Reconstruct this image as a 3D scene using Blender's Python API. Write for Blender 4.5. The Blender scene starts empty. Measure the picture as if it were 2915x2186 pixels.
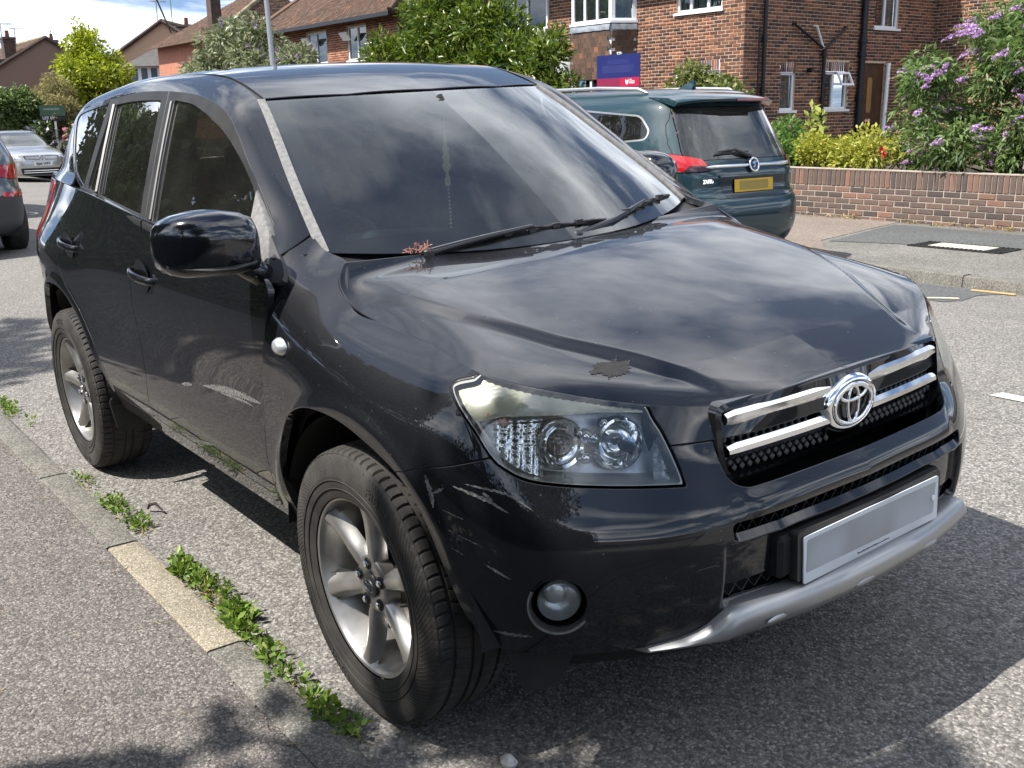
import bpy, math, random
import numpy as np
from mathutils import Vector, Matrix
R_ = math.radians
scene = bpy.context.scene
# ---------------- camera ----------------
CAM = np.array([2.12850541, -1.9538419, 1.55260254])
_yaw, _pit, _rol = R_(143.50332888), R_(-16.11876479), R_(-3.11240025)
_f = np.array([math.cos(_pit)*math.cos(_yaw), math.cos(_pit)*math.sin(_yaw), math.sin(_pit)])
_r = np.cross(_f, [0, 0, 1]); _r /= np.linalg.norm(_r); _u = np.cross(_r, _f)
ROAD_ROLL = R_(2.5)          # the road falls to the near kerb, so the parked car leans
_c, _s = math.cos(_rol), math.sin(_rol)
_r, _u = _c*_r + _s*_u, -_s*_r + _c*_u
_RX = np.array([[1, 0, 0], [0, math.cos(ROAD_ROLL), -math.sin(ROAD_ROLL)], [0, math.sin(ROAD_ROLL), math.cos(ROAD_ROLL)]])
CAM, _f, _r, _u = _RX @ CAM, _RX @ _f, _RX @ _r, _RX @ _u
cam = bpy.data.cameras.new('camera'); camo = bpy.data.objects.new('camera', cam)
scene.collection.objects.link(camo)
camo.matrix_world = Matrix([[_r[i], _u[i], -_f[i], CAM[i]] for i in range(3)] + [[0, 0, 0, 1]])
cam.sensor_width = 36; cam.lens = 2927.374 / 2915 * 36; cam.clip_start = .05; cam.clip_end = 1500
scene.camera = camo
# ---------------- sky ----------------
SUN = Vector((-.17, -.663, .972)).normalized()
w = bpy.data.worlds.new('World'); scene.world = w; w.use_nodes = True
nt = w.node_tree; nt.nodes.clear()
def wn(t, **k):
    n = nt.nodes.new(t)
    for a, b in k.items(): setattr(n, a, b)
    return n
sky = wn('ShaderNodeTexSky', sky_type='NISHITA', sun_disc=False, sun_elevation=math.asin(SUN.z),
         sun_rotation=math.atan2(SUN.x, SUN.y), air_density=1.0, dust_density=.6, ozone_density=1.4)
tc = wn('ShaderNodeTexCoord')
# look a little higher into the sky model so that the band over the roofs is clear blue, not haze
hv = wn('ShaderNodeVectorMath', operation='MULTIPLY_ADD'); hv.inputs[1].default_value = (1, 1, .85); hv.inputs[2].default_value = (0, 0, .22)
nt.links.new(tc.outputs['Generated'], hv.inputs[0])
hn = wn('ShaderNodeVectorMath', operation='NORMALIZE'); nt.links.new(hv.outputs[0], hn.inputs[0]); nt.links.new(hn.outputs[0], sky.inputs[0])
sep = wn('ShaderNodeSeparateXYZ'); nt.links.new(tc.outputs['Generated'], sep.inputs[0])
# clouds: fractal noise on a flat layer overhead (direction / height)
mz = wn('ShaderNodeMath', operation='MAXIMUM'); mz.inputs[1].default_value = 0.0
nt.links.new(sep.outputs[2], mz.inputs[0])
az = wn('ShaderNodeMath', operation='ADD'); az.inputs[1].default_value = .16; nt.links.new(mz.outputs[0], az.inputs[0])
dv = wn('ShaderNodeVectorMath', operation='DIVIDE'); nt.links.new(tc.outputs['Generated'], dv.inputs[0])
cb = wn('ShaderNodeCombineXYZ')
for i in range(3): nt.links.new(az.outputs[0], cb.inputs[i])
nt.links.new(cb.outputs[0], dv.inputs[1])
mp = wn('ShaderNodeMapping'); mp.inputs['Location'].default_value = (3.1, 1.7, 0); mp.inputs['Scale'].default_value = (1, 1, 0); mp.inputs['Rotation'].default_value = (0, 0, R_(36))
nt.links.new(dv.outputs[0], mp.inputs[0])
n1 = wn('ShaderNodeTexNoise'); n1.inputs['Scale'].default_value = .95; n1.inputs['Detail'].default_value = 9; n1.inputs['Roughness'].default_value = .58; n1.inputs['Distortion'].default_value = .35
nt.links.new(mp.outputs[0], n1.inputs['Vector'])
cr = wn('ShaderNodeValToRGB'); cr.color_ramp.elements[0].position = .455; cr.color_ramp.elements[1].position = .66
nt.links.new(n1.outputs['Fac'], cr.inputs[0])
n2 = wn('ShaderNodeTexNoise'); n2.inputs['Scale'].default_value = 2.3; n2.inputs['Detail'].default_value = 6; nt.links.new(mp.outputs[0], n2.inputs['Vector'])
cr2 = wn('ShaderNodeValToRGB'); cr2.color_ramp.elements[0].position = .3; cr2.color_ramp.elements[1].position = .75
cr2.color_ramp.elements[0].color = (9, 9.4, 10, 1); cr2.color_ramp.elements[1].color = (22, 22.2, 22.4, 1)
nt.links.new(n2.outputs['Fac'], cr2.inputs[0])
mx = wn('ShaderNodeMix', data_type='RGBA'); nt.links.new(cr.outputs[0], mx.inputs[0]); nt.links.new(sky.outputs[0], mx.inputs[6]); nt.links.new(cr2.outputs[0], mx.inputs[7])
bg = wn('ShaderNodeBackground'); bg.inputs['Strength'].default_value = .1
nt.links.new(mx.outputs[2], bg.inputs[0])
wo = wn('ShaderNodeOutputWorld'); nt.links.new(bg.outputs[0], wo.inputs[0])
# ---------------- sun ----------------
sl = bpy.data.lights.new('sun', 'SUN'); sl.energy = 4.8; sl.angle = R_(.55); sl.color = (1, .955, .89)
so = bpy.data.objects.new('sun', sl); scene.collection.objects.link(so)
so.rotation_euler = (-SUN).to_track_quat('-Z', 'Y').to_euler(); so.location = SUN * 60
vs = scene.view_settings; vs.view_transform = 'Standard'; vs.look = 'None'; vs.exposure = 0.9; vs.gamma = 1; vs.use_curve_mapping = False
scene.cycles.max_bounces = 10; scene.cycles.transparent_max_bounces = 24; scene.cycles.glossy_bounces = 5
scene.cycles.caustics_reflective = False; scene.cycles.caustics_refractive = False
# ================= tools =================
COL = scene.collection
random.seed(7); rng = np.random.default_rng(7)
MATS = {}
def mat(name, base=(.5, .5, .5), rough=.5, metal=0, var=0, vs=6, base2=None, bump=0, bs=60, coat=0, crough=.03, spec=.5,
        trans=0, ior=1.45, emis=None, estr=0, detail=4, bdist=.01, alpha=1, rvar=0, sheen=0, subs=0):
    """procedural principled material; base2/var mixes a second colour by noise, bump by fine noise"""
    if name in MATS: return MATS[name]
    m = bpy.data.materials.new(name); m.use_nodes = True; t = m.node_tree; b = t.nodes['Principled BSDF']
    i = b.inputs
    i['Base Color'].default_value = (*base, 1); i['Roughness'].default_value = rough; i['Metallic'].default_value = metal
    i['Coat Weight'].default_value = coat; i['Coat Roughness'].default_value = crough; i['Specular IOR Level'].default_value = spec
    i['Transmission Weight'].default_value = trans; i['IOR'].default_value = ior; i['Alpha'].default_value = alpha
    if subs: i['Subsurface Weight'].default_value = subs
    if emis: i['Emission Color'].default_value = (*emis, 1); i['Emission Strength'].default_value = estr
    if var or bump or base2 or rvar:
        tcn = t.nodes.new('ShaderNodeTexCoord')
    if base2 or var:
        n = t.nodes.new('ShaderNodeTexNoise'); n.inputs['Scale'].default_value = vs; n.inputs['Detail'].default_value = detail
        t.links.new(tcn.outputs['Object'], n.inputs['Vector'])
        r = t.nodes.new('ShaderNodeValToRGB'); r.color_ramp.elements[0].position = .35; r.color_ramp.elements[1].position = .68
        b2 = base2 if base2 else tuple(min(1, c*(1+var)) for c in base); b1 = base if base2 else tuple(c*(1-var) for c in base)
        r.color_ramp.elements[0].color = (*b1, 1); r.color_ramp.elements[1].color = (*b2, 1)
        t.links.new(n.outputs['Fac'], r.inputs[0]); t.links.new(r.outputs[0], i['Base Color'])
        if rvar:
            mr = t.nodes.new('ShaderNodeMapRange'); mr.inputs[3].default_value = max(0, rough-rvar); mr.inputs[4].default_value = min(1, rough+rvar)
            t.links.new(n.outputs['Fac'], mr.inputs[0]); t.links.new(mr.outputs[0], i['Roughness'])
    if bump:
        n = t.nodes.new('ShaderNodeTexNoise'); n.inputs['Scale'].default_value = bs; n.inputs['Detail'].default_value = 3
        t.links.new(tcn.outputs['Object'], n.inputs['Vector'])
        bn = t.nodes.new('ShaderNodeBump'); bn.inputs['Strength'].default_value = bump; bn.inputs['Distance'].default_value = bdist
        t.links.new(n.outputs['Fac'], bn.inputs['Height']); t.links.new(bn.outputs[0], i['Normal'])
    MATS[name] = m; return m
def glass(name, tint, ior=1.5, rough=0.0, dust=0.0):
    """thin sheet: tinted see-through + Fresnel mirror (+ a film of dust)"""
    if name in MATS: return MATS[name]
    m = bpy.data.materials.new(name); m.use_nodes = True; t = m.node_tree; t.nodes.clear()
    o = t.nodes.new('ShaderNodeOutputMaterial'); tr = t.nodes.new('ShaderNodeBsdfTransparent'); tr.inputs[0].default_value = (*tint, 1)
    g = t.nodes.new('ShaderNodeBsdfGlossy'); g.inputs['Roughness'].default_value = rough; g.inputs[0].default_value = (.95, .98, 1, 1)
    fr = t.nodes.new('ShaderNodeFresnel'); fr.inputs[0].default_value = ior
    mu = t.nodes.new('ShaderNodeMath'); mu.operation = 'MULTIPLY'; mu.inputs[1].default_value = 1.75; mu.use_clamp = True   # two faces of the pane
    t.links.new(fr.outputs[0], mu.inputs[0])
    mx = t.nodes.new('ShaderNodeMixShader'); t.links.new(mu.outputs[0], mx.inputs[0]); t.links.new(tr.outputs[0], mx.inputs[1]); t.links.new(g.outputs[0], mx.inputs[2])
    last = mx
    if dust:
        df = t.nodes.new('ShaderNodeBsdfDiffuse'); df.inputs[0].default_value = (.42, .41, .38, 1)
        tcn = t.nodes.new('ShaderNodeTexCoord'); n = t.nodes.new('ShaderNodeTexNoise'); n.inputs['Scale'].default_value = 5; n.inputs['Detail'].default_value = 8
        t.links.new(tcn.outputs['Object'], n.inputs[0])
        mr = t.nodes.new('ShaderNodeMapRange'); mr.inputs[1].default_value = .3; mr.inputs[2].default_value = .75; mr.inputs[3].default_value = dust*.35; mr.inputs[4].default_value = dust
        t.links.new(n.outputs['Fac'], mr.inputs[0])
        m2 = t.nodes.new('ShaderNodeMixShader'); t.links.new(mr.outputs[0], m2.inputs[0]); t.links.new(mx.outputs[0], m2.inputs[1]); t.links.new(df.outputs[0], m2.inputs[2]); last = m2
    t.links.new(last.outputs[0], o.inputs[0]); MATS[name] = m; return m
def tagp(o, label=None, cat=None, group=None, kind=None):
    if label: o['label'] = label
    if cat: o['category'] = cat
    if group: o['group'] = group
    if kind: o['kind'] = kind
    return o
def thing(name, label, cat, loc=(0, 0, 0), rz=0, group=None):
    o = bpy.data.objects.new(name, None); COL.objects.link(o); o.empty_display_size = .2
    o.location = loc; o.rotation_euler = (0, 0, rz)
    return tagp(o, label, cat, group)
def link(name, me, parent=None):
    o = bpy.data.objects.new(name, me); COL.objects.link(o)
    if parent is not None: o.parent = parent
    return o
def copy_tree(o, parent=None):
    c = o.copy(); COL.objects.link(c); c.parent = parent
    for ch in list(o.children): copy_tree(ch, c)
    return c
class MB:
    """collects verts / faces; build() links them as one mesh object"""
    def __init__(s): s.v = []; s.f = []; s.mi = []; s.cur = 0
    def add(s, V, F):
        n = len(s.v); s.v += [tuple(map(float, p)) for p in V]
        for p in F: s.f.append(tuple(i + n for i in p)); s.mi.append(s.cur)
        return s
    def box(s, c, d, rot=None, bev=0):
        x, y, z = d[0]/2, d[1]/2, d[2]/2
        if bev:
            b = min(bev, x*.9, y*.9, z*.9); V = []
            for sx in (-1, 1):
                for sy in (-1, 1):
                    for sz in (-1, 1):
                        V += [(sx*(x-b), sy*(y-b), sz*z), (sx*(x-b), sy*y, sz*(z-b)), (sx*x, sy*(y-b), sz*(z-b))]
            idx = lambda sx, sy, sz, k: ((sx > 0)*4 + (sy > 0)*2 + (sz > 0))*3 + k
            F = []
            for sz in (-1, 1):
                q = [idx(-1, -1, sz, 0), idx(1, -1, sz, 0), idx(1, 1, sz, 0), idx(-1, 1, sz, 0)]; F.append(q if sz > 0 else q[::-1])
            for sy in (-1, 1):
                q = [idx(-1, sy, -1, 1), idx(1, sy, -1, 1), idx(1, sy, 1, 1), idx(-1, sy, 1, 1)]; F.append(q if sy < 0 else q[::-1])
            for sx in (-1, 1):
                q = [idx(sx, -1, -1, 2), idx(sx, 1, -1, 2), idx(sx, 1, 1, 2), idx(sx, -1, 1, 2)]; F.append(q if sx > 0 else q[::-1])
            for sy in (-1, 1):
                for sz in (-1, 1):
                    q = [idx(-1, sy, sz, 0), idx(1, sy, sz, 0), idx(1, sy, sz, 1), idx(-1, sy, sz, 1)]; F.append(q if sy*sz < 0 else q[::-1])
            for sx in (-1, 1):
                for sz in (-1, 1):
                    q = [idx(sx, -1, sz, 0), idx(sx, 1, sz, 0), idx(sx, 1, sz, 2), idx(sx, -1, sz, 2)]; F.append(q if sx*sz > 0 else q[::-1])
                for sy in (-1, 1):
                    q = [idx(sx, sy, -1, 1), idx(sx, sy, 1, 1), idx(sx, sy, 1, 2), idx(sx, sy, -1, 2)]; F.append(q if sx*sy < 0 else q[::-1])
            for sx in (-1, 1):
                for sy in (-1, 1):
                    for sz in (-1, 1):
                        q = [idx(sx, sy, sz, 0), idx(sx, sy, sz, 1), idx(sx, sy, sz, 2)]; F.append(q if sx*sy*sz < 0 else q[::-1])
        else:
            V = [(a*x, b*y, e*z) for a in (-1, 1) for b in (-1, 1) for e in (-1, 1)]
            F = [(0, 1, 3, 2), (4, 6, 7, 5), (0, 4, 5, 1), (2, 3, 7, 6), (0, 2, 6, 4), (1, 5, 7, 3)]
        if rot is not None: V = [tuple(rot @ Vector(p)) for p in V]
        return s.add([(p[0]+c[0], p[1]+c[1], p[2]+c[2]) for p in V], F)
    def tube(s, path, r, n=8, cap=True, up=None):
        P = [np.array(p, float) for p in path]; m = len(P)
        rr = r if hasattr(r, '__len__') else [r]*m
        V = []; pu = None
        for i in range(m):
            t = P[min(i+1, m-1)] - P[max(i-1, 0)]; t = t/(np.linalg.norm(t)+1e-12)
            if pu is None:
                a = np.array([0, 0, 1.]) if abs(t[2]) < .9 else np.array([1., 0, 0]); pu = np.cross(t, a)
            pu = pu - t*(pu@t); pu /= np.linalg.norm(pu)+1e-12; q = np.cross(t, pu)
            for k in range(n):
                an = 2*math.pi*k/n; V.append(P[i] + rr[i]*(math.cos(an)*pu + math.sin(an)*q))
        F = [(i*n+k, i*n+(k+1) % n, (i+1)*n+(k+1) % n, (i+1)*n+k) for i in range(m-1) for k in range(n)]
        if cap: F += [tuple(range(n))[::-1], tuple((m-1)*n+k for k in range(n))]
        return s.add(V, F)
    def lathe(s, prof, n=32, M=None, closed=False, a0=0, a1=2*math.pi):
        """profile (r, h) turned about local z; M maps to place"""
        full = abs(a1-a0-2*math.pi) < 1e-6; m = len(prof); V = []
        k_ = n if full else n+1
        for k in range(k_):
            a = a0+(a1-a0)*k/n
            for r, h in prof: V.append(Vector((r*math.cos(a), r*math.sin(a), h)))
        if M is not None: V = [M @ p for p in V]
        F = []
        for k in range(n):
            k2 = (k+1) % k_
            for j in range(m-1 + (1 if closed else 0)):
                j2 = (j+1) % m; F.append((k*m+j, k2*m+j, k2*m+j2, k*m+j2))
        return s.add(V, F)
    def prism(s, poly, d, M=None, z0=0):
        """2-D polygon (ccw) extruded from z0 to z0+d in local z"""
        n = len(poly); V = [Vector((p[0], p[1], z0)) for p in poly] + [Vector((p[0], p[1], z0+d)) for p in poly]
        if M is not None: V = [M @ p for p in V]
        F = [tuple(range(n))[::-1], tuple(range(n, 2*n))] + [(i, (i+1) % n, n+(i+1) % n, n+i) for i in range(n)]
        return s.add(V, F)
    def loft(s, rings, closed=True, cap=True):
        n = len(rings[0]); V = [p for r in rings for p in r]; F = []
        for i in range(len(rings)-1):
            for k in range(n if closed else n-1): F.append((i*n+k, i*n+(k+1) % n, (i+1)*n+(k+1) % n, (i+1)*n+k))
        if cap and closed: F += [tuple(range(n))[::-1], tuple((len(rings)-1)*n+k for k in range(n))]
        return s.add(V, F)
    def quad(s, a, b, c, d): return s.add([a, b, c, d], [(0, 1, 2, 3)])
    def mesh(s, name, mats, smooth=30):
        me = bpy.data.meshes.new(name); me.from_pydata(s.v, [], s.f); me.update()
        for m in (mats if isinstance(mats, (list, tuple)) else [mats]): me.materials.append(m)
        if any(s.mi): me.polygons.foreach_set('material_index', s.mi)
        if smooth:
            me.shade_smooth(); me.set_sharp_from_angle(angle=R_(smooth))
        return me
    def build(s, name, mats, parent=None, smooth=30):
        return link(name, s.mesh(name, mats, smooth), parent)
def sh_obj(name, sh, m, parent=None, normals=True):
    me = bpy.data.meshes.new(name); me.from_pydata(sh.V.tolist(), [], [tuple(int(i) for i in p) for p in sh.F]); me.update()
    for q in (m if isinstance(m, (list, tuple)) else [m]): me.materials.append(q)
    me.shade_smooth()
    if normals: me.normals_split_custom_set_from_vertices([tuple(n) for n in sh.N])
    return link(name, me, parent)
def text_mesh(txt, size, depth=0.0, bold=0.0, align='CENTER'):
    cu = bpy.data.curves.new('lettering', 'FONT'); cu.body = txt; cu.size = size; cu.extrude = depth; cu.offset = bold; cu.resolution_u = 3
    cu.align_x = align; cu.align_y = 'CENTER'
    o = bpy.data.objects.new('lettering', cu); COL.objects.link(o); bpy.context.view_layer.update()
    dg = bpy.context.evaluated_depsgraph_get(); me = bpy.data.meshes.new_from_object(o.evaluated_get(dg))
    bpy.data.objects.remove(o); bpy.data.curves.remove(cu); return me
def frame(o, x, y, z=None):
    x = Vector(x).normalized(); y = Vector(y); y = (y - x*(y@x)).normalized(); z = x.cross(y)
    return Matrix([[x[i], y[i], z[i], o[i]] for i in range(3)] + [[0, 0, 0, 1]])
# ---- numeric surface toolkit -------------------------------------------------
def nat_spline(t, P):
    """natural cubic through P (n,k) at t; returns eval function"""
    t = np.asarray(t, float); P = np.asarray(P, float); n = len(t)
    h = np.diff(t); A = np.zeros((n, n)); b = np.zeros((n,) + P.shape[1:])
    A[0, 0] = A[-1, -1] = 1
    for i in range(1, n - 1):
        A[i, i-1] = h[i-1]; A[i, i] = 2 * (h[i-1] + h[i]); A[i, i+1] = h[i]
        b[i] = 3 * ((P[i+1] - P[i]) / h[i] - (P[i] - P[i-1]) / h[i-1])
    c = np.linalg.solve(A, b.reshape(n, -1)).reshape(b.shape)
    def ev(x):
        x = np.asarray(x, float)
        i = np.clip(np.searchsorted(t, x) - 1, 0, n - 2)
        d = (x - t[i]).reshape((-1,) + (1,) * (P.ndim - 1))
        hi = h[i].reshape(d.shape)
        bb = (P[i+1] - P[i]) / hi - hi * (2 * c[i] + c[i+1]) / 3
        dd = (c[i+1] - c[i]) / (3 * hi)
        return P[i] + bb * d + c[i] * d**2 + dd * d**3
    return ev
def chord(P):
    d = np.linalg.norm(np.diff(P, axis=0), axis=-1)
    return np.r_[0, np.cumsum(d)]
def curve(P, n):
    P = np.asarray(P, float); t = chord(P)
    return nat_spline(t, P)(np.linspace(0, t[-1], n))
def surf_grid(nodes, nu, nv, blend=0.0):
    """nodes (R,C,3): splined along C (nu samples) then along R (nv) -> V (nv,nu,3), N"""
    nodes = np.asarray(nodes, float); R, C = nodes.shape[:2]
    tc = np.mean([chord(nodes[r]) / chord(nodes[r])[-1] for r in range(R)], axis=0)
    tr = np.mean([chord(nodes[:, c]) / max(chord(nodes[:, c])[-1], 1e-9) for c in range(C)], axis=0)
    A = nat_spline(tc, nodes.transpose(1, 0, 2))(np.linspace(0, 1, nu))
    B = nat_spline(tr, A.transpose(1, 0, 2))(np.linspace(0, 1, nv))
    du = np.gradient(B, axis=1); dv = np.gradient(B, axis=0)
    N = np.cross(du, dv); N /= np.linalg.norm(N, axis=-1, keepdims=True) + 1e-12
    return B, N
class Sh:
    """polygon shell with per-vertex normals"""
    def __init__(s, V=None, N=None, F=None):
        s.V = np.zeros((0, 3)) if V is None else np.asarray(V, float)
        s.N = np.zeros((0, 3)) if N is None else np.asarray(N, float)
        s.F = [] if F is None else F
    @staticmethod
    def grid(B, N):
        nv, nu = B.shape[:2]
        F = [(j*nu+i, j*nu+i+1, (j+1)*nu+i+1, (j+1)*nu+i) for j in range(nv-1) for i in range(nu-1)]
        return Sh(B.reshape(-1, 3), N.reshape(-1, 3), F)
    def copy(s): return Sh(s.V.copy(), s.N.copy(), list(s.F))
    def clip(s, f):
        """keep the side where scalar f(vertex) >= 0"""
        f = np.asarray(f, float); f = np.where(np.abs(f) < 1e-7, 1e-7, f)
        V = list(s.V); N = list(s.N); cache = {}; out = []
        pos = f > 0
        for p in s.F:
            k = [pos[i] for i in p]
            if all(k): out.append(p); continue
            if not any(k): continue
            q = []
            for a, b in zip(p, p[1:] + p[:1]):
                if pos[a]: q.append(a)
                if pos[a] != pos[b]:
                    e = (a, b) if a < b else (b, a)
                    if e not in cache:
                        t = f[e[0]] / (f[e[0]] - f[e[1]])
                        v = s.V[e[0]] * (1-t) + s.V[e[1]] * t
                        n = s.N[e[0]] * (1-t) + s.N[e[1]] * t
                        cache[e] = len(V); V.append(v); N.append(n / (np.linalg.norm(n) + 1e-12))
                    q.append(cache[e])
            if len(q) > 2: out.append(tuple(q))
        used = sorted({i for p in out for i in p}); m = {o: i for i, o in enumerate(used)}
        if not used: return Sh()
        return Sh(np.array(V)[used], np.array(N)[used], [tuple(m[i] for i in p) for p in out])
    def offset(s, d): return Sh(s.V + s.N * d, s.N.copy(), list(s.F))
    def flip(s): return Sh(s.V.copy(), -s.N, [p[::-1] for p in s.F])
    def mirror(s):
        m = np.array([1, -1, 1.]); return Sh(s.V * m, s.N * m, [p[::-1] for p in s.F])
    def __add__(s, o):
        n = len(s.V)
        return Sh(np.vstack([s.V, o.V]), np.vstack([s.N, o.N]), s.F + [tuple(i+n for i in p) for p in o.F])
    def border(s):
        cnt = {}
        for p in s.F:
            for a, b in zip(p, p[1:] + p[:1]): cnt[(a, b)] = 1
        return [(a, b) for (a, b) in cnt if (b, a) not in cnt]
    def flange(s, d=.014, lip=.0025):
        """edge rounding lip then inward return along the border"""
        E = s.border(); ids = sorted({i for e in E for i in e})
        if not ids: return s
        # outward tangent at border verts
        T = {i: np.zeros(3) for i in ids}
        for a, b in E:
            t = s.V[b] - s.V[a]; l = np.linalg.norm(t)
            if l < 1e-9: continue
            o = np.cross(t / l, s.N[a] + s.N[b])
            T[a] += o; T[b] += o
        n0 = len(s.V); V = []; N = []; m1 = {}; m2 = {}; m3 = {}
        for k, i in enumerate(ids):
            t = T[i] / (np.linalg.norm(T[i]) + 1e-9)
            n = s.N[i]
            V += [s.V[i] + t*lip*.75 - n*lip*.45, s.V[i] + t*lip - n*lip*1.2, s.V[i] + t*lip - n*d]
            nn = (n + t); nn /= np.linalg.norm(nn)
            N += [nn, t, t]
            m1[i], m2[i], m3[i] = n0+3*k, n0+3*k+1, n0+3*k+2
        F = []
        for a, b in E:
            F += [(b, a, m1[a], m1[b]), (m1[b], m1[a], m2[a], m2[b]), (m2[b], m2[a], m3[a], m3[b])]
        return Sh(np.vstack([s.V, V]), np.vstack([s.N, N]), s.F + F)
def sdist(P2, poly, closed=True):
    """signed distance (+ inside) of points P2 (n,2) to polygon"""
    P2 = np.asarray(P2, float); Q = np.asarray(poly, float)
    A = Q; B = np.roll(Q, -1, axis=0)
    if not closed: A, B = Q[:-1], Q[1:]
    out = np.full(len(P2), 1e9); ins = np.zeros(len(P2), bool)
    for a, b in zip(A, B):
        ab = b - a; L = ab @ ab + 1e-15
        t = np.clip(((P2 - a) @ ab) / L, 0, 1)
        d = np.linalg.norm(P2 - a - t[:, None] * ab, axis=1)
        out = np.minimum(out, d)
        c = (a[1] > P2[:, 1]) != (b[1] > P2[:, 1])
        with np.errstate(divide='ignore', invalid='ignore'):
            xi = (b[0]-a[0]) * (P2[:, 1]-a[1]) / (b[1]-a[1] + 1e-15) + a[0]
        ins ^= c & (P2[:, 0] < xi)
    return np.where(ins, out, -out) if closed else out
def smooth_poly(P, n=8, closed=True):
    """Catmull-Rom refine of a 2-D polygon"""
    P = np.asarray(P, float); m = len(P); out = []
    for i in range(m if closed else m - 1):
        p0, p1, p2, p3 = (P[(i-1) % m], P[i], P[(i+1) % m], P[(i+2) % m]) if closed else (P[max(i-1,0)], P[i], P[i+1], P[min(i+2,m-1)])
        for k in range(n):
            t = k / n
            out.append(.5*((2*p1)+(-p0+p2)*t+(2*p0-5*p1+4*p2-p3)*t*t+(-p0+3*p1-3*p2+p3)*t**3))
    if not closed: out.append(P[-1])
    return np.array(out)
def round_poly(P, r, n=5):
    """polygon with filleted corners"""
    P = np.asarray(P, float); m = len(P); out = []
    rr = r if hasattr(r, '__len__') else [r] * m
    for i in range(m):
        a, b, c = P[i-1], P[i], P[(i+1) % m]
        u = a - b; v = c - b; lu = np.linalg.norm(u); lv = np.linalg.norm(v)
        k = min(rr[i], lu*.48, lv*.48)
        p, q = b + u/lu*k, b + v/lv*k
        for j in range(n+1):
            t = j / n; out.append((1-t)**2*p + 2*t*(1-t)*b + t*t*q)
    return np.array(out)
# ---- main car: control nets (metres; x forward from front axle, y = half width, z up) ----
def _cols(C): return np.array(C, float).transpose(1, 0, 2)      # list of columns -> rows
FEN = [  # front wing + front end, columns run forward then round to the centre line; rows run up
 [(-.70,.835,.385),(-.70,.864,.47),(-.70,.888,.585),(-.70,.884,.72),(-.70,.884,.86),(-.70,.882,.985),(-.69,.832,1.15),(-.68,.734,1.306),(-.69,.646,1.352)],
 [(-.48,.836,.385),(-.48,.866,.47),(-.48,.889,.585),(-.48,.887,.72),(-.48,.887,.86),(-.48,.883,.975),(-.48,.852,1.078),(-.475,.784,1.165),(-.49,.690,1.218)],
 [(-.37,.84,.385),(-.37,.868,.47),(-.37,.891,.585),(-.37,.892,.72),(-.37,.891,.86),(-.37,.884,.952),(-.37,.853,1.038),(-.37,.790,1.108),(-.37,.702,1.156)],
 [(-.26,.843,.385),(-.26,.871,.47),(-.26,.894,.585),(-.26,.898,.72),(-.26,.894,.852),(-.26,.885,.933),(-.26,.854,1.003),(-.26,.796,1.066),(-.258,.703,1.130)],
 [(-.155,.848,.385),(-.155,.874,.47),(-.155,.897,.585),(-.155,.902,.72),(-.155,.899,.838),(-.155,.886,.914),(-.155,.857,.974),(-.155,.812,1.017),(-.155,.758,1.050)],
 [(-.03,.85,.383),(-.03,.876,.47),(-.03,.899,.585),(-.03,.905,.71),(-.03,.900,.815),(-.03,.886,.893),(-.03,.855,.950),(-.03,.809,.991),(-.03,.755,1.021)],
 [(.10,.85,.38),(.10,.876,.47),(.10,.899,.585),(.10,.905,.70),(.10,.899,.80),(.10,.884,.876),(.10,.852,.932),(.10,.805,.974),(.10,.7485,1.007)],
 [(.25,.847,.36),(.25,.872,.45),(.25,.894,.565),(.25,.899,.68),(.25,.893,.775),(.25,.877,.85),(.25,.847,.908),(.25,.804,.951),(.24,.746,.991)],
 [(.435,.826,.33),(.445,.852,.425),(.455,.870,.53),(.45,.873,.645),(.44,.866,.745),(.428,.850,.82),(.42,.826,.882),(.41,.794,.930),(.40,.750,.969)],
 [(.58,.735,.305),(.60,.764,.41),(.617,.782,.53),(.613,.780,.645),(.595,.762,.735),(.573,.737,.81),(.56,.715,.862),(.55,.698,.906),(.535,.677,.943)],
 [(.67,.60,.30),(.70,.62,.405),(.72,.632,.53),(.718,.63,.64),(.695,.612,.725),(.672,.592,.79),(.658,.576,.835),(.648,.563,.875),(.64,.55,.909)],
 [(.745,.43,.295),(.79,.435,.405),(.815,.436,.53),(.815,.434,.63),(.795,.425,.705),(.765,.412,.765),(.752,.40,.815),(.743,.392,.857),(.735,.385,.888)],
 [(.79,.21,.295),(.83,.21,.405),(.838,.21,.53),(.842,.21,.62),(.825,.21,.70),(.795,.21,.76),(.782,.21,.81),(.774,.21,.855),(.768,.20,.893)],
 [(.80,0,.295),(.84,0,.405),(.845,0,.53),(.85,0,.62),(.833,0,.70),(.803,0,.76),(.79,0,.81),(.783,0,.855),(.778,0,.897)],
]
def belt_z(x): return np.interp(x, [-3.5,-2.6,-2.0,-1.3,-.35,0], [1.265,1.262,1.238,1.180,1.104,1.08])
SIDE = []
for x, k, kt, bul in [(-3.30,-.125,-.20,0),(-3.10,-.062,-.158,0),(-2.90,-.022,-.112,.006),(-2.72,-.006,-.078,.012),(-2.56,0,-.055,.016),(-2.32,0,-.030,.013),(-2.05,0,-.013,.004),(-1.65,0,-.001,0),(-1.25,0,0,0),(-.9,0,0,0),(-.70,0,0,0),(-.48,0,0,0),(-.25,0,0,0)]:
    b = belt_z(x)
    SIDE.append([(x,.835+k,.385),(x,.864+k+bul*.5,.47),(x,.888+k+bul,.585),(x,.884+k+bul*1.3,.72),(x,.884+k+bul*1.1,.86),(x,.882+k+bul*.4,.985),(x,.868+k*.6+kt*.4,1.085),(x,.848+kt,b)])
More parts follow.
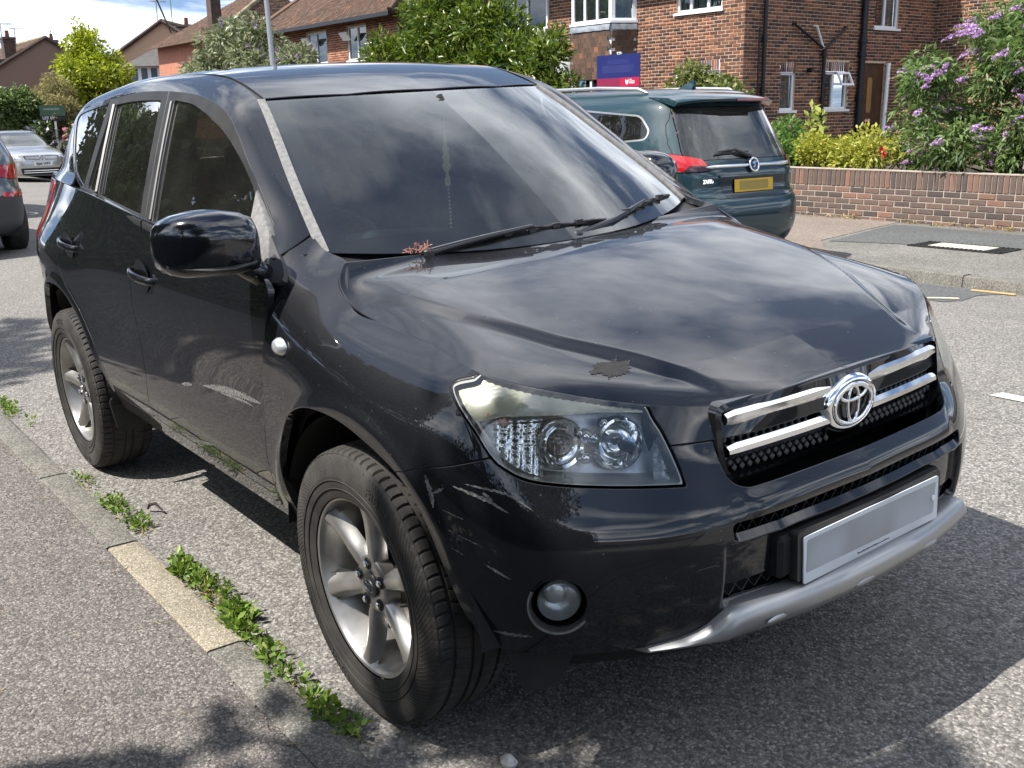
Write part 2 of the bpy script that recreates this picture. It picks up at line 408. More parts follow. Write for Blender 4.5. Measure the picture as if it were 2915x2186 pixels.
SIDE = [[(-3.46,.50,.36),(-3.50,.50,.47),(-3.53,.50,.585),(-3.53,.50,.72),(-3.52,.50,.86),(-3.50,.50,.985),(-3.47,.50,1.085),(-3.44,.50,1.265)],
        [(-3.41,.64,.37),(-3.44,.655,.47),(-3.46,.665,.585),(-3.46,.665,.72),(-3.45,.665,.86),(-3.43,.66,.985),(-3.40,.645,1.085),(-3.36,.60,1.265)]] + SIDE
def side_y(x, z):
    """half width of the glass plane above the belt"""
    h = z - 1.17
    y = .846 - .44*h - .11*h*h
    y = y - .03*np.clip(-x-1.5, 0, 2)**2 - .13*np.clip(x+1.07, 0, .75)*np.clip((z-1.08)/.13, 0, 1)
    return y
def hood_z(x, y):
    zc = np.interp(x, [-.4,-.24,-.1,0,.1,.2,.3,.4,.5,.6,.68,.74,.80], [1.140,1.121,1.101,1.084,1.066,1.046,1.0255,1.003,.979,.951,.926,.905,.880])
    return zc - .028*y*y
HOOD_E = [(-.262,.702,1.136),(-.228,.742,1.102),(-.18,.757,1.064),(-.118,.758,1.036),(.047,.750,1.012),(.205,.746,.995),(.40,.750,.969),(.535,.677,.943),(.64,.55,.909),(.735,.385,.888),(.768,.20,.893),(.778,0,.897)]
HOOD_C = [-.24,-.185,-.12,-.045,.06,.18,.32,.44,.54,.63,.68,.70]
def hood_nodes():
    C = []
    for c, e in zip(HOOD_C, HOOD_E):
        col = []
        for t in (0, .25, .5, .7, .84, .93, 1):
            x = c + (e[0]-c)*t; y = e[1]*t
            z = float(hood_z(x, y)); 
            if t == 1: z = e[2]
            elif t > .8: z = z + (e[2]-float(hood_z(e[0], e[1]))) * {.84:.10,.93:.42}[t]
            col.append((x, y, z))
        C.append(col)
    C[0] = [(-.24-.022*k*k, .705*k, 1.121 + .017*k**2) for k in (0,.25,.5,.7,.84,.93,1)]
    return np.array(C).transpose(1, 0, 2)      # rows: centre -> edge ; columns rear -> front
YL1 = ([-.3,-.14,.16,.39,.53,.64,.72],[.72,.69,.61,.51,.42,.36,.33])
def hood_surface(nu=150, nv=90):
    B, N = surf_grid(hood_nodes(), nu, nv)
    x, y = B[..., 0], B[..., 1]
    s = np.clip((y - np.interp(x, *YL1)) / .045, 0, 1); s = s*s*(3-2*s)
    edge = np.linspace(0, 1, nv)[:, None]
    wgt = np.clip((1-edge)/.25, 0, 1) * np.clip((x+.24)/.2, 0, 1)
    B[..., 2] += (.007 - .016*s) * wgt * np.clip((.74-x)/.12, 0, 1)
    du = np.gradient(B, axis=1); dv = np.gradient(B, axis=0); N = np.cross(du, dv); N /= np.linalg.norm(N, axis=-1, keepdims=True)+1e-12
    if N[..., 2].mean() < 0: N = -N
    return B, N
_SB = [(-.43,1.125),(-.529,1.199),(-.672,1.306),(-.813,1.400),(-.981,1.509),(-1.275,1.577),(-1.571,1.597),(-1.903,1.602),(-2.291,1.583),(-2.55,1.566),(-2.74,1.550),(-2.79,1.490),(-2.611,1.359),(-2.488,1.294),(-2.38,1.262)]
STRIP_B = [(x, float(side_y(np.float64(x), np.float64(z))), z) for x, z in _SB]
STRIP_A = [(-.40,.708,1.152),(-.52,.685,1.240),(-.70,.642,1.360),(-.86,.60,1.468),(-1.0,.565,1.552),(-1.25,.557,1.626),(-1.5,.562,1.649),(-1.85,.563,1.656),(-2.2,.556,1.646),(-2.55,.538,1.620),(-2.88,.515,1.570),(-3.10,.515,1.50),(-3.26,.55,1.38),(-3.33,.57,1.305),(-3.36,.60,1.265)]
STRIP_BUL = [.006,.007,.008,.009,.010,.011,.012,.013,.014,.017,.020,.028,.034,.034,.030]
def strip_nodes():
    C = []
    for b, a, k in zip(STRIP_B, STRIP_A, STRIP_BUL):
        b = np.array(b); a = np.array(a); col = []
        for t in (0, .3, .65, 1):
            p = b*(1-t) + a*t + 4*t*(1-t)*k*np.array([.15, .62, .62])
            col.append(p)
        C.append(col)
    C[12] = [C[12][0], np.array((-2.80,.700,1.368)), np.array((-3.05,.635,1.375)), C[12][3]]
    C[13] = [C[13][0], np.array((-2.73,.740,1.300)), np.array((-3.04,.668,1.305)), C[13][3]]
    C[14] = [np.array((-2.36,.815,1.262)), np.array((-2.66,.783,1.264)), np.array((-3.01,.712,1.265)), C[14][3]]
    return np.array(C).transpose(1, 0, 2)
ROOF_C = [(-.865,1.557),(-1.13,1.630),(-1.42,1.668),(-1.80,1.680),(-2.2,1.674),(-2.58,1.647),(-2.97,1.593)]
ROOF_E = STRIP_A[4:11]
def roof_nodes():
    C = []
    for (xc, zc), e in zip(ROOF_C, ROOF_E):
        C.append([(xc+(e[0]-xc)*t*t, e[1]*t, zc+(e[2]-zc)*t**2.4) for t in (0, .3, .6, .85, 1)])
    return np.array(C).transpose(1, 0, 2)
WS_C = [(-.165,1.118),(-.32,1.228),(-.50,1.348),(-.68,1.456),(-.865,1.555)]
WS_E = STRIP_A[:5]
def ws_nodes():
    C = []
    for (xc, zc), e in zip(WS_C, WS_E):
        C.append([(xc+(e[0]-xc)*t**2.2, e[1]*t, zc+(e[2]-zc)*t**2.2) for t in (0, .3, .6, .85, 1)])
    return np.array(C).transpose(1, 0, 2)
# ================= the black SUV =================
M_PAINT = None
def paint(name, col, dust=.05, flake=.0, rough=.5, specks=.3, crough=.025):
    m = bpy.data.materials.new(name); m.use_nodes = True; t = m.node_tree; b = t.nodes['Principled BSDF']; i = b.inputs
    i['Base Color'].default_value = (*col, 1); i['Roughness'].default_value = rough; i['Metallic'].default_value = flake
    i['Coat Weight'].default_value = 1; i['Coat Roughness'].default_value = crough; i['Coat IOR'].default_value = 1.55; i['Specular IOR Level'].default_value = .12
    tcn = t.nodes.new('ShaderNodeTexCoord'); o = t.nodes['Material Output']
    n = t.nodes.new('ShaderNodeTexNoise'); n.inputs['Scale'].default_value = 3.2; n.inputs['Detail'].default_value = 9; n.inputs['Roughness'].default_value = .7
    t.links.new(tcn.outputs['Object'], n.inputs[0])
    mr = t.nodes.new('ShaderNodeMapRange'); mr.inputs[1].default_value = .3; mr.inputs[2].default_value = .8; mr.inputs[3].default_value = dust*.3; mr.inputs[4].default_value = dust
    t.links.new(n.outputs['Fac'], mr.inputs[0])
    # coat smear: roughness varies a little
    m3 = t.nodes.new('ShaderNodeMapRange'); m3.inputs[3].default_value = crough*.6; m3.inputs[4].default_value = crough*2.2
    t.links.new(n.outputs['Fac'], m3.inputs[0]); t.links.new(m3.outputs[0], i['Coat Roughness'])
    # specks of dirt
    v = t.nodes.new('ShaderNodeTexVoronoi'); v.inputs['Scale'].default_value = 42; t.links.new(tcn.outputs['Object'], v.inputs['Vector'])
    lt = t.nodes.new('ShaderNodeMath'); lt.operation = 'LESS_THAN'; lt.inputs[1].default_value = .085; t.links.new(v.outputs['Distance'], lt.inputs[0])
    sc = t.nodes.new('ShaderNodeSeparateColor'); t.links.new(v.outputs['Color'], sc.inputs[0])
    gt = t.nodes.new('ShaderNodeMath'); gt.operation = 'GREATER_THAN'; gt.inputs[1].default_value = .72; t.links.new(sc.outputs[0], gt.inputs[0])
    ml = t.nodes.new('ShaderNodeMath'); ml.operation = 'MULTIPLY'; t.links.new(lt.outputs[0], ml.inputs[0]); t.links.new(gt.outputs[0], ml.inputs[1])
    ms = t.nodes.new('ShaderNodeMath'); ms.operation = 'MULTIPLY'; ms.inputs[1].default_value = specks; t.links.new(ml.outputs[0], ms.inputs[0])
    ad = t.nodes.new('ShaderNodeMath'); ad.operation = 'ADD'; ad.use_clamp = True; t.links.new(ms.outputs[0], ad.inputs[0]); t.links.new(mr.outputs[0], ad.inputs[1])
    df = t.nodes.new('ShaderNodeBsdfDiffuse'); df.inputs[0].default_value = (.30, .28, .25, 1)
    mx = t.nodes.new('ShaderNodeMixShader'); t.links.new(ad.outputs[0], mx.inputs[0]); t.links.new(b.outputs[0], mx.inputs[1]); t.links.new(df.outputs[0], mx.inputs[2])
    t.links.new(mx.outputs[0], o.inputs[0])
    return m
BLACK = paint('black_paint', (.0025, .0032, .0055), .011, 0, .5, specks=.12, crough=.012)
TRIM = mat('black_plastic_trim', (.02, .02, .021), .42, bump=.15, bs=900, bdist=.001, base2=(.035, .034, .033), vs=9)
TRIMG = mat('weathered_grey_plastic', (.13, .13, .127), .62, base2=(.21, .205, .195), vs=70, detail=8, bump=.1, bs=600, bdist=.001)
GLOSSB = mat('gloss_black', (.006, .006, .007), .12, coat=.6)
RUBBER = mat('black_rubber_seal', (.012, .012, .012), .6)
DARK = mat('underbody_black', (.008, .008, .008), .8)
CHROME = mat('chrome', (.86, .87, .88), .06, 1)
CHROMED = mat('lamp_reflector', (.80, .82, .83), .12, 1)
SATIN = mat('silver_satin_paint', (.36, .365, .37), .38, .75, var=.06, vs=3)
ALLOY = mat('alloy_wheel_silver', (.40, .395, .385), .36, .8, base2=(.30, .285, .265), vs=14, detail=8, coat=.35, crough=.15)
TYRE = mat('tyre_rubber', (.022, .021, .020), .78, base2=(.045, .041, .036), vs=16, detail=8, bump=.2, bs=500, bdist=.001)
DISC = mat('brake_disc_metal', (.22, .20, .18), .4, .9)
WSG = glass('windscreen_glass', (.60, .70, .68), 1.52, 0, .05)
TINT = glass('privacy_glass', (.09, .095, .09), 1.52, 0, .03)
SIDEG = glass('side_window_glass', (.50, .60, .56), 1.52, 0, .03)
LENSG = glass('lamp_lens', (.93, .95, .95), 1.5, 0, .05)
YEL = mat('yellowed_lens_plastic', (.62, .60, .42), .25, 0, base2=(.40, .40, .33), vs=12, coat=.8)
AMBER = mat('amber_bulb', (.55, .16, .05), .2, coat=1)
RED = mat('red_lamp_plastic', (.42, .008, .012), .12, coat=1, base2=(.30, .006, .01), vs=30)
WHITEP = mat('number_plate_white', (.62, .66, .70), .35, base2=(.50, .52, .55), vs=5)
SEAT = mat('dark_grey_seat_cloth', (.035, .037, .04), .9, var=.3, vs=40)
DASH = mat('grey_dashboard_plastic', (.055, .058, .06), .75, bump=.1, bs=500, bdist=.001)
LINING = mat('grey_roof_lining', (.16, .16, .155), .9)
def orient(sh, ref):
    """make normals point away from ref"""
    if np.mean(np.sum((sh.V - np.array(ref)) * sh.N, axis=1)) < 0: sh.N = -sh.N
    # face winding follows the normals
    p = sh.F[len(sh.F)//2]; a, b, c = sh.V[p[0]], sh.V[p[1]], sh.V[p[2]]
    k = 0
    for q in sh.F[::max(1, len(sh.F)//60)]:
        a, b, c = sh.V[q[0]], sh.V[q[1]], sh.V[q[2]]; k += np.sign(np.cross(b-a, c-a) @ sh.N[q[0]])
    if k < 0: sh.F = [q[::-1] for q in sh.F]
    return sh
def sym(sh):
    """weld a half to its mirror image along the centre line"""
    m = sh.mirror(); n = len(sh.V); c = np.abs(sh.V[:, 1]) < 1e-6
    N = sh.N.copy(); N[c, 1] = 0; N /= np.linalg.norm(N, axis=1, keepdims=True)+1e-12
    idx = np.where(c, np.arange(n), np.arange(n)+n)
    return Sh(np.vstack([sh.V, m.V]), np.vstack([N, m.N]), sh.F + [tuple(int(idx[i]) for i in p) for p in m.F])
car = thing('parked_suv', 'black four by four with chrome grille parked in the foreground beside the kerb', 'car')
car.rotation_euler = (ROAD_ROLL, 0, 0)
REF = (-1.0, 0, .7)
fenB, _ = surf_grid(_cols(FEN), 330, 120); sideB, _ = surf_grid(_cols(SIDE), 340, 96)
def sstep(x, a, b):
    t = np.clip((x-a)/(b-a), 0, 1); return t*t*(3-2*t)
# recessed middle of the bumper, arch lips
def arch_r(x, z, cx): return np.hypot(x-cx, z-.362)
x, y, z = fenB[..., 0], fenB[..., 1], fenB[..., 2]
rec = sstep(-(y-.447), -.004, .008) * sstep(z, .462, .472) * sstep(-z, -.612, -.604) * sstep(x, .6, .7)
fenB[..., 0] -= .020*rec
rec2 = sstep(-(y-.40), 0, .05) * sstep(-z, -.72, -.69) * sstep(z, .655, .668) * sstep(x, .6, .7)
fenB[..., 0] += .006*rec2
lip = np.exp(-((arch_r(x, z, .02)-.475)/.022)**2) * sstep(-x, -.46, -.40) * sstep(z, .42, .5)
fenB[..., 1] += .007*lip
x, y, z = sideB[..., 0], sideB[..., 1], sideB[..., 2]
lip = np.exp(-((arch_r(x, z, -2.56)-.50)/.024)**2) * sstep(z, .42, .5)
sideB[..., 1] += .007*lip
def regrid(B):
    du = np.gradient(B, axis=1); dv = np.gradient(B, axis=0); N = np.cross(du, dv); N /= np.linalg.norm(N, axis=-1, keepdims=True)+1e-12
    return orient(Sh.grid(B, N), REF)
FENS, SIDES = regrid(fenB), regrid(sideB)
_hb, _hn = hood_surface(190, 120); HOODH = orient(Sh.grid(_hb, _hn), (.2, 0, 0))
STRIPS = regrid(surf_grid(strip_nodes(), 260, 26)[0])
GAP = .0028
xz = lambda s: s.V[:, [0, 2]]
yz = lambda s: s.V[:, [1, 2]]
az_ = lambda s: np.c_[(s.V[:, 1]-s.V[:, 0])/math.sqrt(2), s.V[:, 2]]
def a2(p): return ((p[1]-p[0])/math.sqrt(2), p[2])
ARCH_F = smooth_poly([(-.36,.15),(-.395,.42),(-.40,.53),(-.362,.66),(-.309,.746),(-.233,.79),(-.13,.815),(.001,.811),(.132,.785),(.25,.745),(.317,.702),(.36,.645),(.41,.54),(.437,.46),(.46,.40),(.47,.15)], 6)
ARCH_R = smooth_poly([(-3.02,.15),(-3.03,.45),(-3.015,.58),(-2.95,.70),(-2.85,.785),(-2.73,.828),(-2.56,.845),(-2.42,.830),(-2.325,.787),(-2.239,.723),(-2.135,.625),(-2.085,.555),(-2.055,.47),(-2.05,.15)], 6)
LAMP3 = [(.405,.748,.985),(.385,.764,.964),(.352,.787,.954),(.351,.803,.941),(.392,.817,.913),(.447,.818,.87),(.493,.81,.82),(.522,.798,.798),(.561,.773,.778),(.61,.721,.766),(.686,.605,.750),(.746,.497,.741),(.728,.496,.774),(.702,.503,.826),(.675,.513,.872),(.64,.55,.93),(.50,.70,.99),(.41,.745,1.01)]
LAMP = np.array([a2(p) for p in LAMP3])
LAMP = np.vstack([LAMP[:1], smooth_poly(LAMP[1:12], 5, False), smooth_poly(LAMP[11:], 5, False)[1:]])
seam_a = np.array([a2(p) for p in [(.493,.81,.82),(.452,.843,.807),(.392,.872,.79),(.358,.881,.782),(.257,.895,.751),(.15,.9,.70)]])
def fender_f(s):
    a = az_(s); l = np.interp(a[:, 0], seam_a[:, 0], seam_a[:, 1], left=.82); return np.maximum(s.V[:, 2]-l, .12-s.V[:, 0])
def doorline(s):                     # >0 ahead of the door/wing shut line
    zl = [.30,.46,.60,.714,.86,.927,1.0,1.07,1.12,1.20,1.30]; xl = [-.52,-.495,-.485,-.477,-.446,-.421,-.395,-.388,-.45,-.55,-.72]
    return s.V[:, 0] - np.interp(s.V[:, 2], zl, xl)
def seam_A(s):                       # >0 below the wing / screen-pillar joint
    p = s.V; a = np.array([-.465,.785,1.155]); b = np.array([-.443,.712,1.187])
    return -((p[:, 2]-a[2]) - (b[2]-a[2])*(p[:, 1]-a[1])/(b[1]-a[1])) 
FOG = np.array([a2((.633,.757,.522))])[0]
def fogd(s, r): q = az_(s); return np.hypot((q[:, 0]-FOG[0])/1.0, q[:, 1]-FOG[1]) - r
GRO = round_poly([(.418,.97),(.418,.80),(.408,.735),(.375,.716),(-.375,.716),(-.408,.735),(-.418,.80),(-.418,.97)], [0,.03,.03,.03,.03,.03,.03,0])
UPO = round_poly([(.432,.612),(.432,.658),(-.432,.658),(-.432,.612)], .018)
LOO = round_poly([(.444,.474),(.444,.514),(-.444,.514),(-.444,.474)], .012)
FLAP = round_poly([(.517,.569),(.460,.575),(.462,.481),(.520,.487)], .014)
# --- wing
f = FENS.clip(fender_f(FENS)-GAP); f = f.clip(-sdist(xz(f), ARCH_F)-.0); f = f.clip(-sdist(az_(f), LAMP)-GAP); f = f.clip(np.maximum(doorline(f)-GAP, .832-f.V[:, 1])); f = f.clip(f.V[:, 0]+.60); f = f.clip(seam_A(f)-GAP)
fender = f.clip(f.V[:, 2]-.39)
# --- bumper (one half, mirrored)
b = FENS.clip(-fender_f(FENS)-GAP); b = b.clip(-sdist(xz(b), ARCH_F)); b = b.clip(-sdist(az_(b), LAMP)-GAP)
b = b.clip(np.where(b.V[:, 0] > .55, -sdist(yz(b), GRO), 1)); b = b.clip(np.where(b.V[:, 0] > .6, -sdist(yz(b), UPO), 1)); b = b.clip(np.where(b.V[:, 0] > .6, -sdist(yz(b), LOO), 1))
b = b.clip(fogd(b, .060)); b = b.clip(b.V[:, 2]-.388)
flapd = sdist(yz(b), FLAP); flp = b.clip(np.where(b.V[:, 0] > .6, flapd-.0012, -1)); b = b.clip(np.where(b.V[:, 0] > .6, -flapd-.0012, 1))
bump_half = b
lens = FENS.clip(sdist(az_(FENS), LAMP)-GAP*1.6)
def both(name, sh, m, d=.014, lip=.0025, parent=car, off=0):
    s = sh.offset(off) if off else sh
    a = s.flange(d, lip); r = sh_obj(name, a.mirror(), m, parent); l = sh_obj(name, a, m, parent); return r, l
both('front_wing', fender, BLACK, .022)
bumper = sh_obj('front_bumper', sym(bump_half).flange(.022), BLACK, car)
for s_ in (flp.flange(.008, .0015).mirror(), flp.flange(.008, .0015)): sh_obj('tow_hook_cover', s_, BLACK, bumper)
# --- bonnet
hd = HOODH.copy(); hf = np.ones(len(hd.V))
nvh, nuh = _hb.shape[:2]; vi = np.repeat(np.arange(nvh), nuh)/(nvh-1.0); ui = np.tile(np.arange(nuh), nvh)/(nuh-1.0)
full = sym(hd)
# trim by shrinking the edge: distance to the outline in plan
edge_xy = np.vstack([_hb[-1, :, :2], (_hb[-1, ::-1, :2] * [1, -1])])
rear = np.array([(-.24-.022*(k/.705)**2, k) for k in np.linspace(-.705, .705, 40)])
outline = np.vstack([_hb[-1, :, :2], (_hb[-1, ::-1, :2]*[1, -1])[1:], rear[1:-1]])
sd = sdist(full.V[:, :2], outline)
inside = np.where(np.abs(sd) < 1e-9, 0, np.abs(sd))
hood = full.clip(inside - GAP*1.1)
sh_obj('bonnet', hood.flange(.03, .005), BLACK, car)
# --- sides
DOOR_F = smooth_poly([(-.30,1.30),(-.335,1.17),(-.368,1.093),(-.39,1.0),(-.421,.927),(-.446,.86),(-.477,.714),(-.487,.60),(-.50,.50),(-.53,.458),(-.62,.450),(-1.0,.449),(-1.45,.449),(-1.545,.46),(-1.56,.50),(-1.505,.60),(-1.51,.70),(-1.54,.855),(-1.535,.93),(-1.52,1.02),(-1.47,1.09),(-1.405,1.165),(-1.36,1.30)], 6)
DOOR_R = smooth_poly([(-1.36,1.30),(-1.405,1.165),(-1.47,1.09),(-1.52,1.02),(-1.535,.93),(-1.54,.855),(-1.51,.70),(-1.505,.60),(-1.56,.50),(-1.575,.455),(-1.70,.449),(-1.95,.449),(-2.0,.48),(-2.04,.56),(-2.10,.645),(-2.21,.755),(-2.30,.82),(-2.385,.87),(-2.44,.935),(-2.452,1.016),(-2.41,1.11),(-2.33,1.18),(-2.24,1.225),(-2.15,1.36)], 6)
sdf = sdist(xz(SIDES), DOOR_F)
door_f = SIDES.clip(sdf-GAP); door_f = door_f.clip(-doorline(door_f)-GAP)
sdr = sdist(xz(SIDES), DOOR_R); door_r = SIDES.clip(sdr-GAP); door_r = door_r.clip(-sdist(xz(door_r), DOOR_F)-GAP)
q = SIDES.clip(-sdr-GAP); q = q.clip(-sdist(xz(q), DOOR_F)-GAP); q = q.clip(-sdist(xz(q), ARCH_R)); q = q.clip(-sdist(xz(q), ARCH_F)-.01); q = q.clip(-doorline(q)-GAP)
sill = q.clip(np.where(q.V[:, 0] > -2.2, -1, 1) * -1.0 * 1); sill = sill.clip(.6-sill.V[:, 2])
quarter = q.clip(-q.V[:, 0]-1.93); sill = q.clip(q.V[:, 0]+1.93); sill = sill.clip(.62-sill.V[:, 2])
# pillar / roof-side strip, joined to the quarter
st = STRIPS.clip(-seam_A(STRIPS)-GAP)
TAILL = round_poly([(-3.50,1.245),(-2.86,1.245),(-2.93,1.10),(-3.06,.99),(-3.50,.955)], .03)
quarter = quarter.clip(-sdist(xz(quarter), TAILL)-.001)
tail = SIDES.clip(sdist(xz(SIDES), TAILL)-.0025)
tail = tail.clip(-tail.V[:, 0]-2.85)
rq = both('rear_quarter_panel', quarter, BLACK, .022); both('sill', sill, BLACK, .03); both('roof_side_rail', st, BLACK, .012)
both('tail_lamp', tail, RED, .02, .004, off=.004)
FD = both('front_door', door_f, BLACK, .02); RD = both('rear_door', door_r, BLACK, .02)
# dark shell behind the shut lines
inner = SIDES.clip(-sdist(xz(SIDES), ARCH_R)+.02); inner = inner.clip(-sdist(xz(inner), ARCH_F)); inner = inner.clip(-inner.V[:, 0]-.5); inner = inner.offset(-.026)
ifen = FENS.clip(-sdist(xz(FENS), ARCH_F)+.01); ifen = ifen.clip(-sdist(az_(ifen), LAMP)-.004); ifen = ifen.clip(np.where(ifen.V[:, 0] > .55, -sdist(yz(ifen), GRO), 1)); ifen = ifen.clip(fogd(ifen, .07)); ifen = ifen.clip(.93-ifen.V[:, 2]).offset(-.05)
sh_obj('inner_shell', inner.mirror()+inner+ifen.mirror()+ifen, DARK, car)
# --- roof, screen
rg = regrid(surf_grid(roof_nodes(), 160, 50)[0])
e3 = rg.clip(np.r_[[1.0]*len(rg.V)])
nv_, nu_ = 50, 160
k_ = np.repeat(np.arange(nv_), nu_)/(nv_-1.0); kx = np.tile(np.arange(nu_), nv_)/(nu_-1.0)
roof = rg.clip((1-k_)*.6-.026); 
rk = rg.clip(-((1-k_)*.6-.024)).offset(-.006)
roof = roof.clip(-(roof.V[:, 0]-(np.interp(np.abs(roof.V[:, 1]), [0,.3,.56], [-.872,-.905,-1.008])-.004)))
roofo = sh_obj('roof', sym(roof).flange(.016), BLACK, car)
both('roof_ditch_moulding', rk, TRIM, .01, .001)
wsg = regrid(surf_grid(ws_nodes(), 120, 60)[0])
nv_, nu_ = 60, 120; kv = np.repeat(np.arange(nv_), nu_)/(nv_-1.0); ku = np.tile(np.arange(nu_), nv_)/(nu_-1.0)
glassf = wsg.clip((1-kv)*.68-.026)
mould = wsg.clip(-((1-kv)*.68-.025))
scr = sh_obj('windscreen', sym(glassf.offset(-.004)), WSG, car)
wm = both('screen_side_moulding', mould.offset(.004), TRIMG, .012, .002)
# black printed border inside the glass
kv2 = lambda s: s
g2 = wsg.clip((1-kv)*.68-.026)
def frit(sh):
    p = sh.V; cx = np.interp(np.abs(p[:, 1]), [0,.2,.4,.55,.66,.72], [-.262,-.272,-.305,-.36,-.40,-.44])
    low = p[:, 0]-cx
    ex = np.interp(p[:, 2], [1.15,1.24,1.36,1.468,1.552], [.708,.685,.642,.60,.565])-.075
    side = np.abs(p[:, 1])-ex
    tp = p[:, 2]-np.interp(np.abs(p[:, 1]), [0,.3,.56], [1.532,1.53,1.522])
    mir = .05-np.maximum(np.abs(np.abs(p[:, 1]))-.115, (1.492-p[:, 2]))
    mir = np.minimum(np.minimum(.135-np.abs(p[:, 1]-.0), p[:, 2]-1.488), .1)
    return np.maximum(np.maximum(low, side), np.maximum(tp, mir))
fr_ = g2.clip(frit(g2)).offset(-.0065)
FRIT = mat('black_glass_border', (.008, .008, .009), .35)
sh_obj('glass_border', sym(fr_), FRIT, scr)
# --- cowl below the screen
mb = MB(); rows = []
for k in np.linspace(-.70, .70, 29):
    t = abs(k)/.705
    rows.append([(-.24-.022*t*t-.002, k, 1.102+.017*t*t), (-.30-.02*t*t, k, 1.10+.02*t*t), (-.36-.05*t*t, k, 1.115+.03*t*t), (-.38-.06*t*t, k, 1.07)])
mb.loft(rows, closed=False); mb.build('cowl_panel', TRIM, car)
# --- side windows on the glass plane
def gplane(x0, x1, z0, z1, nx, nz, off=0):
    X, Z = np.meshgrid(np.linspace(x0, x1, nx), np.linspace(z0, z1, nz)); B = np.stack([X, side_y(X, Z)+off, Z], -1); return regrid(B)
GP = gplane(-2.92, -.30, 1.05, 1.62, 320, 76)
OUTER = smooth_poly([(-.529,1.199),(-.672,1.307),(-.726,1.340),(-.813,1.401),(-.893,1.458),(-.981,1.511),(-1.085,1.548),(-1.275,1.579),(-1.571,1.599),(-1.903,1.604),(-2.291,1.585),(-2.55,1.568)], 6, False)
LOWER = [(-2.95,1.272),(-2.6,1.268),(-2.38,1.264),(-2.28,1.243),(-2.15,1.234),(-1.407,1.170),(-1.275,1.158),(-.46,1.10),(-.35,1.092)]
LOWER = np.array(LOWER)
lz = lambda s: s.V[:, 2]-np.interp(s.V[:, 0], LOWER[:, 0], LOWER[:, 1])
REARQ = smooth_poly([(-2.55,1.568),(-2.70,1.555),(-2.775,1.538),(-2.79,1.505),(-2.755,1.465),(-2.68,1.41),(-2.605,1.359),(-2.488,1.296),(-2.38,1.264)], 6, False)
DLO = np.vstack([OUTER, REARQ[1:], LOWER[2:][:-1]])
BSPL = ([1.05,1.17,1.27,1.592,1.65],[-1.385,-1.40,-1.439,-1.567,-1.59])
CSPL = ([1.05,1.24,1.58,1.65],[-2.26,-2.268,-2.29,-2.295])
bx_ = lambda s: s.V[:, 0]-np.interp(s.V[:, 2], *BSPL)
cx_ = lambda s: s.V[:, 0]-np.interp(s.V[:, 2], *CSPL)
FG = round_poly([(-1.483,1.568),(-1.332,1.184),(-.605,1.130),(-.668,1.270),(-.712,1.311),(-.799,1.370),(-.902,1.428),(-1.005,1.478),(-1.111,1.513),(-1.304,1.555)], [.012,.01,.01,.03,.05,.05,.05,.05,.05,.06], 3)
RG1 = round_poly([(-1.619,1.571),(-1.462,1.197),(-2.02,1.238),(-2.166,1.566),(-1.9,1.576)], [.012,.01,.01,.012,.2], 3)
RG2 = round_poly([(-2.195,1.564),(-2.045,1.242),(-2.205,1.252),(-2.224,1.562)], .01, 3)
g = GP.clip(sdist(xz(GP), DLO)-.0015)
def cut(s, fs):
    for fn in fs: s = s.clip(fn(s))
    return s
ffr = cut(g, [lambda s: bx_(s)-.002, lambda s: -sdist(xz(s), FG), lambda s: -(s.V[:, 0]+.46-(.0)+ (s.V[:, 2]-1.2)*.75) if False else np.ones(len(s.V))])
rfr = cut(g, [lambda s: -bx_(s)-.002, lambda s: cx_(s)-.003, lambda s: -sdist(xz(s), RG1), lambda s: -sdist(xz(s), RG2)])
qgl = cut(g, [lambda s: -cx_(s)-.006])
qrim = cut(qgl, [lambda s: -(sdist(xz(s), DLO)-.016)])
qin = cut(qgl, [lambda s: sdist(xz(s), DLO)-.016])
for k in (0, 1):
    S_ = (lambda s: s.mirror()) if k == 0 else (lambda s: s)
    sh_obj('window_frame', S_(ffr.offset(.001).flange(.012, .002)), TRIM, FD[k]); sh_obj('window_frame', S_(rfr.offset(.001).flange(.012, .002)), TRIM, RD[k])
    sh_obj('window_glass', S_(GP.clip(sdist(xz(GP), FG)+.008).offset(-.006)), SIDEG, FD[k])
    sh_obj('window_glass', S_(GP.clip(sdist(xz(GP), RG1)+.008).offset(-.006)), TINT, RD[k])
    sh_obj('window_glass', S_(GP.clip(sdist(xz(GP), RG2)+.008).offset(-.006)), TINT, RD[k])
    sh_obj('quarter_glass', S_(qin.offset(-.002).flange(.006, .001)), TINT, rq[k]); sh_obj('quarter_glass_rim', S_(qrim.offset(.0015).flange(.01, .002)), GLOSSB, rq[k])
    # belt weatherstrips
    for a, b_, par in ((-.60, -1.392, FD[k]), (-1.408, -2.27, RD[k])):
        mb = MB(); ring = []
        for xx in np.linspace(a, b_, 26):
            zz = float(np.interp(xx, LOWER[:, 0], LOWER[:, 1])); yy = float(side_y(xx, zz)); sg = -1 if k == 0 else 1
            ring.append([(xx, sg*(yy-.006), zz+.014), (xx, sg*(yy+.006), zz+.016), (xx, sg*(yy+.0105), zz+.006), (xx, sg*(yy+.010), zz-.008), (xx, sg*(yy-.004), zz-.010)])
        mb.loft(ring); mb.build('belt_moulding', TRIM, par)
